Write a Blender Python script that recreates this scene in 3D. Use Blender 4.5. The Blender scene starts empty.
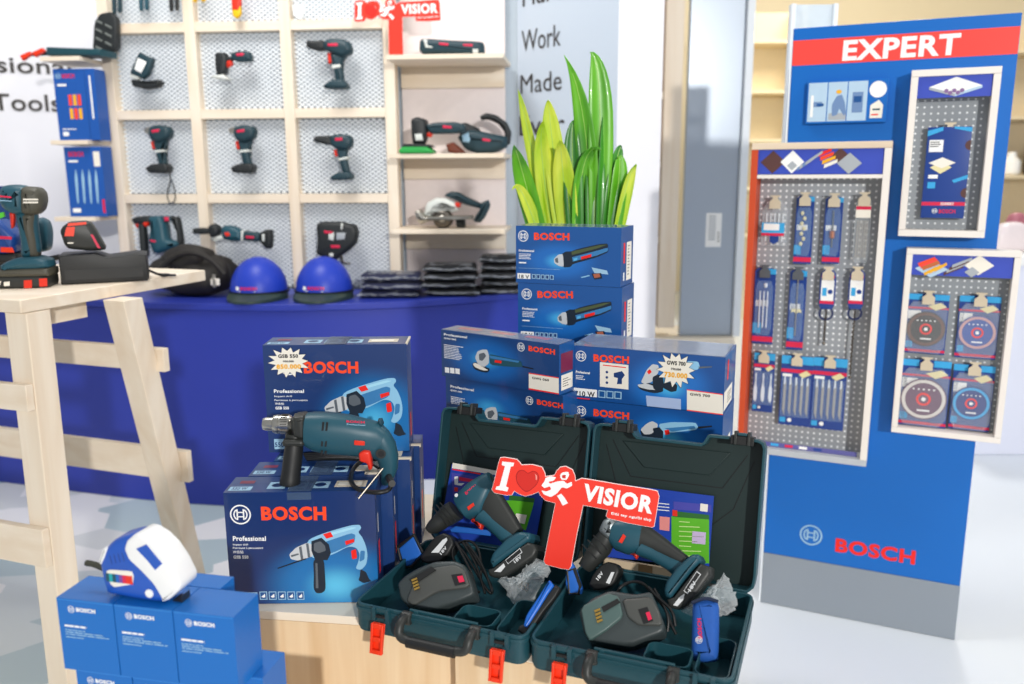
import bpy, bmesh, math, random
from mathutils import Vector, Matrix
random.seed(7)
scene = bpy.context.scene
COL = scene.collection
V = Vector
PI = math.pi
# ------------------------------------------------------------------ camera
CAMH = 1.5
_p, _r = math.radians(11.4), math.radians(-0.3)
FWD = V((0, math.cos(_p), -math.sin(_p)))
_up = V((1, 0, 0)).cross(FWD)
CR = math.cos(_r)*V((1, 0, 0)) + math.sin(_r)*_up
CU = -math.sin(_r)*V((1, 0, 0)) + math.cos(_r)*_up
CO = V((0, 0, CAMH))
cam = bpy.data.cameras.new('camera')
cam.lens = 840/1024*36; cam.sensor_width = 36; cam.clip_start = .05; cam.clip_end = 100
camo = bpy.data.objects.new('camera', cam); COL.objects.link(camo)
camo.matrix_world = Matrix(((CR.x, CU.x, -FWD.x, CO.x), (CR.y, CU.y, -FWD.y, CO.y), (CR.z, CU.z, -FWD.z, CO.z), (0, 0, 0, 1)))
cam.dof.use_dof = True; cam.dof.focus_distance = 1.62; cam.dof.aperture_fstop = 3.2
scene.camera = camo
def ray(px, py): return FWD + (px-512)/840*CR - (py-342)/840*CU
def atz(px, py, z): d = ray(px, py); return CO + d*((z-CAMH)/d.z)
def aty(px, py, y): d = ray(px, py); return CO + d*(y/d.y)
# ------------------------------------------------------------------ materials
def lin(h):
    if isinstance(h, str):
        h = [int(h[i:i+2], 16)/255 for i in (0, 2, 4)]
    return tuple(c/12.92 if c <= .04045 else ((c+.055)/1.055)**2.4 for c in h) + (1,)
MATS = {}
def mat(name, hexc, rough=.5, metal=0, var=.05, scale=30, bump=0, coat=0, alpha=1, trans=0, ior=1.45):
    if name in MATS: return MATS[name]
    m = bpy.data.materials.new(name); m.use_nodes = True
    nt = m.node_tree; b = nt.nodes['Principled BSDF']
    c = lin(hexc)
    tc = nt.nodes.new('ShaderNodeTexCoord'); nz = nt.nodes.new('ShaderNodeTexNoise')
    nz.inputs['Scale'].default_value = scale; nz.inputs['Detail'].default_value = 3
    nt.links.new(tc.outputs['Object'], nz.inputs['Vector'])
    mx = nt.nodes.new('ShaderNodeMix'); mx.data_type = 'RGBA'
    nt.links.new(nz.outputs['Fac'], mx.inputs[0])
    mx.inputs[6].default_value = tuple(max(0, x*(1-var)) for x in c[:3])+(1,)
    mx.inputs[7].default_value = tuple(min(1, x*(1+var)) for x in c[:3])+(1,)
    nt.links.new(mx.outputs[2], b.inputs['Base Color'])
    b.inputs['Roughness'].default_value = rough; b.inputs['Metallic'].default_value = metal
    b.inputs['Coat Weight'].default_value = coat; b.inputs['Alpha'].default_value = alpha
    b.inputs['Transmission Weight'].default_value = trans; b.inputs['IOR'].default_value = ior
    if bump:
        bp = nt.nodes.new('ShaderNodeBump'); bp.inputs['Strength'].default_value = bump
        bp.inputs['Distance'].default_value = .002
        nt.links.new(nz.outputs['Fac'], bp.inputs['Height']); nt.links.new(bp.outputs['Normal'], b.inputs['Normal'])
    MATS[name] = m; return m
def wood(name, c1, c2, axis=(1, 1, .08), scale=14, rough=.55):
    m = bpy.data.materials.new(name); m.use_nodes = True; nt = m.node_tree; b = nt.nodes['Principled BSDF']
    tc = nt.nodes.new('ShaderNodeTexCoord'); mp = nt.nodes.new('ShaderNodeMapping')
    mp.inputs['Scale'].default_value = axis
    nz = nt.nodes.new('ShaderNodeTexNoise'); nz.inputs['Scale'].default_value = scale; nz.inputs['Detail'].default_value = 6
    nz.inputs['Distortion'].default_value = .6
    rp = nt.nodes.new('ShaderNodeValToRGB'); rp.color_ramp.elements[0].position = .3; rp.color_ramp.elements[1].position = .7
    rp.color_ramp.elements[0].color = lin(c1); rp.color_ramp.elements[1].color = lin(c2)
    nt.links.new(tc.outputs['Object'], mp.inputs[0]); nt.links.new(mp.outputs[0], nz.inputs['Vector'])
    nt.links.new(nz.outputs['Fac'], rp.inputs[0]); nt.links.new(rp.outputs[0], b.inputs['Base Color'])
    b.inputs['Roughness'].default_value = rough
    MATS[name] = m; return m
def glow(name, base, hot, cx, cz, rx, rz, p=1.0, rough=.32, mid=None, coat=.3):
    """printed carton face: dark blue ink running into a lighter blue halo around the picture (object coordinates)"""
    if name in MATS: return MATS[name]
    m = bpy.data.materials.new(name); m.use_nodes = True; nt = m.node_tree; b = nt.nodes['Principled BSDF']
    tc = nt.nodes.new('ShaderNodeTexCoord'); mp = nt.nodes.new('ShaderNodeMapping')
    mp.inputs['Location'].default_value = (-cx/rx, 0, -cz/rz); mp.inputs['Scale'].default_value = (1/rx, 0, 1/rz)
    ln = nt.nodes.new('ShaderNodeVectorMath'); ln.operation = 'LENGTH'
    rp = nt.nodes.new('ShaderNodeValToRGB'); rp.color_ramp.interpolation = 'EASE'
    rp.color_ramp.elements[0].color = lin(hot); rp.color_ramp.elements[1].color = lin(base)
    rp.color_ramp.elements[1].position = 1
    if mid: e = rp.color_ramp.elements.new(.45); e.color = lin(mid)
    nt.links.new(tc.outputs['Object'], mp.inputs[0]); nt.links.new(mp.outputs[0], ln.inputs[0])
    nt.links.new(ln.outputs['Value'], rp.inputs[0]); nt.links.new(rp.outputs[0], b.inputs['Base Color'])
    b.inputs['Roughness'].default_value = rough; b.inputs['Coat Weight'].default_value = coat
    MATS[name] = m; return m
def dots(name, base, dot, pitch, r, rough=.4, metal=0):
    m = bpy.data.materials.new(name); m.use_nodes = True; nt = m.node_tree; b = nt.nodes['Principled BSDF']
    tc = nt.nodes.new('ShaderNodeTexCoord'); mp = nt.nodes.new('ShaderNodeMapping'); mp.inputs['Scale'].default_value = (1/pitch, 0, 1/pitch)
    fr = nt.nodes.new('ShaderNodeVectorMath'); fr.operation = 'FRACTION'
    sb = nt.nodes.new('ShaderNodeVectorMath'); sb.operation = 'SUBTRACT'; sb.inputs[1].default_value = (.5, 0, .5)
    ln = nt.nodes.new('ShaderNodeVectorMath'); ln.operation = 'LENGTH'
    lt = nt.nodes.new('ShaderNodeMath'); lt.operation = 'LESS_THAN'; lt.inputs[1].default_value = r/pitch
    mx = nt.nodes.new('ShaderNodeMix'); mx.data_type = 'RGBA'; mx.inputs[6].default_value = lin(base); mx.inputs[7].default_value = lin(dot)
    for a, c in ((tc.outputs['Object'], mp.inputs[0]), (mp.outputs[0], fr.inputs[0]), (fr.outputs[0], sb.inputs[0]), (sb.outputs[0], ln.inputs[0]), (ln.outputs['Value'], lt.inputs[0]), (lt.outputs[0], mx.inputs[0]), (mx.outputs[2], b.inputs['Base Color'])):
        nt.links.new(a, c)
    b.inputs['Roughness'].default_value = rough; b.inputs['Metallic'].default_value = metal
    MATS[name] = m; return m
# palette
WHITE = mat('white_print', 'F4F4F2', .5, var=.01)
CREAM = mat('cream_print', 'EFE9DC', .55, var=.02)
RED = mat('red_print', 'F02218', .45, var=.03)
ORANGE = mat('orange_red_print', 'FF4A1E', .45, var=.03)
YELL = mat('yellow_print', 'F2B01E', .5)
INK = mat('black_ink', '17181A', .5)
GREYP = mat('grey_print', 'A9AFB5', .5)
SKYP = mat('sky_blue_print', '5AB4E6', .45)
PALE = mat('pale_blue_print', '9CC3DC', .45)
NAVY = mat('navy_carton', '145090', .36, var=.05, scale=12, coat=.25)
NAVYD = mat('deep_navy_carton', '153A74', .4, var=.08, scale=12, coat=.2)
BLUEP = mat('blue_print', '1C63B8', .4)
BRIGHT = mat('bright_blue_paint', '0867BE', .35, var=.02, scale=4)
TAPEB = mat('blue_carton', '126ABC', .38, var=.03, scale=10, coat=.1)
BOARD = mat('raw_cardboard_edge', 'D8CDBA', .8, var=.1, scale=60)
KRAFT = mat('kraft_cardboard', 'C7B295', .75, var=.08)
TEAL = mat('teal_tool_plastic', '22505F', .42, var=.06, scale=50, bump=.08)
TEALD = mat('dark_teal_tool_plastic', '173D4C', .42, var=.06, scale=50)
CASE = mat('dark_teal_case_plastic', '1A4650', .45, var=.06, scale=90, bump=.1)
CASEI = mat('green_grey_lid_plastic', '1D2E2D', .4, var=.1, scale=20)
RUB = mat('black_rubber', '1C1D1D', .5, var=.1, scale=80, bump=.1)
RUBG = mat('grey_black_plastic', '2E302E', .45, var=.08, scale=60, bump=.08)
CHG = mat('charger_grey_plastic', '3B4344', .42, var=.06, scale=60, bump=.06)
CHGT = mat('charger_teal_grey', '4C625F', .42, var=.06, scale=60)
STEEL = mat('brushed_steel', 'B9B6AE', .28, 1, var=.1, scale=90)
DSTEEL = mat('dark_steel', '6A655E', .35, 1, var=.12, scale=70)
REDP = mat('red_plastic', 'E2331F', .35, var=.03)
LATCH = mat('orange_red_latch_plastic', 'F03A17', .35, var=.03)
CABLE = mat('black_cable', '111213', .4)
ROY = mat('royal_blue_panel', '2A3AA0', .4, var=.04, scale=3)
HELM = mat('royal_blue_helmet', '1E3CB4', .42, var=.02)
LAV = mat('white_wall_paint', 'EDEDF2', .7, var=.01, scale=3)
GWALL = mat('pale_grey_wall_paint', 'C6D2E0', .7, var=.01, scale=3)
SHEETW = mat('white_powder_coated_steel', 'EAF0F5', .45, var=.01)
PINE = wood('birch_plywood', 'E6D4BC', 'F3E7D5', (1, 1, .1), 16)
PINEH = wood('birch_plywood_across', 'E6D4BC', 'F3E7D5', (.1, 1, 1), 16)
OAK = wood('pale_ash_laminate', 'DDBD93', 'EED7B4', (1, 1, .06), 26)
OAKT = wood('pale_table_laminate', 'E9DCC6', 'F3E9D8', (.12, 1, 1), 14)
FOIL = mat('clear_plastic_film', 'E8EEF0', .12, alpha=.22, coat=.8, bump=.9, scale=50)
FOILP = mat('glossy_clear_wrap', 'C9CFDA', .08, alpha=.35, coat=1, bump=1, scale=40)
# ------------------------------------------------------------------ 2D lettering cache
_tc = {}
def textgeo(s, bold=0.0):
    k = (s, bold)
    if k in _tc: return _tc[k]
    cu = bpy.data.curves.new('t', 'FONT'); cu.body = s; cu.size = 1; cu.resolution_u = 3; cu.offset = bold
    cu.space_character = 1+bold*2.2
    o = bpy.data.objects.new('t', cu); COL.objects.link(o)
    dg = bpy.context.evaluated_depsgraph_get()
    me = bpy.data.meshes.new_from_object(o.evaluated_get(dg))
    vs = [(v.co.x, v.co.y) for v in me.vertices]; fs = [tuple(p.vertices) for p in me.polygons]
    bpy.data.objects.remove(o); bpy.data.curves.remove(cu); bpy.data.meshes.remove(me)
    if not vs: vs = [(0, 0), (1, 0), (1, 1)]; fs = []
    x0 = min(v[0] for v in vs); x1 = max(v[0] for v in vs); y0 = min(v[1] for v in vs); y1 = max(v[1] for v in vs)
    _tc[k] = (vs, fs, x0, x1, y0, y1); return _tc[k]
class Fr:
    """flat working frame: point(x, y, z) = o + x*u + y*v + z*n"""
    def __init__(s, o, u, v, n=None):
        s.o = V(o); s.u = V(u); s.v = V(v); s.n = V(n) if n is not None else s.u.cross(s.v).normalized()
    def p(s, x, y, z=0): return s.o + s.u*x + s.v*y + s.n*z
    def sub(s, x, y, z=0, a=0, k=1):
        c, q = math.cos(a), math.sin(a)
        return Fr(s.p(x, y, z), (s.u*c+s.v*q)*k, (-s.u*q+s.v*c)*k, s.n*k)
XZ = Fr((0, 0, 0), (1, 0, 0), (0, 0, 1))            # n = -Y, towards the viewer
def pxf(ox, oy, s): return Fr((-ox*s, 0, oy*s), (s, 0, 0), (0, 0, -s), (0, -s, 0))   # picture-like frame: y runs down, z towards viewer
def chaikin(pts, it=2, closed=True, r0=.25):
    for _k in range(it):
        r_ = r0 if _k == 0 else .25
        o = []
        n = len(pts)
        for i in range(n if closed else n-1):
            a, b = V(pts[i]), V(pts[(i+1) % n])
            o += [a*(1-r_)+b*r_, a*r_+b*(1-r_)]
        if not closed: o = [V(pts[0])]+o+[V(pts[-1])]
        pts = o
    return [tuple(p) for p in pts]
def area2(p): return sum(p[i][0]*p[(i+1) % len(p)][1]-p[(i+1) % len(p)][0]*p[i][1] for i in range(len(p)))
def inset(pts, d):
    if area2(pts) < 0: d = -d
    n = len(pts); o = []
    for i in range(n):
        a, b, c = pts[i-1], pts[i], pts[(i+1) % n]
        e1 = V((b[0]-a[0], b[1]-a[1])); e2 = V((c[0]-b[0], c[1]-b[1]))
        if e1.length < 1e-9 or e2.length < 1e-9: o.append(b); continue
        e1.normalize(); e2.normalize()
        n1 = V((-e1.y, e1.x)); n2 = V((-e2.y, e2.x)); m = n1+n2
        if m.length < 1e-6: m = n1
        m.normalize(); k = d/max(.5, m.dot(n1))
        o.append((b[0]+m.x*k, b[1]+m.y*k))
    return o
class MB:
    def __init__(s): s.v = []; s.f = []; s.m = []; s.ms = []
    def mi(s, m):
        if m not in s.ms: s.ms.append(m)
        return s.ms.index(m)
    def add(s, m, vs, fs):
        b = len(s.v); i = s.mi(m); s.v += [tuple(x) for x in vs]
        for f in fs: s.f.append(tuple(b+k for k in f)); s.m.append(i)
        return s
    def box(s, m, x0, x1, y0, y1, z0, z1, top=None, faces=None):
        vs = [(x, y, z) for z in (z0, z1) for y in (y0, y1) for x in (x0, x1)]
        return s.add(m, vs, [(0, 1, 3, 2), (4, 5, 7, 6), (0, 1, 5, 4), (2, 3, 7, 6), (0, 2, 6, 4), (1, 3, 7, 5)])
    def fbox(s, m, fr, x0, x1, y0, y1, z0, z1):
        vs = [fr.p(x, y, z) for z in (z0, z1) for y in (y0, y1) for x in (x0, x1)]
        return s.add(m, vs, [(0, 1, 3, 2), (4, 5, 7, 6), (0, 1, 5, 4), (2, 3, 7, 6), (0, 2, 6, 4), (1, 3, 7, 5)])
    def bar(s, m, a, b, w, t, up=(0, 0, 1)):
        a, b = V(a), V(b); d = (b-a).normalized(); x = d.cross(V(up)).normalized(); y = x.cross(d)
        vs = [q+x*i*w/2+y*j*t/2 for q in (a, b) for i, j in ((-1, -1), (1, -1), (1, 1), (-1, 1))]
        return s.add(m, vs, [(0, 1, 2, 3), (4, 5, 6, 7), (0, 1, 5, 4), (1, 2, 6, 5), (2, 3, 7, 6), (3, 0, 4, 7)])
    def flat(s, m, fr, pts, z=.0003, sm=0):
        if sm: pts = chaikin(pts, sm, True, .13 if sm == 1 else .2)
        return s.add(m, [fr.p(x, y, z) for x, y in pts], [tuple(range(len(pts)))])
    def rect(s, m, fr, x0, y0, x1, y1, z=.0003): return s.flat(m, fr, [(x0, y0), (x1, y0), (x1, y1), (x0, y1)], z)
    def disc(s, m, fr, x, y, r, z=.0003, n=20, ry=None):
        ry = ry or r
        return s.flat(m, fr, [(x+r*math.cos(2*PI*i/n), y+ry*math.sin(2*PI*i/n)) for i in range(n)], z)
    def ring(s, m, fr, x, y, r, r2, z=.0003, n=28, a0=0, a1=2*PI):
        full = abs(a1-a0-2*PI) < 1e-6; k = n if full else n+1; vs = []
        for i in range(k):
            a = a0+(a1-a0)*i/n; vs += [fr.p(x+r*math.cos(a), y+r*math.sin(a), z), fr.p(x+r2*math.cos(a), y+r2*math.sin(a), z)]
        fs = [(2*i, 2*i+1, (2*i+3) % (2*k), (2*i+2) % (2*k)) for i in range(n)]
        return s.add(m, vs, fs)
    def text(s, m, st, fr, x, y, h, w=None, bold=0.0, z=.0004, flip=False, depth=0, shear=0, anchor='l'):
        vs, fs, x0, x1, y0, y1 = textgeo(st, bold)
        k = h/(y1-y0); kx = (w/(x1-x0)) if w else k
        if anchor == 'c': x = x-(x1-x0)*kx/2
        g = -1 if flip else 1
        P = [fr.p(x+(a-x0)*kx+shear*(b-y0)*k, y+g*(b-y0)*k, z+depth) for a, b in vs]
        s.add(m, P, fs)
        if depth:
            ed = {}
            for f in fs:
                for i in range(len(f)):
                    e = (f[i], f[(i+1) % len(f)]); ed[e] = 1
            n = len(vs)
            P2 = P+[fr.p(x+(a-x0)*kx+shear*(b-y0)*k, y+g*(b-y0)*k, z) for a, b in vs]
            s.add(m, P2, [(a, b, b+n, a+n) for a, b in ed if (b, a) not in ed])
        return s
    def logo(s, m, fr, x, y, r, z=.0004, flip=1):
        s.ring(m, fr, x, y, r, r*.86, z)
        a = .9
        s.ring(m, fr, x, y, r*.68, r*.55, z, 8, -a, a); s.ring(m, fr, x, y, r*.68, r*.55, z, 8, PI-a, PI+a)
        for q in (-1, 1): s.rect(m, fr, x+q*r*.30-r*.07, y-r*.55, x+q*r*.30+r*.07, y+r*.55, z)
        for q in (-1, 1): s.rect(m, fr, x-r*.3, y+q*r*.22-r*.06, x+r*.3, y+q*r*.22+r*.06, z)
        return s
    def puff(s, m, fr, pts, h, rnd=None, sm=2, z0=0, k=3):
        """body from a side outline with real thickness (half thickness h) and rounded edges of radius rnd"""
        if sm: pts = chaikin(pts, sm, True, .13 if sm == 1 else .18)
        rnd = h*.6 if rnd is None else rnd
        rz = min(rnd, h); L = []
        for i in range(k+1):
            a = PI/2*(1-i/k); L.append((rnd*(1-math.cos(a)), -h+rz*(1-math.sin(a))))
        L = L+[(d, -z) for d, z in reversed(L)]
        n = len(pts); b0 = []
        for d, z in L: b0 += [fr.p(x, y, z0+z) for x, y in (inset(pts, d) if d > 1e-9 else pts)]
        fs = [tuple(range(n)), tuple(range((len(L)-1)*n, len(L)*n))]
        for j in range(len(L)-1):
            for i in range(n): fs.append((j*n+i, j*n+(i+1) % n, (j+1)*n+(i+1) % n, (j+1)*n+i))
        return s.add(m, b0, fs)
    def loft(s, m, rows, n=20, e=2.4, y0=0):
        """rounded body through rows of (upper outline point, lower outline point, half thickness)"""
        vs = []; k = len(rows)
        c_ = lambda v: math.copysign(abs(v)**(2/e), v) if abs(v) > 1e-9 else 0
        for tp, bt, d in rows:
            cx, cz = (tp[0]+bt[0])/2, (tp[1]+bt[1])/2; hx, hz = (tp[0]-bt[0])/2, (tp[1]-bt[1])/2
            for i in range(n):
                q = 2*PI*i/n; a, g = c_(math.cos(q)), c_(math.sin(q)); vs.append((cx+hx*a, y0+d*g, cz+hz*a))
        fs = [(j*n+i, j*n+(i+1) % n, (j+1)*n+(i+1) % n, (j+1)*n+i) for j in range(k-1) for i in range(n)]+[tuple(range(n)), tuple(range((k-1)*n, k*n))]
        return s.add(m, vs, fs)
    def slab(s, m, fr, pts, z0, z1, sm=0):
        if sm: pts = chaikin(pts, sm)
        n = len(pts); vs = [fr.p(x, y, z0) for x, y in pts]+[fr.p(x, y, z1) for x, y in pts]
        return s.add(m, vs, [tuple(range(n)), tuple(range(n, 2*n))]+[(i, (i+1) % n, n+(i+1) % n, n+i) for i in range(n)])
    def lathe(s, m, a, d, prof, n=20, up=(0, .1, 1), cap=True):
        """profile [(distance along d, radius)] turned about the axis from a along d"""
        a = V(a); d = V(d).normalized(); x = d.cross(V(up)).normalized(); y = d.cross(x); vs = []; k = len(prof)
        for t, r in prof:
            for i in range(n):
                q = 2*PI*i/n; vs.append(a+d*t+(x*math.cos(q)+y*math.sin(q))*r)
        fs = [(j*n+i, j*n+(i+1) % n, (j+1)*n+(i+1) % n, (j+1)*n+i) for j in range(k-1) for i in range(n)]
        if cap: fs += [tuple(range(n)), tuple(range((k-1)*n, k*n))]
        return s.add(m, vs, fs)
    def flathe(s, m, fr, a, b, prof, n=20):
        """lathe between frame points a and b; profile t in 0..1 and r in frame units"""
        A, B = fr.p(*a), fr.p(*b); L = (B-A).length; k = fr.u.length
        return s.lathe(m, A, B-A, [(t*L, r*k) for t, r in prof], n)
    def tube(s, m, pts, r, n=8, fr=None, sm=2, cap=True):
        if sm: pts = chaikin(pts, sm, False)
        P = [fr.p(*p) for p in pts] if fr else [V(p) for p in pts]
        if fr: r = [q*fr.u.length for q in r] if isinstance(r, (list, tuple)) else r*fr.u.length
        k = len(P); R = [r[0]+(r[1]-r[0])*i/(k-1) for i in range(k)] if isinstance(r, (list, tuple)) else [r]*k
        vs = []; ref = None
        for i in range(k):
            t = (P[min(i+1, k-1)]-P[max(i-1, 0)])
            if t.length < 1e-9: t = V((0, 0, 1))
            t.normalize()
            if ref is None: ref = t.orthogonal().normalized()
            ref = (ref-t*ref.dot(t));
            ref = ref.normalized() if ref.length > 1e-6 else t.orthogonal().normalized()
            y = t.cross(ref)
            for j in range(n): q = 2*PI*j/n; vs.append(P[i]+(ref*math.cos(q)+y*math.sin(q))*R[i])
        fs = [(j*n+i, j*n+(i+1) % n, (j+1)*n+(i+1) % n, (j+1)*n+i) for j in range(k-1) for i in range(n)]
        if cap: fs += [tuple(range(n)), tuple(range((k-1)*n, k*n))]
        return s.add(m, vs, fs)
    def build(s, name, parent=None, loc=None, rot=0, mw=None, bev=0, sharp=35, smooth=True):
        me = bpy.data.meshes.new(name); me.from_pydata([tuple(x) for x in s.v], [], s.f)
        for m in s.ms: me.materials.append(m)
        me.polygons.foreach_set('material_index', s.m)
        bm = bmesh.new(); bm.from_mesh(me); bmesh.ops.recalc_face_normals(bm, faces=bm.faces); bm.to_mesh(me); bm.free()
        if smooth:
            me.polygons.foreach_set('use_smooth', [True]*len(me.polygons)); me.set_sharp_from_angle(angle=math.radians(sharp))
        me.update()
        o = bpy.data.objects.new(name, me); COL.objects.link(o)
        if parent: o.parent = parent
        if mw is not None: o.matrix_world = mw
        elif loc is not None: o.location = loc; o.rotation_euler = (0, 0, rot)
        if bev:
            b = o.modifiers.new('bevel', 'BEVEL'); b.width = bev; b.segments = 2; b.limit_method = 'ANGLE'; b.angle_limit = math.radians(50)
        return o
def tag(o, label, cat, group=None, kind=None):
    o['label'] = label; o['category'] = cat
    if group: o['group'] = group
    if kind: o['kind'] = kind
    return o
def struct(o): o['kind'] = 'structure'; return o
def plabel(o, l): o['label'] = l; return o
def thing(name, label, cat, loc=(0, 0, 0), rot=0, group=None, mw=None):
    o = bpy.data.objects.new(name, None); COL.objects.link(o); o.empty_display_size = .02
    if mw is not None: o.matrix_world = mw
    else: o.location = loc; o.rotation_euler = (0, 0, rot)
    return tag(o, label, cat, group)
def frame_mw(o, X, Z):
    """matrix with given origin, local X direction and approximate local Z (up) direction; local Y points away from the viewer"""
    X = V(X).normalized(); Z = V(Z); Z = (Z-X*Z.dot(X)).normalized(); Y = Z.cross(X)
    return Matrix(((X.x, Y.x, Z.x, o[0]), (X.y, Y.y, Z.y, o[1]), (X.z, Y.z, Z.z, o[2]), (0, 0, 0, 1)))
def copy_tree(src, label=None, loc=None, rot=None, group=None, mw=None):
    def rec(o, par):
        c = o.copy(); COL.objects.link(c)
        if par is not None: c.parent = par
        for ch in [x for x in o.children]: rec(ch, c)
        return c
    r = rec(src, None)
    if label: r['label'] = label
    if group: r['group'] = group
    if mw is not None: r.matrix_world = mw
    else:
        if loc is not None: r.location = loc
        if rot is not None: r.rotation_euler = (0, 0, rot)
    return r
def on_plane(px, py, o, n):
    """where the line of sight through a picture point meets the plane (o, n)"""
    d = ray(px, py); n = V(n); return CO + d*((V(o)-CO).dot(n)/d.dot(n))
def scribble(mb, m, fr, x, y, w, n, h=.0022, gap=.0048, s=1, flip=False, seed=1):
    """rows of print too small to read, broken into words"""
    r = random.Random(seed)
    for i in range(n):
        yy = y-(i*gap)*(-1 if flip else 1); xx = x; end = x+w*r.uniform(.6, 1)
        while xx < end:
            l = r.uniform(.06, .22)*w
            mb.rect(m, fr, xx, yy, min(xx+l, end), yy+h, .0004); xx += l+.025*w
# =================================================================== SETTING
def floor_mat():
    m = bpy.data.materials.new('printed_vinyl_floor'); m.use_nodes = True; nt = m.node_tree; b = nt.nodes['Principled BSDF']
    tc = nt.nodes.new('ShaderNodeTexCoord'); mp = nt.nodes.new('ShaderNodeMapping'); mp.inputs['Scale'].default_value = (.9, 1.5, 1); mp.inputs['Rotation'].default_value = (0, 0, .6)
    vo = nt.nodes.new('ShaderNodeTexVoronoi'); vo.distance = 'MANHATTAN'; vo.inputs['Scale'].default_value = 2.3
    rp = nt.nodes.new('ShaderNodeValToRGB'); rp.color_ramp.interpolation = 'CONSTANT'
    e = rp.color_ramp.elements; e[0].color = lin('F2F2F0'); e[1].color = lin('D6DEDE'); e[1].position = .42
    for p, c in ((.55, 'F2F2F0'), (.66, 'B9CACD'), (.8, 'DADDDB')):
        q = e.new(p); q.color = lin(c)
    sp = nt.nodes.new('ShaderNodeSeparateColor')
    for a, c in ((tc.outputs['Object'], mp.inputs[0]), (mp.outputs[0], vo.inputs['Vector']), (vo.outputs['Color'], sp.inputs[0]), (sp.outputs[0], rp.inputs[0]), (rp.outputs[0], b.inputs['Base Color'])): nt.links.new(a, c)
    b.inputs['Roughness'].default_value = .35; return m
FLM = floor_mat()
FLW = mat('white_laminate_floor', 'E6ECF2', .3, var=.02, scale=2)
b = MB(); b.box(FLM, -6, -.3, -1, 12, -.05, 0); b.box(FLW, -.3, 9, -1, 12, -.05, 0)
struct(b.build('floor'))
# back wall behind the display grid, angled walls left and right
GO = V((-2.16, 4.24, 0)); GA = math.radians(-5.1); GU = V((math.cos(GA), math.sin(GA), 0)); GN = V((math.sin(GA), -math.cos(GA), 0))
def gp(px, py, off=0):
    p = on_plane(px, py, GO+GN*off, GN); d = p-GO; return d.dot(GU), p.z
b = MB(); b.box(mat('blue_grey_wall_shade', 'B4C1CC', .7), gp(106, 115)[0], 2.185, .17, .25, 0, 3.4); struct(b.build('wall_back', loc=GO, rot=GA))  # blue-grey colour paints the shade on the white wall behind the mesh
wl0 = V((-2.2, 4.78, 0)); wl1 = V((-5.2, 3.6, 0)); al = math.atan2(wl0.y-wl1.y, wl0.x-wl1.x); LL = (wl0-wl1).length
LF = Fr(wl1, (math.cos(al), math.sin(al), 0), (0, 0, 1))
b = MB(); b.box(LAV, 0, LL+.4, 0, .08, 0, 3.4); struct(b.build('wall_left', loc=wl1, rot=al))
def lw(px, py): p = on_plane(px, py, wl1, LF.n); d = p-wl1; return d.dot(LF.u), p.z
DK = mat('dark_cut_lettering', '3A3634', .5)
t = tag(bpy.data.objects.new('wall_lettering', None), 'dark cut-out words ending in onal and Tools on the white left wall', 'lettering'); COL.objects.link(t); t.location = wl1; t.rotation_euler = (0, 0, al)
for st, px, py, h in (('Professional', 72, 75, .08), ('Power Tools', 61, 108, .085)):
    x, z = lw(px, py); k = h; b = MB()
    vs = textgeo(st, .012); w = (vs[3]-vs[2])*h/(textgeo('T', .012)[5]-textgeo('T', .012)[4])*(1.36 if 'f' in st else 1.14)
    b.text(DK, st, XZ, x-w, z-(0.02 if 'f' not in st else 0), (vs[5]-vs[4])*h/.7, w, .012, 0.001, depth=.006); b.build('word', t)
# right side wall with the words, end face towards the viewer
W0 = V((.032, 4.20, 0)); W1 = V((.455, 3.72, 0)); wa = math.atan2(W1.y-W0.y, W1.x-W0.x); WLn = (W1-W0).length
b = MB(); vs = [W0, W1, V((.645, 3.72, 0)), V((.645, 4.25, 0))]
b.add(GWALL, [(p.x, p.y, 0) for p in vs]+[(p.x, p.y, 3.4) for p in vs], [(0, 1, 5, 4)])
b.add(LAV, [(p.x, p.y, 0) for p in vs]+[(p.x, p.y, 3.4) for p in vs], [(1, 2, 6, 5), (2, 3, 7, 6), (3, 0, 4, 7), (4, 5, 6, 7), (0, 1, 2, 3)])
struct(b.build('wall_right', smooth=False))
RW = Fr(W0, (math.cos(wa), math.sin(wa), 0), (0, 0, 1))
def rw(px, py): p = on_plane(px, py, W0, RW.n); d = p-W0; return d.dot(RW.u), p.z
slog = tag(bpy.data.objects.new('wall_slogan', None), 'dark words Hard Work Made Ever on the pale side wall above the plant', 'lettering'); COL.objects.link(slog); slog.location = W0; slog.rotation_euler = (0, 0, wa)
RL = Fr((0, 0, 0), (1, 0, 0), (0, 0, 1))
for st, l, r_, t, bo in (('Hard', (523, 7), (564, 0), -18, 6), ('Work', (522, 52), (561, 44), 31, 50), ('Made', (521, 94), (562, 87), 75, 92), ('Ever', (520, 136), (565, 128), 116, 134)):
    x0, z0 = rw(*l); x1, _ = rw(*r_); _, z1 = rw(523, t)
    b = MB(); b.text(DK, st, RL, x0, z0, z1-z0, x1-x0, .0, .003); b.build('word', slog)
# low white dais behind the boxes
b = MB(); b.box(FLW, -.62, .55, 3.02, 3.45, 0.001, .2); struct(b.build('trim_1', bev=.004))
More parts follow.
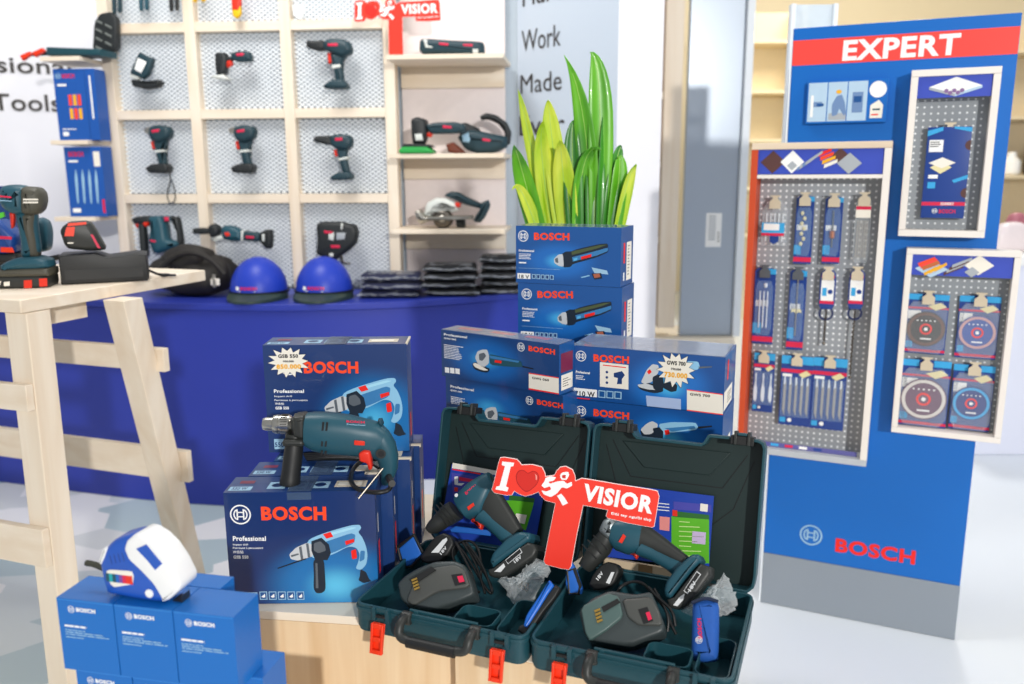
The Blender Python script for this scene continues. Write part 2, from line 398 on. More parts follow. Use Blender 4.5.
# curved royal-blue counter
cf = [(-3.3, 4.12), (-2.7, 4.02), (-2.2, 3.86), (-1.65, 3.70), (-1.33, 3.645), (-1.0, 3.60), (-.55, 3.655), (-.2, 3.8), (.08, 3.98)]
cf = [p[:2] for p in chaikin([(x, y, 0) for x, y in cf], 2, False)]
def gy(x): return 4.24+(x+2.16)*math.tan(GA)-.035
back = [(x, max(y+.02, gy(x) if x > -2.15 else min(4.24, 4.74+(x+2.2)*.393))) for x, y in cf]
b = MB(); n = len(cf); pts = cf+list(reversed(back))
b.slab(ROY, Fr((0, 0, 0), (1, 0, 0), (0, 1, 0)), pts, 0.001, .915); b.slab(ROY, Fr((0, 0, 0), (1, 0, 0), (0, 1, 0)), [(x, y-.012) for x, y in cf]+list(reversed(back)), .9155, .945)
tag(b.build('blue_counter', bev=.003), 'long curved glossy royal-blue counter below the mesh display wall', 'counter')
# =================================================================== wooden display grid with expanded-mesh panels
t = thing('display_grid', 'light wooden grid of square bays with white mesh panels on the back wall', 'display rack', GO, GA)
cols = [gp(114, 115)[0], gp(197.5, 115)[0], gp(291, 115)[0], gp(391.5, 113)[0]]
rows = [gp(250, 198.5)[1]-.396, gp(250, 198.5)[1], gp(250, 114)[1], gp(250, 26.5)[1], gp(250, 26.5)[1]+.42]
bw = .026
for c in cols:
    b = MB(); b.box(PINE, c-bw, c+bw, -.02, .05, .946, rows[-1]+bw); b.build('upright', t, bev=.002)
for j, r in enumerate(rows[1:]):
    for i in range(3):
        b = MB(); b.box(PINEH, cols[i]+bw+.0005, cols[i+1]-bw-.0005, -.018, .05, r-bw*.85, r+bw*.85); b.build('crossbar', t, bev=.002)
MESH = SHEETW
zs = [.95]+rows[1:]
for j in range(4):
    for i in range(3):
        x0, x1, z0, z1 = cols[i]+bw, cols[i+1]-bw, zs[j]+(bw if j else 0), zs[j+1]-bw
        b = MB(); px_, pz_ = .030, .021; fr = Fr((0, .0, 0), (1, 0, 0), (0, 0, 1)); W_, H_ = x1-x0, z1-z0
        sl = pz_/px_
        for sgn in (1, -1):
            k = -int(W_*sl/pz_)-1
            while True:
                c0 = k*pz_
                # line z = c0 + sl*x (sgn 1) or mirrored
                xa = max(0, -c0/sl); xb = min(W_, (H_-c0)/sl)
                if c0 > H_: break
                if xb > xa+.004:
                    A = (xa, c0+sl*xa); B_ = (xb, c0+sl*xb)
                    if sgn < 0: A = (W_-A[0], A[1]); B_ = (W_-B_[0], B_[1])
                    b.bar(MESH, (x0+A[0], .03+sgn*.001, z0+A[1]), (x0+B_[0], .03+sgn*.001, z0+B_[1]), .0066, .003, up=(0, 1, 0))
                k += 1
        b.build('mesh_panel', t, smooth=False)
# --------------------------------------------------------------- open shelf unit to the right of the grid
sx0 = cols[3]+bw+.001; sx1 = gp(509, 100)[0]
t = thing('shelf_unit', 'open birch shelf unit between the mesh grid and the slogan wall', 'shelf', GO, GA)
SHZ = {}
for nm, pyl in (('a', 56), ('b', 154), ('c', 229)):
    z = gp(398, pyl, .16)[1]; SHZ[nm] = z
    b = MB(); b.box(PINEH, sx0+.002, sx1-.005, -.2, .14, z-.02, z); b.build('shelf_board', t, bev=.0015)
    b = MB(); b.box(PINEH, sx0+.002, sx1-.03, .1, .12, z-.115, z-.021); b.build('back_rail', t, bev=.001)
b = MB(); b.box(mat('pinkish_white_panel', 'EFE4E2', .6), sx0, sx1-.03, .1205, .16, .946, 2.6); b.build('back_panel', t)
# --------------------------------------------------------------- shelves at the left of the grid
lx0 = -.37; t = thing('side_shelf_unit', 'white and birch stepped side shelves at the left edge of the mesh grid', 'shelf', GO, GA)
LSZ = {}
for nm, pyl, x in (('a', 59, gp(40, 60, .2)[0]), ('b', 141, gp(50, 140, .2)[0]), ('c', 216, gp(54, 215, .2)[0])):
    z = gp(80, pyl, .1)[1]; LSZ[nm] = z
    b = MB(); b.box(PINEH, x, cols[0]-bw-.002, -.2, .05, z-.02, z); b.build('shelf_board', t, bev=.0015)
# =================================================================== BACKGROUND RIGHT
FW = mat('cream_hall_wall', 'F3E6C8', .8, var=.04, scale=1)
b = MB(); b.box(FW, -1, 9, 10.6, 10.7, 0, 4.6); struct(b.build('wall_far'))
b = MB(); b.box(FW, -1, 9, 6.5, 10.6, 4.2, 4.3); struct(b.build('ceiling'))
# post frame beside white end wall
t = thing('post_frame', 'pale wooden ladder-like post frame right of the white end wall', 'frame')
def quadpost(m, l0, l1, r0, y, d, z0, z1):
    pass
yb = 4.75
xa = aty(657, 100, yb).x; xb = aty(664, 100, yb).x; xc = aty(682, 100, yb).x
b = MB(); b.box(PINE, xb, xc, yb, yb+.1, .62, 3.4); b.build('post', t, bev=.003)
b = MB(); b.box(mat('pink_beige_panel', 'DCC3B4', .6), xa-.2, xb-.001, yb+.07, yb+.09, .62, 3.4); b.build('back_panel', t)
for py in (95, 165, 240):
    z = aty(660, py, yb).z; b = MB(); b.box(PINEH, xa-.2, xb-.001, yb+.02, yb+.069, z-.02, z+.02); b.build('rail', t)
t = thing('plinth', 'beige wooden plinth under the grey metal panel', 'plinth', (0, 0, 0))
b = MB(); b.box(OAKT, .55, 1.27, yb-.06, yb+.35, 0, aty(700, 336, yb).z); b.build('plinth_body', t, bev=.004)
zt = aty(700, 336, yb).z
t = thing('metal_panel', 'tall brushed grey metal door panel with a small white label', 'panel')
SIL = mat('satin_silver_panel', 'AEB8C4', .32, .35, var=.05, scale=2)
x0, x1 = aty(684, 200, yb).x, aty(737, 200, yb).x
b = MB(); b.box(SIL, x0, x1, yb, yb+.05, zt+.002, 3.4); b.build('panel_sheet', t, bev=.004)
b = MB(); b.box(SHEETW, x1+.003, x1+.045, yb-.03, yb+.06, zt+.002, 3.3); b.build('edge_trim', t, bev=.004)
f = Fr((0, yb, 0), (1, 0, 0), (0, 0, 1)); p = aty(705, 247, yb); q = aty(722, 213, yb)
b = MB(); b.fbox(WHITE, f, p.x, q.x, p.z, q.z, .0005, .002)
for i in range(9): b.rect(GREYP, f, p.x+.015, p.z+.04+i*.016, p.x+.055, p.z+.048+i*.016, .0025)
for i in range(5): b.rect(INK, f, p.x+.066, p.z+.03+i*.012, p.x+.08, p.z+.034+i*.012, .0025)
plabel(b.build('label_sticker', t), 'white printed sticker')
# distant shelving seen between the panel and the stand, and right of the stand
def far_shelf(label, x0, x1, y, zsl, col, cols_, seed, dep=.4):
    t = thing('distant_shelf', label, 'shelf', (x0, y, 0)); w = x1-x0
    b = MB(); b.box(col, 0, .05, 0, dep, 0, zsl[-1]+.3); b.build('side_panel', t); b = MB(); b.box(col, w-.05, w, 0, dep, 0, zsl[-1]+.3); b.build('side_panel', t)
    b = MB(); b.box(col, .051, w-.051, dep-.03, dep, 0, zsl[-1]+.3); b.build('back_panel', t)
    for z in zsl: b = MB(); b.box(col, .051, w-.051, 0, dep-.031, z-.03, z); b.build('shelf_board', t)
    return t
far_shelf('distant cream shelf bay seen between the metal panel and the blue stand', 1.95, 2.75, 8.2, [.9, 1.35, 1.8, 2.25, 2.7], mat('cream_shelf', 'E9D9B4', .6), None, 3)
far_shelf('distant white shelf bay seen past the right edge of the blue stand', 4.25, 6.0, 8.2, [.95, 1.45, 2.0, 2.6], mat('warm_shelf', 'D8C7A6', .6), None, 4)
DB = mat('dark_shelf_band', '55504C', .6)
def pot(label, x, y, z, h, r, m):
    b = MB(); b.lathe(m, (0, 0, 0), (0, 0, 1), [(0, r*.8), (h*.1, r), (h*.6, r), (h*.8, r*.5), (h, r*.45)], 14)
    return tag(b.build('jar', loc=(x, y, z)), label, 'jar')
pot('amber jar on the far shelf just right of the blue stand top', 4.62, 8.35, 1.45, .28, .09, mat('amber_glass', 'D9A550', .3))
pot('small white jar on the far shelf beside the amber jar', 4.86, 8.35, 1.45, .22, .09, WHITE)
pot('dark jar on the far shelf at the right edge of the picture', 5.1, 8.35, 1.45, .3, .1, DB)
pot('golden canister on the far shelf behind the metal panel edge', 2.18, 8.35, 1.35, .3, .1, mat('gold_tin', 'CDA64A', .4))
# white counter right of the stand
b = MB(); b.box(mat('white_booth_counter', 'E3E6F4', .4, var=.01), 0, 2.2, 0, .9, .001, 1.02); b.box(WHITE, -.02, 2.22, -.03, .92, 1.021, 1.07)
tag(b.build('booth_counter', loc=(2.42, 4.3, 0), bev=.004), 'white counter of the next booth right of the blue stand', 'counter')
def bag(label, x, y, z, w, h, d, m, sd):
    r = random.Random(sd); b = MB(); pts = [(-w/2, 0), (w/2, 0), (w/2*.95, h*.7), (w*.2, h), (-w*.25, h*.95), (-w/2*.95, h*.6)]
    b.puff(m, XZ, pts, d/2, d*.3, sm=2); return tag(b.build('pack', loc=(x, y, z)), label, 'package')
bag('clear plastic pack on the white counter at the right edge', 2.66, 4.5, 1.072, .2, .16, .1, mat('milky_plastic', 'E6DADB', .3), 1)
bag('dark pack standing behind the clear pack on the white counter', 2.62, 4.72, 1.072, .12, .34, .08, mat('slate_pack', '6C6F80', .4), 2)
bag('pink pack on the white counter beside the dark pack', 2.8, 4.7, 1.072, .12, .2, .08, mat('rose_pack', 'B06A78', .4), 2)
# acrylic rack behind the top left corner of the stand
t = thing('acrylic_rack', 'tall translucent white rack behind the upper left corner of the stand', 'rack', (1.03, 3.25, 0))
ICE = mat('frosted_acrylic', 'DCE9F2', .3, alpha=.75)
b = MB(); b.box(ICE, 0, .17, .02, .035, 0, 2.1); b.build('back_sheet', t)
for x in (0, .155):
    b = MB(); b.box(SHEETW, x, x+.015, 0, .019, 0, 2.1); b.build('rack_upright', t)
for k in range(9):
    b = MB(); b.box(ICE, .016, .154, -.08, .019, .9+k*.13, .91+k*.13); b.box(ICE, .016, .154, -.085, -.081, .9+k*.13, .94+k*.13); b.build('tray', t)
# =================================================================== BLUE "EXPERT" STAND
SO = V((.878, 2.742, 0)); sa = math.radians(-24.5); SU = V((math.cos(sa), math.sin(sa), 0)); SN = V((math.sin(sa), -math.cos(sa), 0))
def sp(px, py, off=0):
    p = on_plane(px, py, SO+SN*off, SN); d = p-SO; return d.dot(SU), p.z
SW = .612; SH = (sp(796, 29)[1]+sp(1018, 12)[1])/2
S = thing('display_stand', 'tall bright blue EXPERT display stand with a grey base band', 'display stand', SO, sa)
zg = (sp(757, 550)[1]+sp(957, 587)[1])/2
GREYB = mat('satin_grey_band', '8B949E', .4, 0, var=.02, scale=4)
b = MB(); b.box(BRIGHT, 0, SW, 0, .05, zg, SH); b.build('board', S, bev=.002)
b = MB(); b.box(GREYB, -.001, SW+.001, -.002, .05, .001, zg-.0005); b.build('base_band', S, bev=.002)
b = MB(); b.box(SHEETW, -.006, -.0005, -.001, .052, .001, SH); b.build('edge_strip', S)
b = MB(); b.box(GREYB, .05, .56, .051, .4, .001, .03); b.build('foot_plate', S)
zr0 = (sp(794, 66)[1]+sp(1012, 54)[1])/2; zr1 = (sp(795, 41)[1]+sp(1017, 26)[1])/2
COR = mat('coral_red_print', 'F5473F', .4, var=.01)
b = MB(); b.rect(COR, XZ, .001, zr0, SW-.001, zr1, .0006); plabel(b.build('header_band', S), 'coral red band across the top')
x0, z0 = sp(842, 61, 0); x1, _ = sp(959, 55, 0); _, zt_ = sp(845, 40, 0)
b = MB(); b.text(WHITE, 'EXPERT', XZ, x0, z0, (zt_-z0)*.98, x1-x0, .035, .001, shear=.02); plabel(b.build('lettering', S), 'white word EXPERT')
b = MB(); x, z = sp(811, 535); b.logo(PALE, XZ, x, z, .0365, .001); plabel(b.build('logo', S), 'pale round logo')
x0, z0 = sp(835, 551); x1, z1 = sp(917, 541); b = MB(); b.text(RED, 'BOSCH', XZ, x0, z0-.002, .05, x1-x0, .04, .001); plabel(b.build('lettering', S), 'red word BOSCH')
# small photo poster
x0, z1 = sp(808, 82, .02); x1, _ = sp(889, 79, .02); z0 = sp(807, 124, .02)[1]
P = thing('photo_poster', 'small landscape poster of building-site photos below the EXPERT heading', 'poster', SO, sa)
b = MB(); b.box(BRIGHT, x0, x1, -.02, -.0012, z0, z1); b.build('backing_board', P, bev=.001)
f = Fr((x0, -.02, z0), (1, 0, 0), (0, 0, 1)); w, h = x1-x0, z1-z0
b = MB(); w3 = w*.25; LB = mat('photo_pale_blue', 'B5CFE4', .4); MBL = mat('photo_mid_blue', '6F8DB8', .4)
for k in range(3):
    b.rect(LB, f, .004+k*w3, .006, .004+(k+.95)*w3, h-.004, .0005)
b.rect(MBL, f, .02, .05, .045, .065, .0009); b.rect(WHITE, f, .012, .02, .02, .085, .0009); b.rect(NAVY, f, .03, .052, .05, .06, .0012)
x = w3*1.15; b.rect(GREYP, f, x, .01, x+.05, .03, .0009)
b.flat(MBL, f, [(x+.01, .02), (x+.025, .025), (x+.03, .045), (x+.045, .02), (x+.05, .03), (x+.045, .06), (x+.035, .085), (x+.02, .08), (x+.008, .055)], .001, 1)
b.disc(YELL, f, x+.026, .093, .008, .0012, 12, .006)
x = w3*2.12; b.rect(MBL, f, x+.01, .03, x+.04, .09, .0009); b.rect(NAVY, f, x+.014, .06, x+.036, .078, .0012)
b.disc(WHITE, f, w*.88, h*.76, w*.105, .0009); scribble(b, RED, f, w*.81, h*.82, w*.13, 3, .003, .009)
b.flat(CREAM, f, [(w*.8, .012), (w*.95, .012), (w*.955, .05), (w*.9, .065), (w*.8, .05)], .0009); b.rect(RED, f, w*.82, .02, w*.9, .024, .0012); b.rect(TEAL, f, w*.83, .035, w*.92, .04, .0012)
plabel(b.build('photo_print', P), 'print with three pale photos and a round seal')
PEG = dots('grey_pegboard', '9DA2A8', 'F2F4F6', .0188, .0035, .5, 0)
PEGD = dots('grey_pegboard_fine', '949A9F', 'EAEDEF', .0188, .0031, .5, 0)
HDR = mat('violet_blue_header', '3A4FB8', .4, var=.02)
TAGM = mat('kraft_price_tag', 'CDBFA6', .6, var=.03)
WOODL = mat('whitewashed_frame_wood', 'EDE6DE', .5, var=.04, scale=8)
WOODB = wood('beige_frame_wood', 'D6C0A6', 'E6D3BB', (.1, 1, 1), 30)
TERR = mat('terracotta_inner_side', 'C94A24', .5, var=.06, scale=6)
def cabinet(name, label, px, depth, zoff, mats, bar, peg, hdr, tilt=0):
    (x0, zt), (x1, zt2), (x1b, zb) = sp(*px[0], depth), sp(*px[1], depth), sp(*px[2], depth)
    zt = (zt+zt2)/2; x1 = (x1+x1b)/2
    t = thing(name, label, 'display case', SO, sa); L, R_, T, B_ = mats
    w = bar
    y0, y1 = -depth, -.0025
    b = MB(); b.box(L, x0, x0+w, y0, y1, zb+w+.0005, zt-w-.0005); b.build('side_board', t, bev=.001)
    b = MB(); b.box(R_, x1-w, x1, y0, y1, zb+w+.0005, zt-w-.0005); b.build('side_board', t, bev=.001)
    b = MB(); b.box(T, x0, x1, y0, y1, zt-w, zt); b.build('top_board', t, bev=.001)
    b = MB(); b.box(B_, x0, x1, y0, y1, zb, zb+w); b.build('bottom_board', t, bev=.001)
    b = MB(); b.box(peg, x0+w+.0005, x1-w-.0005, -.018, -.003, zb+w+.0005, zt-w-.0005); b.build('pegboard', t)
    hz = hdr
    b = MB(); b.box(HDR, x0+w+.0005, x1-w-.0005, -depth+.006, -depth+.014, zt-w-hz, zt-w-.0005); o = b.build('header_board', t)
    return t, x0+w, x1-w, zb+w, zt-w, w
def slabpic(b, m, f, x, y, w, h, z): b.flat(m, f, [(x, y), (x+w*.5, y+h*.5), (x+w, y), (x+w*.5, y-h*.5)], z)
CA, ax0, ax1, az0, az1, aw = cabinet('tall_display_case', 'tall open case of hanging drill accessories with terracotta inner side', ((752, 143), (893, 141), (866, 467)), .1, 0, (TERR, WOODL, WOODB, mat('grey_ledge', 'B9BEC4', .5)), .02, PEG, .075)
f = Fr((0, -.0945, -.4*(az1-.038)), (1, 0, 0), (0, 0, 1.4), (0, -1, 0)); b = MB()
PB = mat('print_brown', '5A3A38', .4); cx = ax0; yy = az1-.038; W_ = ax1-ax0
slabpic(b, PB, f, cx+.008, yy, .075, .05, .0005); slabpic(b, WHITE, f, cx+.068, yy, .07, .05, .0008); slabpic(b, GREYP, f, cx+.088, yy-.008, .03, .02, .0012)
for k in range(4): b.flat(GREYP if k % 2 else MBL, f, [(cx+.118+k*.008, yy-.02+k*.004), (cx+.165+k*.008, yy+.006+k*.004), (cx+.165+k*.008, yy+.012+k*.004), (cx+.118+k*.008, yy-.013+k*.004)], .0015+k*.0002)
for k in range(4): b.flat((RED, ORANGE, YELL, CREAM)[k], f, [(cx+.178+k*.006, yy+.01-k*.008), (cx+.215+k*.006, yy+.022-k*.008), (cx+.215+k*.006, yy+.029-k*.008), (cx+.178+k*.006, yy+.018-k*.008)], .0015+k*.0002)
slabpic(b, PB, f, cx+.215, yy+.012, .05, .035, .0008); slabpic(b, GREYP, f, cx+.232, yy-.004, .07, .045, .0012)
plabel(b.build('material_print', CA), 'print of brown, white, red and yellow building materials')
b = MB(); b.box(WOODL, ax0+.0005, ax1-.0005, -.1, -.019, az1-.088, az1-.0765); plabel(b.build('header_ledge', CA, bev=.001), 'white ledge under the header')
CB, bx0, bx1, bz0, bz1, bw_ = cabinet('small_display_case', 'small open case holding one blue pack at the upper right of the stand', ((912, 70), (1004, 66), (983, 238)), .07, 0, (WOODL, WOODL, WOODL, WOODL), .019, PEGD, .06)
f = Fr((0, -.0645, 0), (1, 0, 0), (0, 0, 1)); b = MB(); xm = (bx0+bx1)/2; yy = bz1-.03
b.flat(WHITE, f, [(xm-.065, yy), (xm+.003, yy+.026), (xm+.07, yy), (xm+.003, yy-.02)], .0005); b.flat(GREYP, f, [(xm-.065, yy), (xm+.003, yy-.02), (xm+.003, yy-.028), (xm-.065, yy-.007)], .0006); b.flat(LB, f, [(xm+.07, yy), (xm+.003, yy-.02), (xm+.003, yy-.028), (xm+.07, yy-.007)], .0006)
for k in range(5): b.disc(mat('print_mauve', '8A6A9A', .4), f, xm-.02+k*.01, yy-.012-(k % 2)*.006, .006, .001+k*.0001, 8)
plabel(b.build('material_print', CB), 'print of a white foam slab')
CC, cx0, cx1, cz0, cz1, cw_ = cabinet('low_display_case', 'open case of round cutting discs at the lower right of the stand', ((907, 250), (1023, 250), (1000, 444)), .07, 0, (WOODL, WOODL, WOODL, WOODL), .017, PEGD, .062)
f = Fr((cx0*-.12, -.0645, -.3*(cz1-.032)), (1.12, 0, 0), (0, 0, 1.3), (0, -1, 0)); b = MB(); yy = cz1-.032; x = cx0+.008
slabpic(b, LB, f, x, yy-.008, .08, .04, .0004)
for k in range(3): b.flat((ORANGE, COR, mat('terracotta_print', 'C06A3A', .4))[k], f, [(x+.006+k*.005, yy+.004-k*.004), (x+.045+k*.005, yy+.02-k*.004), (x+.05+k*.005, yy+.012-k*.004), (x+.01+k*.005, yy-.004-k*.004)], .001+k*.0002)
for k in range(3): b.flat(YELL, f, [(x+.022+k*.012, yy-.018+k*.005), (x+.05+k*.012, yy-.002+k*.005), (x+.052+k*.012, yy-.008+k*.005), (x+.025+k*.012, yy-.024+k*.005)], .0016+k*.0002)
for k in range(4): b.flat(GREYP if k % 2 else PB, f, [(x+.07+k*.006, yy-.022+k*.006), (x+.115+k*.006, yy-.002+k*.006), (x+.115+k*.006, yy+.004+k*.006), (x+.07+k*.006, yy-.015+k*.006)], .001+k*.0002)
slabpic(b, CREAM, f, x+.115, yy+.004, .07, .045, .001); slabpic(b, GREYP, f, x+.118, yy-.012, .035, .024, .0014); plabel(b.build('material_print', CC), 'print of pipes, tiles and metal profiles')
PB2 = MB()
# ---- hanging packs. every pack: local frame with origin at its top centre; x right, z up, y into the stand
CAW = {}
def hookset(t, m=TAGM, w=.034, h=.03, d=.05):
    b = MB(); b.tube(STEEL, [(0, .0, .004), (0, -d*.55, .004), (0, -d, .012)], .0014, 6, sm=1); b.build('hook', t)
    b = MB(); f = Fr((0, -d-.002, 0), (1, 0, 0), (0, 0, 1))
    b.slab(m, f, [(-w*.45, .012), (w*.45, .012), (w*.45, .008), (w*.22, .006), (w*.22, .001), (w*.5, -.008), (w*.5, -h), (-w*.5, -h), (-w*.5, -.008), (-w*.22, .001), (-w*.22, .006), (-w*.45, .008)], 0, .0012); plabel(b.build('price_tag', t), 'kraft coloured tag on the hook')
def pack(name, label, cat, pxc, pyt, pxw, pyb, fn, case, group=None, plane=.045, tagm=TAGM, d=.012):
    x, zt = sp(pxc, pyt, plane); xl, _ = sp(pxc-pxw/2, pyt, plane); xr, _ = sp(pxc+pxw/2, pyt, plane); zb = sp(pxc, pyb, plane)[1]
    t = thing(name, label, cat, SO+SU*x+SN*.0185+V((0, 0, zt)), sa, group)
    w = xr-xl; h = zt-zb; yb_ = -(plane-.0185)
    fn(t, w, h, Fr((0, yb_-.002, 0), (1, 0, 0), (0, 0, 1)), yb_)
    hookset(t, tagm, d=plane-.0185+.014)
    return t
NV = mat('pack_navy', '1B3F8C', .35, var=.04, coat=.3); NVL = mat('pack_azure', '3BA7E0', .35)
CLR = mat('clear_blister', 'DDE6EC', .1, alpha=.14, coat=.8)
CLRB = mat('blue_tinted_blister', 'A8C6EC', .12, alpha=.14, coat=.8)
PR = mat('pack_red', 'D8244C', .4); PEACH = mat('drill_bit_pale', 'E8DCA8', .35)
def card(t, w, h, yb, m, z1=0, z0=None, r=.15, name='backing_card'):
    b = MB(); f = Fr((0, yb, 0), (1, 0, 0), (0, 0, 1)); c = w*r
    b.slab(m, f, [(-w/2+c, z1), (w/2-c, z1), (w/2, z1-c), (w/2, -h), (-w/2, -h), (-w/2, z1-c)], -.0012, .0); return b.build(name, t)
def f_case(t, w, h, f, yb):            # clear wallet with a blue label
    b = MB(); c = w*.25; b.puff(CLR, Fr((0, yb-.004, 0), (1, 0, 0), (0, 0, 1)), [(-w/2, -h), (w/2, -h), (w/2, -h*.22), (w*.2, 0), (-w*.2, 0), (-w/2, -h*.22)], .004, .002, 0); b.build('wallet', t)
    for k in range(5): b = MB(); b.tube(SHEETW, [(-w*.32+k*w*.16, yb-.004, -h*.9), (-w*.32+k*w*.16, yb-.004, -h*.3)], .002, 6, sm=0); b.build('drill_bit', t)
    b = MB(); g = Fr((0, yb-.009, 0), (1, 0, 0), (0, 0, 1)); b.rect(NVL, g, -w*.48, -h*.72, w*.4, -h*.5); b.rect(WHITE, g, -w*.4, -h*.66, w*.2, -h*.52, .0006); b.rect(PR, g, -w*.48, -h*.78, w*.4, -h*.72); b.flat(NV, g, [(-w*.15, -h*.78), (w*.2, -h*.78), (w*.2, -h*.9), (0, -h*.96), (-w*.15, -h*.9)]); b.build('label_card', t)
def f_long(kind):
    def fn(t, w, h, f, yb):
        o = card(t, w, h, yb, NV)
        b = MB(); g = Fr((0, yb-.0002, 0), (1, 0, 0), (0, 0, 1))
        b.rect(PR, g, -w/2, -h*.97, w/2, -h*.9); b.rect(NVL, g, -w/2, -h*.86, -w*.1, -h*.72); b.rect(WHITE, g, -w*.4, -h*.5, w*.2, -h*.42); b.rect(NVL, g, w*.1, -h*.08, w/2, -h*.01)
        b.build('card_print', t)
        b = MB()
        if kind == 0:
            for k in range(7): b.lathe(PEACH, (-w*.12+(k % 2)*w*.14, yb-.006, -h*.25-k*h*.075), (0, 0, 1), [(-.006, .003), (0, .006), (.006, .003)], 8)
        elif kind == 1:
            b.tube(STEEL, [(0, yb-.006, -h*.75), (0, yb-.006, -h*.2)], .0022, 6, sm=0); b.lathe(mat('copper_bit', 'B87858', .35, .6), (0, yb-.006, -h*.62), (0, 0, 1), [(0, .004), (.004, .008), (.022, .008), (.026, .004)], 12)
        elif kind == 2:
            for k in range(3): b.tube(SHEETW, [(-w*.2+k*w*.18, yb-.005, -h*.78), (-w*.2+k*w*.18, yb-.005, -h*.3)], .002, 6, sm=0)
            b.lathe(SHEETW, (w*.05, yb-.006, -h*.25), (0, 0, 1), [(0, .004), (.01, .006), (.014, .004)], 8)
        elif kind == 3:
            b.tube(STEEL, [(0, yb-.006, -h*.82), (0, yb-.006, -h*.12)], .0022, 6, sm=0)
            for q in (-1, 1): b.slab(PEACH, Fr((0, yb-.006, -h*.5), (1, 0, 0), (0, 0, 1)), [(0, .006), (q*.014, .004), (q*.016, -.008), (q*.008, -.004), (0, -.012)], -.001, .001)
        b.build('drill_bit' if kind != 2 else 'bit_set', t)
        b = MB(); b.puff(CLRB, Fr((0, yb-.007, 0), (1, 0, 0), (0, 0, 1)), [(-w*.42, -h*.88), (w*.42, -h*.88), (w*.42, -h*.16), (-w*.42, -h*.16)], .0065, .003, 1); b.build('blister', t)
    return fn
def f_clear(t, w, h, f, yb):
    b = MB(); b.puff(CLR, Fr((0, yb-.006, 0), (1, 0, 0), (0, 0, 1)), [(-w/2, -h), (w/2, -h), (w/2, -h*.1), (w*.3, 0), (-w*.3, 0), (-w/2, -h*.1)], .006, .003, 1); b.build('blister', t)
    b = MB(); g = Fr((0, yb-.0125, 0), (1, 0, 0), (0, 0, 1)); b.rect(CREAM, g, -w*.45, -h*.32, w*.42, -h*.14); b.rect(PR, g, -w*.45, -h*.2, w*.42, -h*.15, .0006); b.build('label_card', t)
    for k in range(5): b = MB(); x = -w*.3+k*w*.14; b.tube(mat('blade_grey', 'A8A29A', .4), [(x, yb-.006, -h*.92), (x, yb-.006, -h*.36)], .0017, 6, sm=0); b.build('drill_bit', t)
def f_auger(len_):
    def fn(t, w, h, f, yb):
        b = MB(); b.puff(NV, Fr((0, yb-.004, 0), (1, 0, 0), (0, 0, 1)), [(-w/2, -h), (w/2, -h), (w/2, -h*.1), (w*.3, .0), (-w*.3, .0), (-w/2, -h*.1)], .004, .002, 1); b.build('sleeve', t)
        g = Fr((0, yb-.0085, 0), (1, 0, 0), (0, 0, 1)); b = MB(); b.rect(WHITE, g, -w*.4, -h*.8, w*.4, -h*.25); b.rect(NVL, g, -w*.32, -h*.66, -w*.04, -h*.45, .0006); b.disc(NV, g, w*.18, -h*.55, w*.16, .0006, 12); b.rect(PR, g, -w*.45, -h*.86, w*.45, -h*.78, .0006); b.rect(PR, g, -w*.4, -h*.2, w*.4, -h*.13, .0006); b.build('sleeve_print', t)
        # ring clip
        b = MB(); P_ = [(math.cos(a)*w*.42, yb-.004, -h-w*.3+math.sin(a)*w*.42) for a in [i*PI/9 for i in range(19)]]; b.tube(mat('clip_blue', '14265A', .4), P_, .003, 6, sm=0); b.build('ring_clip', t)
        # twisted bit
        b = MB(); n = int(len_/.0035); L0 = -h+.004
        b.tube(DSTEEL, [(0, yb-.004, L0), (0, yb-.004, -len_)], .0022, 6, sm=0)
        pts = [(math.cos(i*.9)*.0036, yb-.004+math.sin(i*.9)*.0036, L0-.03-(len_+L0-.03)*i/n) for i in range(n)]
        b.tube(DSTEEL, pts, .0016, 5, sm=0); b.lathe(DSTEEL, (0, yb-.004, -len_-.002), (0, 0, -1), [(0, .0045), (.006, .0055), (.011, .0015)], 8); plabel(b.build('auger_bit', t), 'long twisted steel bit')
    return fn
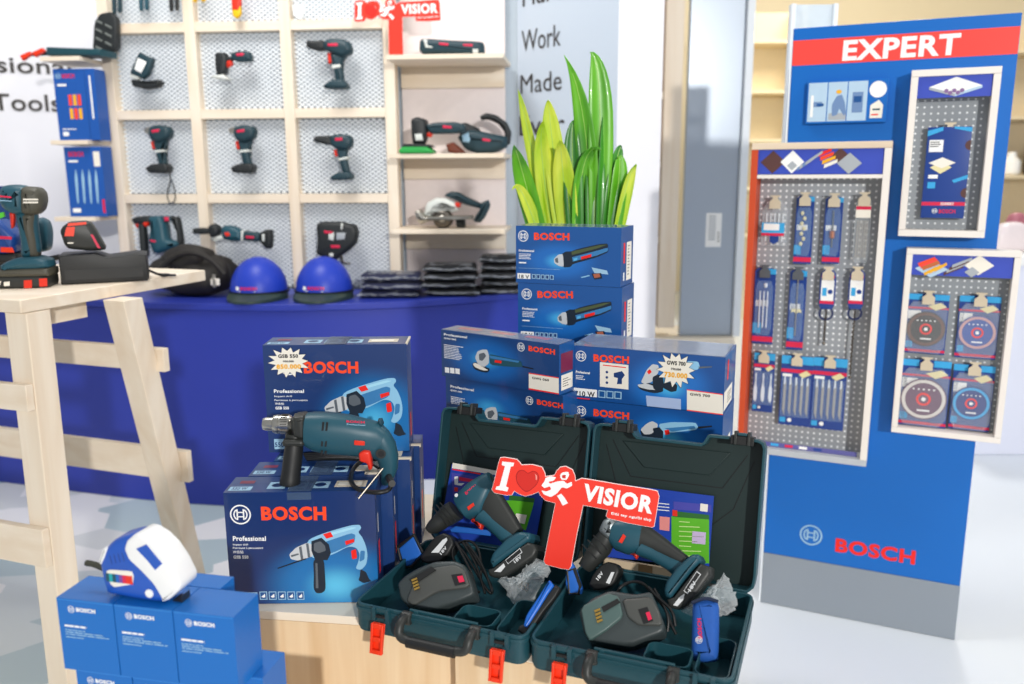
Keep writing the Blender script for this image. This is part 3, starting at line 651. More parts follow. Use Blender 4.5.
def f_blades(n, m):
    def fn(t, w, h, f, yb):
        card(t, w, h, yb, NV, r=.03); g = Fr((0, yb-.0002, 0), (1, 0, 0), (0, 0, 1)); b = MB()
        b.rect(NVL, g, -w/2, -h*.12, -w*.2, -.001); b.rect(NVL, g, w*.12, -h*.12, w/2, -.001); b.rect(PR, g, -w/2, -h*.24, w/2, -h*.19); b.rect(WHITE, g, -w*.45, -h*.3, -w*.15, -h*.26); b.flat(PEACH, g, [(w*.05, -h*.26), (w*.3, -h*.2), (w*.45, -h*.25), (w*.2, -h*.31)], .0006)
        b.rect(NVL, g, -w*.46, -h*.96, -w*.28, -h*.89); b.disc(WHITE, g, -w*.15, -h*.925, w*.07, .0006, 12); b.build('card_print', t)
        for k in range(n):
            x = -w*.36+k*w*.72/(n-1); b = MB(); q = Fr((x, yb-.0026, 0), (1, 0, 0), (0, 0, 1))
            if m == 0: b.slab(mat('blade_grey', 'A8A29A', .4), q, [(-w*.035, -h*.78), (w*.04, -h*.86), (w*.05, -h*.4), (w*.02, -h*.32), (-w*.03, -h*.32)], 0, .0016); b.slab(SHEETW, q, [(-w*.02, -h*.3), (w*.02, -h*.3), (w*.025, -h*.40), (-w*.03, -h*.42)], .0017, .0024); b.build('saw_blade', t)
            else: b.slab(SHEETW, q, [(-w*.09, -h*.8), (w*.07, -h*.84), (w*.09, -h*.6), (w*.02, -h*.52), (w*.04, -h*.34), (-w*.04, -h*.34), (-w*.02, -h*.5), (-w*.09, -h*.6)], 0, .0016, 1); b.build('spade_bit', t)
        b = MB(); b.puff(CLRB, Fr((0, yb-.0055, 0), (1, 0, 0), (0, 0, 1)), [(-w*.46, -h*.87), (w*.46, -h*.87), (w*.46, -h*.3), (-w*.46, -h*.3)], .0052, .002, 0)
        MATS.setdefault('x', None); b.build('blister', t)
    return fn
DG = mat('dark_grey_tag', '54585E', .5)
pack('drill_set_pack', 'clear wallet of bits with a blue label, leftmost in the top row', 'tool pack', 776, 199, 26, 246, f_case, 'A')
pack('bit_pack', 'narrow blue pack of pale stepped bits, second in the top row of the tall case', 'tool pack', 806, 196, 18, 264, f_long(0), 'A')
pack('bit_pack', 'narrow blue pack with a copper-coloured bit, third in the top row of the tall case', 'tool pack', 835, 197, 18, 264, f_long(1), 'A')
pack('bit_pack', 'narrow clear pack of dark bits, last in the top row of the tall case', 'tool pack', 865, 196, 17, 263, f_clear, 'A')
pack('bit_pack', 'blue pack with white bits under a dark tag, left of the middle row', 'tool pack', 766, 268, 21, 344, f_long(2), 'A', tagm=DG)
pack('bit_pack', 'long blue pack with a winged bit under a dark tag, second in the middle row', 'tool pack', 799, 270, 17, 350, f_long(3), 'A', tagm=DG)
pack('auger_bit_pack', 'shorter twisted auger bit hanging from a blue sleeve in the tall case', 'drill bit', 829, 270, 16, 309, f_auger(.228), 'A')
pack('auger_bit_pack', 'longer twisted auger bit at the right of the middle row of the tall case', 'drill bit', 858, 270, 16, 309, f_auger(.335), 'A')
pack('blade_pack', 'small blue card of spade bits at the left of the bottom row', 'tool pack', 765, 353, 21, 412, f_blades(3, 1), 'A')
pack('blade_pack', 'blue card of five saw blades in the middle of the bottom row', 'tool pack', 798, 356, 32, 426, f_blades(5, 0), 'A')
pack('blade_pack', 'blue card of five saw blades at the right of the bottom row', 'tool pack', 831, 358, 34, 430, f_blades(5, 0), 'A')
# leaflet strip on the bottom of the tall case
b = MB(); f = Fr((0, -.075, az0+.001), (1, 0, 0), (0, .35, 1)); b.fbox(mat('strip_mauve', '5C5C9C', .4), f, ax0+.02, ax1-.01, 0, .014, 0, .001)
for k in range(5): b.rect((RED, NVL, PR, WHITE, NV)[k], f, ax0+.04+k*.045, .003, ax0+.065+k*.045, .011, .0015)
plabel(b.build('printed_strip', CA), 'printed strip along the bottom')
# large blue pack
def f_big(t, w, h, f, yb):
    b = MB(); b.puff(NV, Fr((0, yb-.009, 0), (1, 0, 0), (0, 0, 1)), [(-w/2, -h), (w/2, -h), (w/2, 0), (-w/2, 0)], .009, .002, 0); b.build('pack_body', t)
    g = Fr((0, yb-.0182, 0), (1, 0, 0), (0, 0, 1)); b = MB()
    b.flat(NVL, g, [(w*.1, -h*.02), (w/2, -h*.06), (w/2, -h*.01), (w*.1, 0)]); b.flat(NVL, g, [(-w/2, -h*.1), (-w*.15, -h*.04), (-w*.15, 0), (-w/2, -h*.04)]); b.flat(NVL, g, [(w*.15, -h*.58), (w/2, -h*.52), (w/2, -h*.56), (w*.2, -h*.61)])
    b.rect(WHITE, g, -w*.44, -h*.27, -w*.12, -h*.14); scribble(b, INK, g, -w*.42, -h*.17, w*.25, 3, .003, .006, seed=5)
    slabpic(b, CREAM, g, -w*.42, -h*.39, w*.62, h*.12, .0006); slabpic(b, PEACH, g, -w*.38, -h*.44, w*.5, h*.14, .0004)
    b.rect(WHITE, g, -w*.4, -h*.56, -w*.18, -h*.52); b.rect(NVL, g, -w*.4, -h*.67, -w*.22, -h*.6)
    for q in (.2, .72): b.ring(PB, g, w*.5-.0, -h*q, .0145, .0005, .0003, 14, PI/2, 3*PI/2)
    b.rect(PR, g, -w/2, -h*.86, w/2, -h*.82); b.text(WHITE, 'EXPERT', g, -w*.05, -h*.855, h*.028, w*.3, .03, .0008)
    b.logo(WHITE, g, -w*.18, -h*.92, h*.028, .0006); b.text(PR, 'BOSCH', g, -w*.08, -h*.945, h*.045, w*.38, .03, .0006); b.build('pack_print', t)
pack('sanding_pad_pack', 'large blue EXPERT pack hanging alone in the small case', 'tool pack', 950, 127, 44, 218, f_big, 'B', plane=.03)
def disc_pack(dm, accent, clear_r=None):
    def fn(t, w, h, f, yb):
        card(t, w, h, yb, NV, r=.06); g = Fr((0, yb-.0002, 0), (1, 0, 0), (0, 0, 1)); b = MB()
        b.rect(NVL, g, -w/2, -h*.1, -w*.15, -.001); b.rect(NVL, g, w*.15, -h*.1, w/2, -.001); b.rect(PR, g, -w/2, -h*.25, w/2, -h*.22); b.rect(WHITE, g, -w*.46, -h*.42, -w*.15, -h*.28); b.rect(NVL, g, -w*.46, -h*.9, -w*.3, -h*.8); b.rect(PR, g, -w/2, -h*.97, w/2, -h*.93); b.flat(PEACH, g, [(0, -h*.2), (w*.3, -h*.14), (w*.46, -h*.2), (w*.2, -h*.27)], .0006)
        b.build('card_print', t)
        c = (0, yb-.004, -h*.58); r = min(w*.47, h*.41); b = MB()
        b.lathe(dm, c, (0, -1, 0), [(0, r), (.002, r), (.002, r*.2), (.0022, 0.001)], 32)
        q = Fr((c[0], c[1]-.0025, c[2]), (1, 0, 0), (0, 0, 1)); b.ring(accent, q, 0, 0, r*.95, r*.8); b.ring(RED, q, 0, 0, r*.32, r*.22); b.disc(WHITE, q, 0, 0, r*.1, .0006, 12)
        for k in range(5): b.rect(WHITE, q, -r*.5+k*r*.22, r*.45, -r*.42+k*r*.22, r*.52)
        b.rect(WHITE, q, -r*.25, -r*.6, r*.3, -r*.52); b.build('cutting_disc', t)
        b = MB(); b.puff(CLR, Fr((0, yb-.008, 0), (1, 0, 0), (0, 0, 1)), [(-w*.48, -h*.98), (w*.48, -h*.98), (w*.48, -h*.12), (-w*.48, -h*.12)], .0075, .004, 1); b.build('blister', t)
    return fn
pack('disc_pack', 'blue pack with a dark flap disc, upper left in the disc case', 'tool pack', 929, 294, 42, 354, disc_pack(mat('dark_flap_disc', '3C3634', .6), mat('flap_brown', '6B4A3E', .6)), 'C', plane=.03)
pack('disc_pack', 'framed clear pack with a blue and red disc, upper right in the disc case', 'tool pack', 981, 296, 42, 359, disc_pack(mat('blue_disc', '3A55A0', .4), mat('disc_pale', 'C79A9A', .5)), 'C', plane=.03)
pack('disc_pack', 'pack with a large brown-violet disc behind a pale crescent, lower left in the disc case', 'tool pack', 927, 360, 50, 427, disc_pack(mat('plum_disc', '6A4660', .4), mat('cream_rim', 'D8D2CC', .5)), 'C', plane=.036)
pack('disc_pack', 'pack with a navy disc ringed in pale blue, lower right in the disc case', 'tool pack', 975, 365, 42, 431, disc_pack(mat('navy_disc', '22367E', .4), NVL), 'C', plane=.03)
# clear front sheet of the disc case
# =================================================================== WORKING PLANES
class Pl:
    """a plane in the room with its own matrix; m() gives local (x, z) of the point seen at a picture position"""
    def __init__(s, o, yaw=0, lean=0, roll=0):
        X = V((math.cos(yaw), math.sin(yaw), 0)); B = V((-math.sin(yaw), math.cos(yaw), 0))
        Z = B*math.sin(lean)+V((0, 0, 1))*math.cos(lean)
        s.o = V(o); s.X = X; s.Z = Z; s.n = X.cross(Z); s.mw = frame_mw(s.o, X, Z); s.yaw = yaw
    def m(s, px, py, off=0):
        p = on_plane(px, py, s.o+s.n*off, s.n)-s.o; return (p.dot(s.X), p.dot(s.Z))
    def P(s, pts, c=None, off=0):
        if c: pts = [(c[0]+x/c[2], c[1]+y/c[2]) for x, y in pts]
        return [s.m(x, y, off) for x, y in pts]
    def text(s, b, mt, st, a, e, h, bold=0, z=.001, c=None, shear=0):
        """lettering whose baseline runs from picture point a to e; h = cap height in metres"""
        A, E = s.P([a, e], c, z); d = V((E[0]-A[0], E[1]-A[1])); f = XZ.sub(A[0], A[1], 0, math.atan2(d.y, d.x))
        b.text(mt, st, f, 0, 0, h, d.length, bold, z, shear=shear)
K2 = (220, 330, 4.0227)
# =================================================================== WOODEN BLOCKS
T = .734
FT = Fr((0, 0, 0), (1, 0, 0), (0, 1, 0))
def block(label, pts, z1, zb=.001):
    t = thing('wooden_block', label, 'display block', (0, 0, 0)); b = MB(); b.slab(OAK, FT, pts, zb, z1-.0165); b.build('block_body', t, bev=.001)
    b = MB(); b.slab(OAKT, FT, pts, z1-.016, z1); b.build('top_board', t, bev=.001); return t
block('pale ash wooden block under the drill cartons, left of the open cases', [(-.50, 1.385), (-.102, 1.332), (-.102, 1.92), (-.50, 1.96)], T)
block('pale ash wooden block carrying the two open tool cases', [(-.1, 1.295), (.275, 1.12), (.52, 1.80), (.50, 2.3), (-.1, 2.3)], T)
# =================================================================== CARTONS
class Carton:
    def __init__(s, label, o, yaw, W, D, H, base, front, px, group=None, name='tool_carton', edge=True):
        s.W, s.D, s.H = W, D, H; s.t = thing(name, label, 'carton', o, yaw, group)
        s.o = V(o); s.yaw = yaw; s.pl = Pl(o, yaw)
        b = MB(); b.add(base, [(0, 0, 0), (W, 0, 0), (W, D, 0), (0, D, 0), (0, 0, H), (W, 0, H), (W, D, H), (0, D, H)], [(0, 1, 2, 3), (4, 5, 6, 7), (1, 2, 6, 5), (2, 3, 7, 6), (3, 0, 4, 7)])
        b.add(front, [(0, 0, 0), (W, 0, 0), (W, 0, H), (0, 0, H)], [(0, 1, 2, 3)])
        if edge:
            e = .0016
            b.box(base, W-.012, W+e*.3, -e*.2, 0, .0, .0001)
        s.b = b; s.top = Fr((0, 0, H), (1, 0, 0), (0, 1, 0)); s.right = Fr((W, 0, 0), (0, 1, 0), (0, 0, 1))
    def m(s, px, py): return s.pl.m(px, py)
    def poly(s, mt, pts, c=None, z=.0004, sm=0): s.b.flat(mt, XZ, s.pl.P(pts, c), z, sm)
    def quad(s, mt, x0, y0, x1, y1, c=None, z=.0004):
        (a, bb), (d, e) = s.pl.P([(x0, y0), (x1, y1)], c); s.b.rect(mt, XZ, a, min(bb, e), d, max(bb, e), z)
    def rectm(s, mt, x0, z0, x1, z1, z=.0004): s.b.rect(mt, XZ, x0, z0, x1, z1, z)
    def flaps(s, seam=True):
        s.b.rect(mat('carton_seam', '0C2048', .6), s.top, .002, s.D*.52, s.W-.002, s.D*.525, .0003)
    def done(s): return s.b.build('printed_box', s.t, bev=.0012)
HX = mat('halo_white_blue', 'A8DCF2', .3)
BODYB = mat('printed_tool_blue', '8FC4E4', .35); BODYS = mat('printed_tool_shade', '3C7DB4', .35); BODYD = mat('printed_tool_dark', '1E2A38', .35)
METALP = mat('printed_metal', 'C9CDD0', .3); METALD = mat('printed_metal_dark', '5E666E', .3); LIME = mat('leaflet_green', '5DB528', .4, var=.12, scale=25)
def art_drill(c, C, z=.0006):
    P = lambda mt, pts, zz, sm=1: c.poly(mt, pts, C, zz, sm)
    P(BODYB, [(200, 110), (270, 80), (380, 48), (416, 46), (422, 60), (408, 76), (425, 95), (440, 130), (447, 168), (442, 205), (420, 228), (398, 222), (408, 200), (416, 165), (402, 138), (370, 132), (310, 165), (240, 185), (215, 170)], z, 2)
    P(BODYS, [(262, 120), (380, 80), (398, 86), (394, 120), (310, 158), (270, 165)], z+.0001); P(HX, [(285, 82), (380, 56), (404, 58), (380, 66), (290, 92)], z+.0001)
    P(BODYD, [(222, 112), (262, 98), (292, 125), (300, 160), (286, 188), (236, 186), (222, 150)], z+.0002, 0); P(METALD, [(232, 120), (258, 112), (276, 130), (280, 150), (250, 160), (232, 150)], z+.0003)
    P(METALP, [(133, 165), (160, 138), (205, 118), (226, 125), (230, 172), (170, 190), (140, 184)], z+.0001, 1); P(METALD, [(172, 136), (182, 132), (190, 184), (180, 187)], z+.0002, 0); P(METALD, [(200, 122), (210, 120), (218, 176), (208, 178)], z+.0002, 0); P(METALD, [(140, 168), (170, 160), (172, 166), (142, 176)], z+.0002, 0)
    P(INK, [(86, 219), (200, 179), (202, 184), (88, 223)], z+.0001, 0)
    P(BODYD, [(228, 184), (272, 180), (276, 240), (280, 306), (264, 320), (240, 320), (230, 300), (232, 240)], z+.0001, 2); P(METALD, [(238, 200), (246, 200), (250, 300), (240, 300)], z+.0002, 0)
    P(RED, [(380, 150), (400, 143), (405, 180), (385, 185)], z+.0002); P(RED, [(268, 84), (298, 75), (310, 94), (282, 102)], z+.0003, 0); P(RED, [(356, 112), (392, 102), (394, 115), (360, 128)], z+.0003, 0)
    P(BODYS, [(418, 150), (436, 150), (434, 185), (414, 195)], z+.0002); P(BODYD, [(418, 224), (440, 235), (452, 262), (462, 272), (430, 280), (410, 268), (416, 250)], z+.0001)
def starburst(t, pl, cx, cy, rx, ry, l1, l2, l3, mt=CREAM):
    c = pl.m(cx, cy, .003); ex = pl.m(cx+rx, cy, .003); ey = pl.m(cx, cy-ry, .003); RX = V((ex[0]-c[0], ex[1]-c[1])).length; RY = abs(ey[1]-c[1])
    b = MB(); f = XZ.sub(c[0], c[1], .0022); pts = []
    r = random.Random(3)
    for i in range(28):
        a = 2*PI*i/28+.06; k = 1.08 if i % 2 == 0 else .74
        k *= r.uniform(.93, 1.05); pts.append((RX*k*math.cos(a), RY*k*math.sin(a)))
    b.slab(INK, f, [(x*1.035, y*1.035) for x, y in pts], 0, .0004); b.slab(mt, f, pts, .0004, .0009)
    b.text(INK, l1, f, 0, RY*.28, RY*.26, RX*1.05, .045, .0012, anchor='c'); b.text(INK, l2, f, 0, -RY*.03, RY*.15, RX*.55, .02, .0012, anchor='c'); b.rect(INK, f, -RX*.3, RY*.035, RX*.3, RY*.06, .0013); b.text(YELL, l3, f, 0, -RY*.48, RY*.33, RX*1.3, .05, .0012, anchor='c')
    o = b.build('price_sticker', t); plabel(o, 'cream starburst price sticker'); return o
def top_icons(c, k=1):
    W, D = c.W, c.D; b = c.b; f = c.top
    b.rect(PALE, f, W*.02, D*.12, W*.17, D*.36); b.text(NAVYD, '550 W', f, W*.04, D*.16, D*.16, W*.1, .02, .0006); b.rect(mat('maroon_print', '7A2444', .4), f, W*.06, D*.56, W*.16, D*.74)
    for i in range(3): b.rect(PALE, f, W*(.27+i*.145), D*.2, W*(.39+i*.145), D*.62); b.disc(NAVYD, f, W*(.33+i*.145), D*.42, D*.13, .0006, 10); b.rect(NAVYD, f, W*(.29+i*.145), D*.4, W*(.37+i*.145), D*.45, .0006)
    b.rect(BOARD, f, W*.72, D*.25, W*.93, D*.66); b.rect(CREAM, f, W*.74, D*.34, W*.9, D*.56, .0006); b.rect(mat('tape_sheen', '4A5E7C', .15, alpha=.8), f, W*.42, D*.0, W*.58, D*.999, .0009)
# four impact-drill cartons standing in a row, one more on top
AW, AH, AD = .266, .214, .078
GA1 = glow('drill_carton_front', '142F66', '5CC4EC', AW*.72, AH*.16, .155, .105, mid='1673B6')
def art_front(c, X0, Y0):                           # X0,Y0: picture position of the crop origin used for the drill picture
    C = (X0, Y0, 4.0)
    art_drill(c, C)
    tx = lambda mt, st, ax, ay, ex, h, bo: c.pl.text(c.b, mt, st, (X0+ax/4, Y0+ay/4), (X0+ex/4, Y0+ay/4), h, bo, .0006)
    tx(ORANGE, 'BOSCH', 22, 30, 282, .0265, .045)
    x, z = c.m(X0-62/4, Y0+6/4); c.b.logo(WHITE, XZ, x, z, .0185)
    tx(WHITE, 'Professional', -92, 112, 40, .0095, .03); tx(WHITE, 'Impact drill', -92, 132, -32, .0046, .01); tx(WHITE, 'Perceuse à percussion', -92, 146, 28, .005, .01); tx(WHITE, '冲击钻', -92, 162, -50, .0058, .01); tx(WHITE, 'GSB 550', -90, 183, -30, .0062, .04)
def icon_strip(c, X0, Y0):
    C = (X0, Y0, 4.0)
    c.quad(PALE, -90, 318, 8, 352, C); c.pl.text(c.b, NAVYD, '550 W', (X0-78/4, Y0+346/4), (X0-2/4, Y0+346/4), .0095, .03, .0008)
    for i in range(5):
        c.quad(PALE, 14+i*37, 314, 46+i*37, 346, C); c.quad(NAVY, 17+i*37, 317, 43+i*37, 343, C, .0006); c.poly(WHITE, [(22+i*37, 334), (36+i*37, 322), (38+i*37, 336), (30+i*37, 338)], C, .0008)
spots = [((-.511, 1.40), 1.5, 'closed blue impact drill carton at the front of the row, facing the viewer'),
         ((-.492, 1.483), 1.2, 'second blue drill carton in the row, just behind the front carton'),
         ((-.468, 1.566), 1.0, 'third blue drill carton in the row, with torn pale edges, under the upright top carton'),
         ((-.458, 1.650), .8, 'rearmost blue drill carton of the row on the wooden block')]
for i, ((x, y), yw, lb) in enumerate(spots):
    c = Carton(lb, (x, y, T+.001), math.radians(yw), AW, AD, AH, NAVYD, GA1 if i == 0 else NAVYD, None, 'impact drill cartons on the wooden block')
    c.flaps()
    if i < 3: top_icons(c)
    if i == 0:
        art_front(c, 256, 513); icon_strip(c, 256, 513)
        c.b.rect(mat('tape_sheen', '4A5E7C', .15), XZ, AW*.42, AH*.93, AW*.58, AH-.001, .0006)
    # right side print and worn edges
    c.b.rect(RED, c.right, AD*.3, AH*.2, AD*.5, AH*.5); c.b.rect(WHITE, c.right, AD*.3, AH*.58, AD*.4, AH*.75)
    if i: c.b.bar(BOARD, (AW+.0005, .004, AH*.55), (AW+.0005, .004, AH), .006, .006); c.b.bar(BOARD, (AW-.05, .004, AH+.0005), (AW+.003, .004, AH+.0005), .007, .006)
    c.done()
UB = Carton('upright blue drill carton with a cream price star, standing on top of the row', (-.490, 1.615, T+.001+AH+.001), math.radians(1.2), AW*1.06, .08, AH*1.03, NAVYD, glow('upper_drill_carton_front', '17356C', '4FB8E6', AW*.8, AH*.30, .13, .12, mid='1870B4'), None, 'impact drill cartons on the wooden block')
UB.flaps(); top_icons(UB); X0, Y0 = 256+140/4, 342+97/4
C_ = (X0, Y0, 4.0); art_drill(UB, C_)
UB.pl.text(UB.b, ORANGE, 'BOSCH', (304, 373.5), (358.5, 373.5), .0245, .045, .0006); UB.b.logo(WHITE, XZ, *UB.m(288.5, 366), .0185)
for st, ax, ay, ex, h, bo in (('Professional', 274, 393, 304, .0075, .03), ('Impact drill', 274.5, 397.5, 292, .0042, .01), ('Perceuse à percussion', 274.5, 401.5, 308, .0046, .01), ('冲击钻', 275, 405, 284, .0052, .01), ('GSB 550', 275.5, 409.5, 289, .006, .04)):
    UB.pl.text(UB.b, WHITE, st, (ax, ay), (ex, ay), h, bo, .0006)
UB.quad(PALE, 274, 439, 285, 449); UB.pl.text(UB.b, NAVYD, '550', (275, 447), (284, 447), .010, .03, .0008)
UB.b.bar(BOARD, (UB.W, .002, UB.H*.9), (UB.W, .002, UB.H), .005, .005); UB.b.bar(BOARD, (UB.W, .003, UB.H), (UB.W, .07, UB.H), .004, .004); UB.b.rect(RED, UB.right, .03, .02, .05, .07)
UB.done(); starburst(UB.t, UB.pl, 288.5, 362, 19, 14.5, 'GSB 550', '950.000', '850.000')
# ------------------------------------------------------------------ grinder cartons and narrow cartons
def grinder_art(c, C, w, z=.0006, small=False):
    pass
yJ = math.radians(-31)
BOX9 = KRAFT
gj = glow('sander_carton_front', '153E76', '3FA8E4', .12, .05, .12, .06, mid='1A64B0')
J0 = atz(442, 375.5, 1.058); J1 = atz(559, 395.6, 1.058); J1 = V((J1.x, J1.y, 1.058)); yJ = math.atan2(J1.y-J0.y, J1.x-J0.x); WJ = (J1-J0).length
CJ = (430, 310, 5.7)
def jart(c, C):
    P = lambda mt, pts, z, sm=1: c.poly(mt, pts, C, z, sm)
    P(BODYD, [(240, 305), (262, 295), (320, 325), (345, 335), (330, 358), (290, 352), (250, 335)], .0006, 2); P(CREAM, [(244, 305), (262, 300), (322, 336), (335, 345), (300, 344), (255, 325)], .0007, 2)
    P(METALP, [(258, 270), (272, 235), (300, 225), (328, 226), (338, 262), (336, 305), (310, 325), (275, 310)], .0008, 1); P(METALD, [(280, 250), (310, 242), (322, 262), (300, 290), (282, 285)], .0009)
    P(TEAL, [(336, 250), (420, 268), (520, 290), (530, 326), (440, 322), (345, 312)], .0008, 1); P(BODYS, [(340, 258), (510, 290), (505, 300), (345, 275)], .0009, 0); P(RED, [(372, 284), (410, 290), (408, 304), (370, 298)], .001, 0); P(INK, [(528, 318), (590, 332), (590, 338), (528, 326)], .0008, 0)
def jbox(label, o, dz, full):
    c = Carton(label, o, yJ, WJ, .058, .104, NAVY, gj, None, 'grinder and sander cartons behind the open cases')
    c.flaps(); return c
c = jbox('blue sander carton with a white model label, upper of the left pair behind the lids', (J0.x, J0.y, 1.058), 0, 1)
jart(c, CJ)
c.pl.text(c.b, ORANGE, 'BOSCH', (528.5, 351), (555, 355), .0115, .045, .0006); c.b.logo(WHITE, XZ, *c.m(521, 347), .0092)
c.pl.text(c.b, WHITE, 'Professional', (444, 335.5), (467, 338.5), .0056, .03, .0006); c.pl.text(c.b, WHITE, 'GWS 060', (444, 339), (456, 340.5), .004, .03, .0006)
x, z = c.m(444, 344); scribble(c.b, WHITE, XZ, x, z-.002, .055, 9, .0016, .0036, seed=2)
for k in range(3): c.quad(WHITE, 445+k*5.2, 367+k*.6, 449.4+k*5.2, 373+k*.6)
c.quad(CREAM, 530, 374, 558.6, 391); c.poly(CREAM, [(529, 373), (559, 378), (559, 394), (529, 389)], None, .0008); c.pl.text(c.b, INK, 'GWS 060', (532, 379), (549, 381.5), .0052, .03, .001); x, z = c.m(541, 384); scribble(c.b, INK, XZ, x, z, .035, 4, .0012, .0034, seed=4); c.poly(RED, [(529, 388), (559, 393.2), (559, 394.4), (529, 389.4)], None, .0009); c.poly(COR, [(529, 372.6), (559, 377.4), (559, 378.4), (529, 373.6)], None, .0009)
c.b.rect(CREAM, c.right, .008, .008, .052, .04); scribble(c.b, INK, c.right, .014, .03, .03, 4, .0015, .005, seed=8); c.b.rect(mat('maroon_print', '7A2444', .4), c.right, .006, .045, .052, .085)
for k in range(3): c.b.rect(RED, c.top, .02+k*.09, .03, .08+k*.09, .05)
c.b.slab(FOILP, c.top, [(0.002, .001), (WJ-.002, .001), (WJ-.004, .056), (.002, .056)], .001, .0016)
c.done()
o2 = (J0.x+.008, J0.y+.0, 1.058-.1055)
c = jbox('blue sander carton, lower of the left pair behind the lids', o2, 0, 1); jart(c, (438.5, 367.5, 5.7))
c.pl.text(c.b, ORANGE, 'BOSCH', (537, 404.5), (563, 409), .0115, .045, .0006); c.b.logo(WHITE, XZ, *c.m(529.5, 400.5), .0092); c.pl.text(c.b, WHITE, 'Professional', (450.5, 387.5), (474, 391.5), .0058, .03, .0006); c.pl.text(c.b, WHITE, 'GWS 060', (450.5, 391), (462, 393), .004, .03, .0006); x, z = c.m(451, 396); scribble(c.b, WHITE, XZ, x, z-.002, .05, 5, .0016, .0036, seed=9)
c.done()
# right pair
H0 = atz(570.5, 398, 1.039); H1 = atz(723, 414, 1.039); yH = math.atan2(H1.y-H0.y, H1.x-H0.x); WH = (H1-H0).length
gh = glow('grinder_carton_front', '154D92', '4FC0F0', .205, .045, .1, .07, mid='1E70C4')
for lv, lb in ((0, 'blue angle grinder carton with a cream price star and 710 W strip'), (1, 'blue angle grinder carton under the one with the price star')):
    c = Carton(lb, (H0.x+lv*.001, H0.y+lv*.001, 1.039-lv*.1135), yH, WH, .135, .112, NAVY, gh, None, 'grinder and sander cartons behind the open cases')
    c.flaps(); C = (512, 342, 4); P = lambda mt, pts, z, sm=1: c.poly(mt, pts, C, z, sm)
    c.pl.text(c.b, ORANGE, 'BOSCH', (593.5, 361.5+lv*54.5), (629, 364+lv*56), .0155, .045, .0006); c.b.logo(WHITE, XZ, *c.m(581, 356+lv*55), .0112)
    for q, (yy, l) in enumerate(((.03, .04), (.052, .08), (.045, .085), (.026, .01))): pass
    x, z = c.m(576, 372+lv*56); c.b.text(WHITE, 'Professional', XZ, x, z-.002, .0055, .03, .03, .0006); scribble(c.b, WHITE, XZ, x, z-.008, .025, 3, .0014, .0034, seed=3)
    if lv == 0:
        P(BODYD, [(500, 172), (540, 160), (600, 178), (608, 198), (570, 206), (515, 192)], .0006, 2); P(METALP, [(502, 170), (540, 166), (590, 184), (592, 192), (545, 190), (508, 180)], .0007, 1)
        P(METALP, [(516, 160), (540, 110), (562, 88), (586, 92), (588, 118), (560, 160), (530, 168)], .0008, 1); P(RED, [(540, 118), (552, 108), (560, 120), (548, 130)], .0009)
        P(BODYD, [(562, 140), (585, 128), (606, 145), (608, 185), (585, 198), (565, 185)], .0009, 1); P(BODYD, [(606, 165), (640, 158), (662, 172), (658, 196), (636, 200), (606, 184)], .0008, 1); P(BODYB, [(700, 76), (745, 78), (752, 100), (740, 112), (700, 110)], .0007, 1); P(METALD, [(745, 98), (800, 97), (800, 101), (748, 106)], .0007, 0)
        c.quad(WHITE, 572, 387.3, 597, 397.3, None, .0006); c.pl.text(c.b, INK, '710 W', (575, 396.0), (595, 397.4), .0115, .025, .0008)
        for k in range(3): c.quad(PALE, 598.5+k*8, 390+k*.6, 605.5+k*8, 398+k*.6, None, .0006); c.quad(NAVY, 599.5+k*8, 391+k*.6, 604.5+k*8, 397+k*.6, None, .0008)
        c.poly(RED, [(577, 397.4), (590, 398.6), (590, 399.6), (577, 398.4)], None, .0008)
        c.poly(CREAM, [(600, 362), (628.5, 365), (628.5, 389.5), (600, 386.5)], None, .0006); c.poly(NAVYD, [(614, 373), (622, 371), (625, 375), (622, 379), (622, 384), (617, 384), (618, 378), (614, 377)], None, .0008); c.poly(RED, [(603, 364.5), (626, 367), (626, 368), (603, 365.5)], None, .0008)
        for k in range(3): c.b.disc(NAVYD, XZ, *c.m(607, 372+k*5.3), .0028, .0008, 10)
        c.poly(mat('milky_label', 'A9BCE0', .3), [(646, 395.5), (681, 399), (681, 409.5), (647, 406)], None, .0006); x, z = c.m(657, 402); scribble(c.b, WHITE, XZ, x, z, .04, 2, .002, .005, seed=7)
        c.poly(CREAM, [(687, 390), (723, 395), (723, 414.5), (687, 410)], None, .0006); c.pl.text(c.b, INK, 'GWS 700', (690, 395.5), (710, 397.5), .0055, .03, .0008); x, z = c.m(700, 402); scribble(c.b, INK, XZ, x, z, .035, 3, .0014, .004, seed=12); x, z = c.m(690, 402); scribble(c.b, INK, XZ, x, z, .012, 3, .002, .004, seed=13)
        c.poly(COR, [(687, 389.2), (723, 394), (723, 395), (687, 390.2)], None, .0008); c.poly(COR, [(687, 409.5), (723, 414), (723, 415), (687, 410.5)], None, .0008)
        c.b.rect(CREAM, c.right, .002, .004, .1, .042); scribble(c.b, INK, c.right, .04, .03, .05, 4, .002, .006, seed=15)
    else:
        P(BODYD, [(512, 352), (550, 356), (600, 372), (606, 392), (560, 392), (520, 380)], .0006, 1); P(METALP, [(514, 350), (540, 325), (562, 316), (584, 328), (580, 350), (556, 368), (530, 370)], .0008, 1); P(BODYD, [(562, 345), (590, 340), (606, 358), (604, 384), (575, 384)], .0009, 1)
        P(BODYB, [(585, 328), (640, 320), (735, 322), (745, 340), (735, 352), (640, 362), (606, 372)], .0007, 1); P(BODYS, [(610, 345), (730, 335), (735, 345), (640, 358)], .0008, 0); P(RED, [(610, 352), (628, 350), (632, 368), (614, 372)], .0009); P(INK, [(745, 338), (800, 334), (800, 340), (745, 346)], .0008, 0)
        c.b.rect(CREAM, c.right, .01, .01, .1, .05)
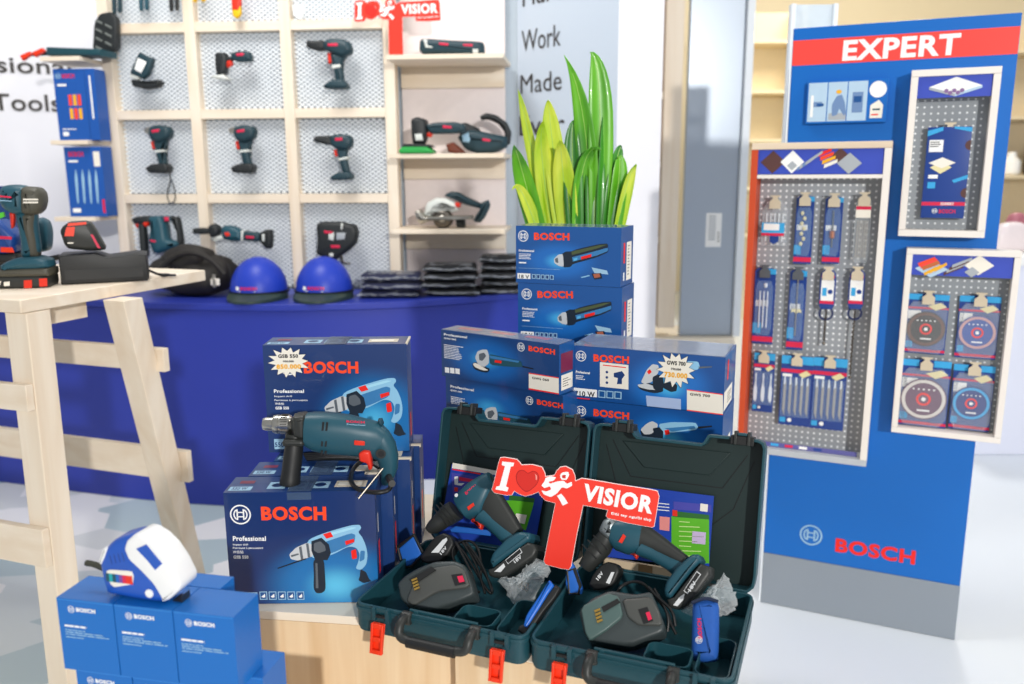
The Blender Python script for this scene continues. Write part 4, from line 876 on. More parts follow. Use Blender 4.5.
    c.b.rect(RED, c.right, .03, .06, .045, .1) if lv == 0 else None
    c.b.slab(FOILP, c.top, [(0.002, .001), (WH-.002, .001), (WH-.004, .131), (.002, .131)], .001, .0016); c.b.text(NAVYD, 'BOSCH', c.top, .06, .03, .03, .12, .04, .0005); 
    c.done()
    if lv == 0: starburst(c.t, c.pl, 676, 370, 18, 16.5, 'GWS 700', '790.000', '730.000')
# narrow upper pair
F0 = atz(519, 336, 1.166); F1 = atz(626, 347, 1.166); yF = math.radians(-23); WF = .2465; HF = .1292; kF = 1.065
gf = glow('straight_tool_carton_front', '15549A', '4DB8EE', .105, .052, .10, .05, mid='1C6CBE')
for lv, lb in ((0, 'lower of the two small blue straight-grinder cartons in front of the plant'), (1, 'top blue straight-grinder carton, its upper edge against the plant leaves')):
    z0 = 1.5-.354*kF+lv*(HF+.0008); o = V((.0095*kF, 1.80*kF, z0)) if lv else V((.0135*kF, 1.80*kF, z0))
    c = Carton(lb, o, yF, WF, .1, HF, NAVY, gf, None, 'small straight-grinder cartons')
    C = (512, 171, 4) if lv else (515.5, 229, 4); P = lambda mt, pts, z, sm=1: c.poly(mt, pts, C, z, sm)
    c.pl.text(c.b, ORANGE, 'BOSCH', (C[0]+88/4, C[1]+276/4), (C[0]+230/4, C[1]+278/4), .0165, .045, .0006); c.b.logo(WHITE, XZ, *c.m(C[0]+45/4, C[1]+260/4), .0125)
    x, z = c.m(C[0]+28/4, C[1]+322/4); c.b.text(WHITE, 'Professional', XZ, x, z, .0052, .037, .03, .0006); scribble(c.b, WHITE, XZ, x, z-.006, .032, 4, .0015, .0035, seed=6); c.b.rect(WHITE, XZ, x, z-.0265, x+.018, z-.0235, .0006)
    P(METALP, [(168, 352), (186, 334), (204, 332), (208, 382), (188, 380), (170, 368)], .0008, 1); P(METALD, [(172, 352), (184, 345), (186, 368), (175, 366)], .0009)
    P(BODYD, [(198, 332), (216, 322), (236, 322), (262, 312), (350, 292), (384, 290), (386, 324), (340, 345), (244, 372), (234, 384), (212, 386), (202, 382)], .0007, 1); P(mat('printed_olive', '4E5A3C', .35), [(238, 322), (352, 296), (382, 294), (340, 310), (240, 336)], .0009, 0)
    P(BODYS, [(240, 345), (350, 316), (384, 306), (384, 320), (340, 338), (244, 362)], .001, 0); P(RED, [(276, 343), (318, 332), (318, 343), (278, 354)], .0011, 0); P(SKYP, [(246, 350), (262, 346), (262, 356), (247, 360)], .0011, 0)
    P(BODYD, [(318, 410), (356, 408), (362, 430), (330, 434)], .0008, 0); P(mat('printed_rust', 'B0634A', .35), [(325, 412), (350, 410), (354, 424), (330, 428)], .0009, 0); P(PALE, [(318, 385), (380, 398), (386, 414), (330, 408)], .0007, 0); P(BODYB, [(276, 424), (310, 416), (312, 420), (278, 428)], .0008, 0)
    c.quad(WHITE, C[0]+22/4, C[1]+408/4, C[0]+74/4, C[1]+432/4, None, .0006); c.pl.text(c.b, INK, '18 V', (C[0]+28/4, C[1]+428/4), (C[0]+68/4, C[1]+431/4), .0082, .025, .0008)
    for k in range(5): c.quad(PALE, C[0]+(80+k*18)/4, C[1]+(412+k)/4, C[0]+(95+k*18)/4, C[1]+(431+k)/4, None, .0006); c.quad(NAVYD, C[0]+(83+k*18)/4, C[1]+(415+k)/4, C[0]+(92+k*18)/4, C[1]+(428+k)/4, None, .0008)
    x, z = c.m(C[0]+26/4, C[1]+388/4); c.b.rect(PALE, XZ, x, z, x+.1, z+.0006, .0006)
    c.b.rect(RED, c.right, .02, .05, .032, .095); c.b.rect(WHITE, c.right, .02, .012, .03, .03); c.b.rect(CREAM, c.right, .045, .01, .085, .095); scribble(c.b, INK, c.right, .055, .085, .018, 10, .002, .007, seed=11)
    c.b.slab(FOILP, c.top, [(0.002, .001), (WF-.002, .001), (WF-.004, .096), (.002, .096)], .0003, .0008) if lv else None
    c.done()
# hidden riser that carries the grinder cartons
rp = [J0+V((math.cos(yJ), math.sin(yJ), 0))*a+V((-math.sin(yJ), math.cos(yJ), 0))*d_ for a, d_ in ((.03, .012), (WJ-.02, .012))]
cY, sY = math.cos(yH), math.sin(yH)
rr = [H0+V((cY, sY, 0))*a+V((-sY, cY, 0))*d_ for a, d_ in ((.012, .012), (WH-.03, .012), (WH-.05, .13))]
block('low ash riser carrying the grinder cartons behind the open case lids', [(rp[0].x, rp[0].y), (rp[1].x, rp[1].y), (rr[0].x, rr[0].y), (rr[1].x, rr[1].y), (rr[2].x, rr[2].y), (.24, 2.28), (-.09, 2.28)], .9245, T+.001)
uF, wF = V((math.cos(yF), math.sin(yF), 0)), V((-math.sin(yF), math.cos(yF), 0)); oF = V((.0135*kF, 1.80*kF, 0)); fp = [oF+uF*a_+wF*d_ for a_, d_ in ((.01, .01), (WF-.01, .01), (WF-.01, .095), (.01, .095))]
block('small ash riser directly under the two stacked small cartons', [(p.x, p.y) for p in fp], 1.5-.354*kF-.001, .9255)
# =================================================================== OPEN TOOL CASES
def rrect(x0, x1, y0, y1, r, n=5):
    o = []
    for cx, cy, a in ((x1-r, y1-r, 0), (x0+r, y1-r, PI/2), (x0+r, y0+r, PI), (x1-r, y0+r, 3*PI/2)):
        for i in range(n+1): q = a+PI/2*i/n; o.append((cx+r*math.cos(q), cy+r*math.sin(q)))
    return o
def ringwall(b, m, fr, outer, th, z0, z1):
    inn = inset(outer, th); n = len(outer)
    vs = [fr.p(x, y, z0) for x, y in outer]+[fr.p(x, y, z1) for x, y in outer]+[fr.p(x, y, z0) for x, y in inn]+[fr.p(x, y, z1) for x, y in inn]; fs = []
    for i in range(n):
        j = (i+1) % n; fs += [(i, j, n+j, n+i), (2*n+i, 2*n+j, 3*n+j, 3*n+i), (n+i, n+j, 3*n+j, 3*n+i), (i, j, 2*n+j, 2*n+i)]
    b.add(m, vs, fs)
CY = math.radians(-21.8); CW, CD, CH = .312, .275, .05; LEAN = math.radians(15)
cu = V((math.cos(CY), math.sin(CY), 0)); cv = V((-math.sin(CY), math.cos(CY), 0))
def toolcase(label, o):
    t = thing('tool_case', label, 'tool case', o, CY)
    # ---- tray
    F = FT; out = rrect(0, CW, 0, CD, .018)
    b = MB(); b.slab(CASE, F, rrect(.002, CW-.002, .002, CD-.002, .017), 0, .006); ringwall(b, CASE, F, out, .005, .0061, CH)
    ringwall(b, CASE, F, rrect(-.002, CW+.002, -.002, CD+.002, .02), .0018, CH-.012, CH-.006)
    tr = b.build('tray', t, bev=.0008)
    b = MB()  # inner moulding
    ringwall(b, CASE, F, rrect(.175, .245, .018, .075, .014), .0022, .0062, CH-.006); b.build('inner_pocket', t)
    b = MB(); ringwall(b, CASE, F, rrect(.252, CW-.009, .018, .13, .014), .0022, .0062, CH-.01); b.build('inner_pocket', t)
    b = MB(); b.tube(TEALD, [(.055, .03, .006), (.055, .03, .02)], .006, 14, sm=0); b.build('locating_peg', t)
    b = MB(); b.box(CASE, .103, .227, .008, .013, .0062, CH+.003); b.box(CASE, .112, .12, .0055, .0079, CH-.012, CH+.004); plabel(b.build('handle_bulkhead', t, bev=.001), 'wall behind the handle')
    # ---- handle: folded down in front
    b = MB(); hp = [(.103, .002, CH-.006), (.103, -.018, CH-.004), (.103, -.026, CH-.010), (.104, -.031, CH-.022), (.116, -.033, CH-.028), (.213, -.033, CH-.028), (.226, -.031, CH-.022), (.227, -.026, CH-.010), (.227, -.018, CH-.004), (.227, .002, CH-.006)]
    b.tube(RUBG, hp, .0075, 12, sm=2)
    b.tube(RUB, [(.122, -.034, CH-.0285), (.207, -.034, CH-.0285)], .0092, 14, sm=0)
    for x in (.103, .227): b.lathe(RUBG, (x-.009, .0, CH-.008), (1, 0, 0), [(0, .009), (.002, .011), (.016, .011), (.018, .009)], 16)
    plabel(b.build('handle', t), 'black carrying handle')
    # ---- latches
    for x in (.057, .272):
        b = MB(); b.box(CASE, x-.016, x-.009, -.009, -.0022, CH-.02, CH+.002); b.box(CASE, x+.009, x+.016, -.009, -.0022, CH-.02, CH+.002); b.box(CASE, x-.0089, x+.0089, -.007, -.0022, CH-.004, CH+.004); b.tube(RUB, [(x-.0089, -.006, CH-.012), (x+.0089, -.006, CH-.012)], .003, 8, sm=0); b.build('latch_mount', t)
        b = MB(); g = Fr((x, -.013, CH-.02), (1, 0, 0), (0, -.18, -1), (0, -1, .18)); w = .0115
        b.slab(LATCH, g, [(-w, 0), (w, 0), (w*.85, .05), (-w*.85, .05)], -.002, .0)
        for q0, q1, r0, r1 in ((-w, -w*.62, 0, .05), (w*.62, w, 0, .05), (-w*.6, w*.6, 0, .008), (-w*.6, w*.6, .022, .029), (-w*.6, w*.6, .043, .05)): b.fbox(LATCH, g, q0, q1, r0, r1, .0002, .007)
        plabel(b.build('latch', t, bev=.001), 'orange-red latch hanging open')
    # ---- lid, leaning back from the hinge
    lo = V((0, CD+.005, CH-.006)); lz = V((0, math.sin(LEAN), math.cos(LEAN))); ln = V((0, -math.cos(LEAN), math.sin(LEAN)))
    L = Fr(lo, (1, 0, 0), lz, ln); LH = .268
    po = [(.012, .002), (CW-.012, .002), (CW-.002, .012), (CW, .03), (CW, LH-.014), (CW-.004, LH-.004), (CW-.014, LH), (.212, LH), (.205, LH-.014), (.2, LH-.018), (.085, LH-.018), (.08, LH-.014), (.073, LH), (.014, LH), (.004, LH-.004), (0, LH-.014), (0, .03), (.002, .012)]
    b = MB(); b.slab(CASEI, L, inset(po, .004), -.042, -.038); ringwall(b, CASE, L, po, .0045, -.045, 0); b.build('lid', t, bev=.0008)
    b = MB(); b.slab(CASEI, L, [(.05, LH-.03), (.25, LH-.03), (.215, LH-.075), (.095, LH-.075)], -.0379, -.034); b.build('lid_emboss', t, bev=.001)
    b = MB()
    GV = mat('groove_black', '0E1516', .5)
    for ln_ in ([(.03, LH-.03), (.07, LH-.095), (.24, LH-.095), (.28, LH-.03)], [(.018, LH-.04), (.05, LH-.13), (.085, LH-.165), (.225, LH-.165), (.262, LH-.13), (.292, LH-.04)]):
        for k in range(len(ln_)-1):
            a_, c_ = L.p(*ln_[k], -.0375), L.p(*ln_[k+1], -.0375); b.bar(GV, a_, c_, .0016, .0008, up=tuple(ln))
    b.build('lid_groove', t)
    for x in (.057, .272):
        b = MB(); b.fbox(RUB, L, x-.02, x+.02, LH-.012, LH+.004, -.03, .006); b.fbox(RUBG, L, x-.014, x-.009, LH-.012, LH+.012, -.02, .01); b.fbox(RUBG, L, x+.009, x+.014, LH-.012, LH+.012, -.02, .01); b.fbox(CASE, L, x-.0085, x+.0085, LH+.0045, LH+.009, -.02, .008); b.build('latch_catch', t, bev=.001)
    for x in (.05, .23):
        b = MB(); b.tube(RUB, [(x, CD+.006, CH-.002), (x+.03, CD+.006, CH-.002)], .0045, 10, sm=0); b.build('hinge', t)
    pl = Pl(V(o)+cu*lo.x+cv*lo.y+V((0, 0, lo.z)), CY, LEAN)
    return t, pl
CL = V((-.272, 1.312, T+.002)); CR_ = CL+cu*(CW+.006)
# nudge so that both trays rest on the blocks
caseL, plL = toolcase('open dark teal tool case on the left, with a charger and drill inside', CL)
caseR, plR = toolcase('open dark teal tool case on the right, with a BOSCH sleeve and charger inside', CR_)
# ---- leaflets in the lids
def leaflet(label, pl, off, corners, fn, m, name='leaflet'):
    q = Pl(pl.o+pl.n*off, CY, LEAN)
    b = MB(); pts = q.P(corners); b.slab(m, XZ, pts, 0, .0012); fn(b, q); return tag(b.build(name, mw=q.mw), label, 'leaflet')
LEAFB = mat('leaflet_blue', '2344A8', .3, var=.08)
def lf1(b, q):
    C = (350, 380, 4.655)
    R = lambda m, pts, z=.0018, sm=0: b.flat(m, XZ, q.P(pts, C), z, sm)
    R(CREAM, [(480, 385), (700, 425), (700, 445), (476, 410)]); R(RED, [(478, 412), (610, 434), (608, 440), (478, 418)], .002); R(mat('leaflet_violet', '4A4AA8', .35), [(474, 430), (600, 452), (560, 520), (480, 540)])
    R(WHITE, [(488, 450), (505, 448), (505, 480), (535, 480), (520, 492), (488, 486)], .002); R(PR, [(510, 450), (575, 462), (572, 476), (510, 468)], .002); R(REDP, [(488, 498), (505, 500), (503, 520), (486, 518)], .002, 1)
    R(LIME, [(700, 560), (860, 560), (850, 600), (820, 700), (700, 640)]); R(mat('leaflet_dark_green', '2F6B2E', .4), [(745, 535), (862, 550), (858, 570), (740, 558)], .002); R(CREAM, [(775, 620), (825, 628), (815, 670), (765, 660)], .0022); R(mat('leaflet_pale_green', 'CDE896', .4), [(710, 580), (740, 585), (738, 595), (710, 590)], .0022)
leaflet('blue and green leaflet in the lid of the left case', plL, -.026, [(452, 464), (546, 483), (536, 540), (520, 560), (438, 540)], lf1, LEAFB)
def lf2(b, q):
    C = (550, 500, 3.717)
    R = lambda m, pts, z=.0018, sm=0: b.flat(m, XZ, q.P(pts, C), z, sm)
    R(LIME, [(452, 60), (592, 72), (592, 235), (452, 235)]); R(mat('leaflet_dark_green', '2F6B2E', .4), [(458, 40), (592, 55), (592, 72), (458, 62)], .002)
    R(REDP, [(456, 36), (474, 38), (474, 60), (456, 58)], .0022); R(mat('leaflet_pink', 'E8908C', .4), [(408, 60), (446, 64), (444, 115), (408, 110)]); R(mat('leaflet_lilac', 'CBB8DC', .4), [(530, 115), (580, 120), (578, 165), (528, 160)], .0022)
    R(mat('leaflet_violet', '4A4AA8', .35), [(460, 5), (600, 18), (600, 46), (460, 34)]); R(CREAM, [(560, 12), (588, 16), (586, 44), (558, 40)], .0022)
    for k in range(8): R(mat('leaflet_pale_green', 'CDE896', .4), [(480, 78+k*18), (520+(k*37) % 60, 81+k*18), (520+(k*37) % 60, 84+k*18), (480, 81+k*18)], .0022)
    for k in range(3): R(WHITE, [(400, 10+k*12), (444, 14+k*12), (444, 17+k*12), (400, 13+k*12)], .0022)
leaflet('blue leaflet with a green panel in the lid of the right case', plR, -.026, [(618, 484), (714, 496), (709, 568), (600, 556)], lf2, LEAFB)
# cardboard box end under the right drill
q = Pl(plR.o-plR.n*.020, CY, LEAN); b = MB(); pts = q.P([(606, 557), (673, 568), (671, 588), (602, 575)]); b.slab(KRAFT, XZ, pts, 0, .012); b.slab(mat('brown_tape', '8A6E4C', .3), XZ, q.P([(640, 562.5), (654, 565), (653, 585), (639, 582)]), .0125, .0128)
tag(b.build('cardboard_box', mw=q.mw), 'flat brown cardboard box with tape behind the drill in the right case', 'box')
# ---- things inside the trays
def inplane(o, lean, yaw=CY): return Pl(o, yaw, math.radians(lean))
def ino(case_o, x, y, z): return V(case_o)+cu*x+cv*y+V((0, 0, z))
CHR = {}
def charger_L():
    o = ino(CL, .12, .10, .058); q = inplane(o, 46); C = (350, 500, 3.718)
    t = thing('battery_charger', 'dark grey battery charger lying in the left case behind the handle', 'charger', mw=q.mw); CHR['L'] = (t, q.mw)
    b = MB(); b.puff(CHG, XZ, q.P([(186, 320), (215, 290), (262, 262), (325, 238), (400, 236), (436, 252), (462, 325), (470, 362), (400, 392), (318, 418), (225, 408), (196, 372)], C), .022, .006, 1, z0=-.006); b.build('body', t)
    q2 = .0165
    b = MB(); b.puff(mat('charger_face', '4B4D4A', .45), XZ, q.P([(250, 290), (320, 255), (395, 245), (430, 262), (452, 330), (330, 345), (240, 400), (215, 380)], C, .012), .006, .004, 1, z0=.0155); b.build('face_plate', t)
    b = MB(); b.slab(RUB, XZ, q.P([(222, 300), (305, 250), (322, 262), (238, 318)], C, .02), .0218, .0235); b.build('slot', t)
    for k in range(4): b = MB(); b.slab(mat('brass_contact', 'C9A352', .3, .8), XZ, q.P([(232+k*3, 300+k*11), (252+k*3, 292+k*11), (254+k*3, 298+k*11), (234+k*3, 307+k*11)], C, .02), .0238, .0255); b.build('contact', t)
    b = MB(); b.slab(INK, XZ, q.P([(378, 280), (418, 275), (432, 312), (392, 320)], C, .02), .0218, .0225); b.slab(PR, XZ, q.P([(400, 286), (420, 283), (428, 305), (408, 309)], C, .02), .0226, .023); b.build('badge', t)
def charger_M():
    o = ino(CR_, .115, .095, .052); q = inplane(o, 46); C = (550, 500, 3.717)
    t = thing('battery_charger', 'grey-green battery charger lying in the right case behind the handle', 'charger', mw=q.mw); CHR['R'] = (t, q.mw)
    b = MB(); b.puff(CHG, XZ, q.P([(112, 420), (165, 372), (228, 345), (320, 360), (380, 350), (402, 400), (430, 475), (424, 502), (300, 550), (150, 532), (130, 500)], C), .022, .006, 1, z0=-.006); b.build('body', t)
    b = MB(); b.puff(CHGT, XZ, q.P([(116, 402), (215, 350), (258, 362), (274, 438), (210, 490), (150, 528), (134, 500)], C, .014), .006, .003, 1, z0=.0165); b.build('face_plate', t)
    b = MB(); b.slab(RUB, XZ, q.P([(192, 400), (252, 368), (262, 382), (200, 418)], C, .022), .0228, .0242); b.build('slot', t)
    for k in range(4): b = MB(); b.slab(mat('brass_contact', 'C9A352', .3, .8), XZ, q.P([(165+k*3, 412+k*13), (186+k*3, 404+k*13), (188+k*3, 411+k*13), (168+k*3, 420+k*13)], C, .022), .0232, .0248); b.build('contact', t)
    b = MB(); b.puff(mat('charger_face', '4B4D4A', .45), XZ, q.P([(268, 372), (378, 362), (408, 420), (420, 470), (330, 470), (290, 440)], C, .014), .005, .004, 1, z0=.0155); b.build('vent_cover', t)
    b = MB(); b.slab(INK, XZ, q.P([(328, 408), (362, 398), (384, 450), (348, 462)], C, .02), .0208, .0214); b.slab(PR, XZ, q.P([(356, 420), (370, 416), (380, 444), (366, 450)], C, .02), .0216, .022); b.build('badge', t)
charger_L(); charger_M()
LBLW = mat('battery_label_white', 'D9DCDD', .4)
def drill_L():
    o = ino(CL, .17, .215, .1); q = inplane(o, 28); t = thing('cordless_drill', 'teal cordless drill with an 18V battery lying in the left open case', 'drill', mw=q.mw)
    C1 = (350, 380, 4.655); C2 = (350, 500, 3.718); P = lambda pts, C: q.P(pts, C)
    b = MB(); R_ = [((284, 100), (302, 126), .012), ((294, 82), (320, 124), .0155), ((322, 50), (352, 108), .0185), ((330, 42), (362, 100), .0175), ((342, 26), (380, 92), .021), ((372, 6), (416, 70), .023)]; L2 = lambda R: [(P([u], C2)[0], P([v], C2)[0], d) for u, v, d in R]; L1 = lambda R: [(P([u], C1)[0], P([v], C1)[0], d) for u, v, d in R]; b.loft(RUBG, L2(R_), e=2); b.build('chuck', t)
    b = MB()
    a, e = P([(352, 15), (410, 84)], C2); 
    for k in range(3):
        dx = k*.007; b.bar(RUB, (a[0]-dx, -.0212, a[1]-dx*.7), (e[0]-dx, -.0212, e[1]-dx*.7), .002, .002, up=(0, 1, 0))
    b.build('chuck_ring', t)
    b = MB(); b.loft(TEAL, L1([((492, 548), (540, 640), .022), ((500, 535), (556, 650), .026), ((560, 478), (622, 640), .0275), ((618, 444), (660, 560), .0275), ((650, 432), (678, 500), .024)]), e=2.6); b.build('body', t)
    b = MB(); b.loft(RUBG, L1([((655, 440), (600, 600), .02), ((680, 490), (620, 650), .0215), ((722, 556), (660, 690), .0205), ((768, 630), (712, 722), .0195), ((800, 690), (756, 745), .0185)]), y0=.0012); plabel(b.build('rear_grip', t), 'grey-black rubber grip')
    b = MB(); b.loft(TEAL, L2([((520, 30), (470, 80), .021), ((560, 58), (505, 100), .0185), ((605, 98), (550, 142), .018), ((645, 135), (590, 185), .019), ((665, 150), (600, 205), .021)])); b.build('handle', t)
    b = MB(); b.puff(REDP, XZ, P([(452, 74), (468, 66), (486, 72), (496, 92), (490, 112), (480, 104), (472, 88), (456, 84)], C2), .008, .004, 1); plabel(b.build('trigger', t), 'red trigger')
    b = MB(); b.slab(REDP, XZ, P([(572, 600), (600, 580), (604, 592), (578, 615)], C1), .026, .029); b.build('direction_switch', t)
    b = MB(); b.puff(TEAL, XZ, P([(540, 232), (552, 200), (598, 152), (650, 122), (688, 128), (692, 152), (640, 190), (580, 232), (552, 256)], C2), .034, .008, 1); b.build('battery_foot', t)
    b = MB(); b.puff(RUBG, XZ, P([(536, 262), (556, 256), (600, 222), (680, 162), (704, 170), (716, 192), (706, 216), (640, 262), (592, 292), (556, 292), (538, 282)], C2), .035, .006, 0); o_ = b.build('battery', t); plabel(o_, 'black 18 V battery')
    b = MB(); z = .0355; b.slab(LBLW, XZ, P([(562, 270), (596, 240), (602, 252), (585, 272)], C2), z, z+.0004); b.slab(LBLW, XZ, P([(602, 228), (655, 184), (664, 200), (612, 243)], C2), z, z+.0004); b.slab(RUB, XZ, P([(604, 229), (655, 187), (661, 199), (613, 240)], C2), z+.0005, z+.0007)
    q.text(b, LBLW, '18V', (614, 236), (640, 214), .006, .03, z+.001, C2); b.build('battery_label', t)
    b = MB(); z = .0265; q.text(b, PR, 'BOSCH', (541, 536), (590, 498), .0065, .03, z, C1); q.text(b, PALE, 'Professional', (548, 548), (600, 508), .004, .01, z, C1); b.build('badge', t)
    b = MB(); b.disc(LBLW, XZ, *P([(520, 545)], C1)[0], .0035, z, 12); b.build('logo', t)
drill_L()
def drill_M():
    o = ino(CR_, .17, .205, .1); q = inplane(o, 28); t = thing('cordless_drill', 'teal cordless drill with an 18V battery in the right open case', 'drill', mw=q.mw)
    C = (550, 500, 3.717); P = lambda pts: q.P(pts, C)
    b = MB(); L3 = lambda R: [(P([u])[0], P([v])[0], d) for u, v, d in R]; b.loft(RUBG, L3([((108, 236), (146, 268), .013), ((118, 218), (160, 262), .017), ((146, 168), (208, 216), .0195), ((150, 160), (214, 210), .0185), ((158, 148), (222, 200), .022), ((186, 116), (240, 162), .023)]), e=2); b.build('chuck', t)
    b = MB(); a, e = P([(172, 135), (228, 190)])
    for k in range(3): dx = k*.009; b.bar(RUB, (a[0]-dx, -.0212, a[1]-dx), (e[0]-dx, -.0212, e[1]-dx), .002, .002, up=(0, 1, 0))
    b.build('chuck_ring', t)
    b = MB(); b.puff(mat('clutch_ring_grey', '8C9496', .35, .4), XZ, P([(186, 118), (204, 78), (228, 66), (262, 76), (250, 120), (232, 158)]), .024, .012, 1); b.build('clutch_ring', t)
    b = MB(); b.loft(TEAL, L3([((236, 78), (228, 168), .023), ((262, 70), (245, 188), .0265), ((310, 72), (290, 204), .0275), ((352, 90), (335, 200), .025)]), e=2.6); b.build('body', t)
    b = MB(); b.loft(RUBG, L3([((326, 82), (316, 185), .0245), ((366, 94), (348, 186), .023), ((412, 128), (385, 200), .02), ((468, 172), (440, 222), .0195), ((516, 210), (490, 245), .0185)]), y0=-.001); plabel(b.build('rear_grip', t), 'grey-black rubber grip')
    b = MB(); b.loft(TEAL, L3([((360, 150), (320, 205), .022), ((410, 170), (375, 225), .0185), ((470, 200), (432, 258), .018), ((525, 220), (470, 290), .02), ((545, 230), (490, 305), .022)])); b.build('handle', t)
    b = MB(); b.puff(REDP, XZ, P([(276, 186), (300, 178), (322, 188), (330, 206), (322, 222), (308, 204), (284, 198)]), .008, .004, 1); plabel(b.build('trigger', t), 'red trigger')
    b = MB(); b.slab(REDP, XZ, P([(268, 160), (285, 132), (295, 140), (280, 166)]), .0265, .0292); b.build('direction_switch', t)
    b = MB(); b.puff(TEAL, XZ, P([(434, 340), (442, 306), (482, 252), (536, 206), (562, 206), (574, 230), (540, 262), (505, 305), (460, 368), (440, 362)]), .034, .008, 1); b.build('battery_foot', t)
    b = MB(); b.puff(RUBG, XZ, P([(446, 372), (472, 362), (520, 300), (568, 240), (604, 252), (604, 284), (560, 345), (518, 396), (480, 408), (454, 400)]), .035, .006, 0); plabel(b.build('battery', t), 'black 18 V battery')
    b = MB(); z = .0355; b.slab(LBLW, XZ, P([(470, 392), (494, 362), (512, 350), (508, 372), (486, 396)]), z, z+.0004); b.slab(LBLW, XZ, P([(508, 340), (556, 268), (572, 280), (522, 352)]), z, z+.0004); b.slab(RUB, XZ, P([(511, 339), (556, 272), (568, 281), (522, 347)]), z+.0005, z+.0007); q.text(b, LBLW, '18V', (523, 341), (545, 308), .006, .03, z+.001, C); b.build('battery_label', t)
drill_M()
def batt(label, o, C, pts, lab, txt, lean=30):
    q = inplane(o, lean); t = thing('spare_battery', label, 'battery', mw=q.mw)
    b = MB(); b.puff(RUB, XZ, q.P(pts, C), .02, .005, 1); b.build('battery_shell', t)
    b = MB(); b.slab(LBLW, XZ, q.P(lab, C, .02), .0202, .0206); q.text(b, LBLW, '18V', txt[0], txt[1], .006, .03, .0208, C); b.build('battery_label', t)
batt('loose black battery beside the cable in the left case', ino(CL, .09, .19, .06), (350, 500, 3.718), [(276, 215), (300, 178), (330, 140), (362, 126), (388, 138), (400, 168), (380, 205), (350, 235), (300, 240), (280, 232)], [(302, 196), (345, 148), (360, 140), (362, 150), (330, 196)], ((340, 205), (362, 178)))
batt('loose black battery under the chuck of the right-hand drill', ino(CR_, .09, .19, .06), (550, 500, 3.717), [(152, 318), (165, 285), (190, 250), (222, 232), (256, 240), (268, 268), (250, 310), (222, 335), (175, 340)], [(208, 308), (228, 268), (240, 268), (222, 312)], ((180, 300), (200, 272)))
def cord(label, pts, o, lean, C, r=.0022, m=CABLE, name='power_cord', cat='cable', dep=.006):
    q = inplane(o, lean); b = MB(); P = q.P(pts, C); b.tube(m, [(x, -dep*math.sin(i*.9), z) for i, (x, z) in enumerate(P)], r, 8, sm=2)
    return tag(b.build(name, mw=q.mw), label, cat)
C2 = (350, 500, 3.718); C3 = (550, 500, 3.717)
o = ino(CL, .2, .17, .06)
q = inplane(o, 30); b = MB()
for k, pts in enumerate(([(395, 240), (378, 210), (380, 175), (410, 155), (450, 150), (480, 180), (490, 240), (485, 290)], [(400, 165), (430, 200), (460, 250), (490, 300), (520, 345), (535, 350), (530, 320), (500, 270), (470, 220), (440, 170)], [(425, 160), (460, 215), (480, 260), (500, 320), (510, 350)], [(440, 160), (480, 210), (510, 270), (530, 320), (538, 345)], [(405, 160), (440, 230), (465, 280), (480, 340), (495, 345)])):
    P = q.P(pts, C2); b.tube(CABLE, [(x, -.004*k+.003*math.sin(i), z) for i, (x, z) in enumerate(P)], .0024, 8, sm=2)
o_ = b.build('power_cord', CHR['L'][0]); o_.matrix_local = CHR['L'][1].inverted() @ q.mw
q = inplane(ino(CR_, .2, .15, .06), 30); b = MB()
for k, pts in enumerate(([(250, 345), (265, 318), (310, 300), (350, 310), (372, 340)], [(375, 330), (410, 380), (440, 420), (450, 460), (470, 500)], [(390, 330), (425, 390), (445, 440), (440, 490)], [(370, 325), (400, 360), (460, 410), (470, 470)])):
    P = q.P(pts, C3); b.tube(CABLE, [(x, -.004*k, z) for x, z in P], .0026, 8, sm=2)
o_ = b.build('power_cord', CHR['R'][0]); o_.matrix_local = CHR['R'][1].inverted() @ q.mw
# clear bags
def bagm(label, o, lean, C, pts, seed, h=.018):
    q = inplane(o, lean); r = random.Random(seed); b = MB(); P = chaikin(q.P(pts, C), 2); cx = sum(p[0] for p in P)/len(P); cz = sum(p[1] for p in P)/len(P); n = len(P); rings = 7; vs = []
    for j in range(rings):
        k = 1-j/(rings-1)*.95
        for x, z in P:
            hh = h*math.sqrt(max(0, 1-k*k)); vs.append((cx+(x-cx)*k+r.uniform(-.003, .003), -hh-r.uniform(-.004, .004)*(j > 0), cz+(z-cz)*k+r.uniform(-.003, .003)))
    fs = [(j*n+i, j*n+(i+1) % n, (j+1)*n+(i+1) % n, (j+1)*n+i) for j in range(rings-1) for i in range(n)]+[tuple(range((rings-1)*n, rings*n))]
    b.add(FOIL, vs, fs)
    vs2 = [(x, .006, z) for x, y, z in vs[:n]]; b.add(FOIL, vs2, [tuple(range(n))]); o_ = b.build('plastic_bag', mw=q.mw, smooth=False); tag(o_, label, 'bag'); return q
bagm('crumpled clear plastic bag of screws beside the left drill battery', ino(CL, .255, .15, .035), 35, C2, [(540, 290), (590, 296), (640, 275), (670, 230), (700, 215), (745, 240), (740, 275), (700, 320), (680, 380), (640, 392), (590, 380), (585, 330)], 1)
q = inplane(ino(CL, .255, .15, .035), 35); b = MB()
for k in range(6): x, z = q.P([(640+(k % 3)*12, 310+k*5)], C2)[0]; b.ring(DSTEEL, XZ, x, z, .004, .002, .012, 10)
tag(b.build('screw_set', mw=q.mw), 'few small dark rings inside the clear bag in the left case', 'hardware')
bagm('crumpled clear plastic bag between the drill battery and the BOSCH sleeve', ino(CR_, .27, .15, .04), 35, C3, [(480, 400), (540, 370), (590, 330), (630, 290), (650, 270), (668, 310), (690, 350), (700, 400), (660, 425), (620, 430), (560, 425), (500, 430)], 2, .012)
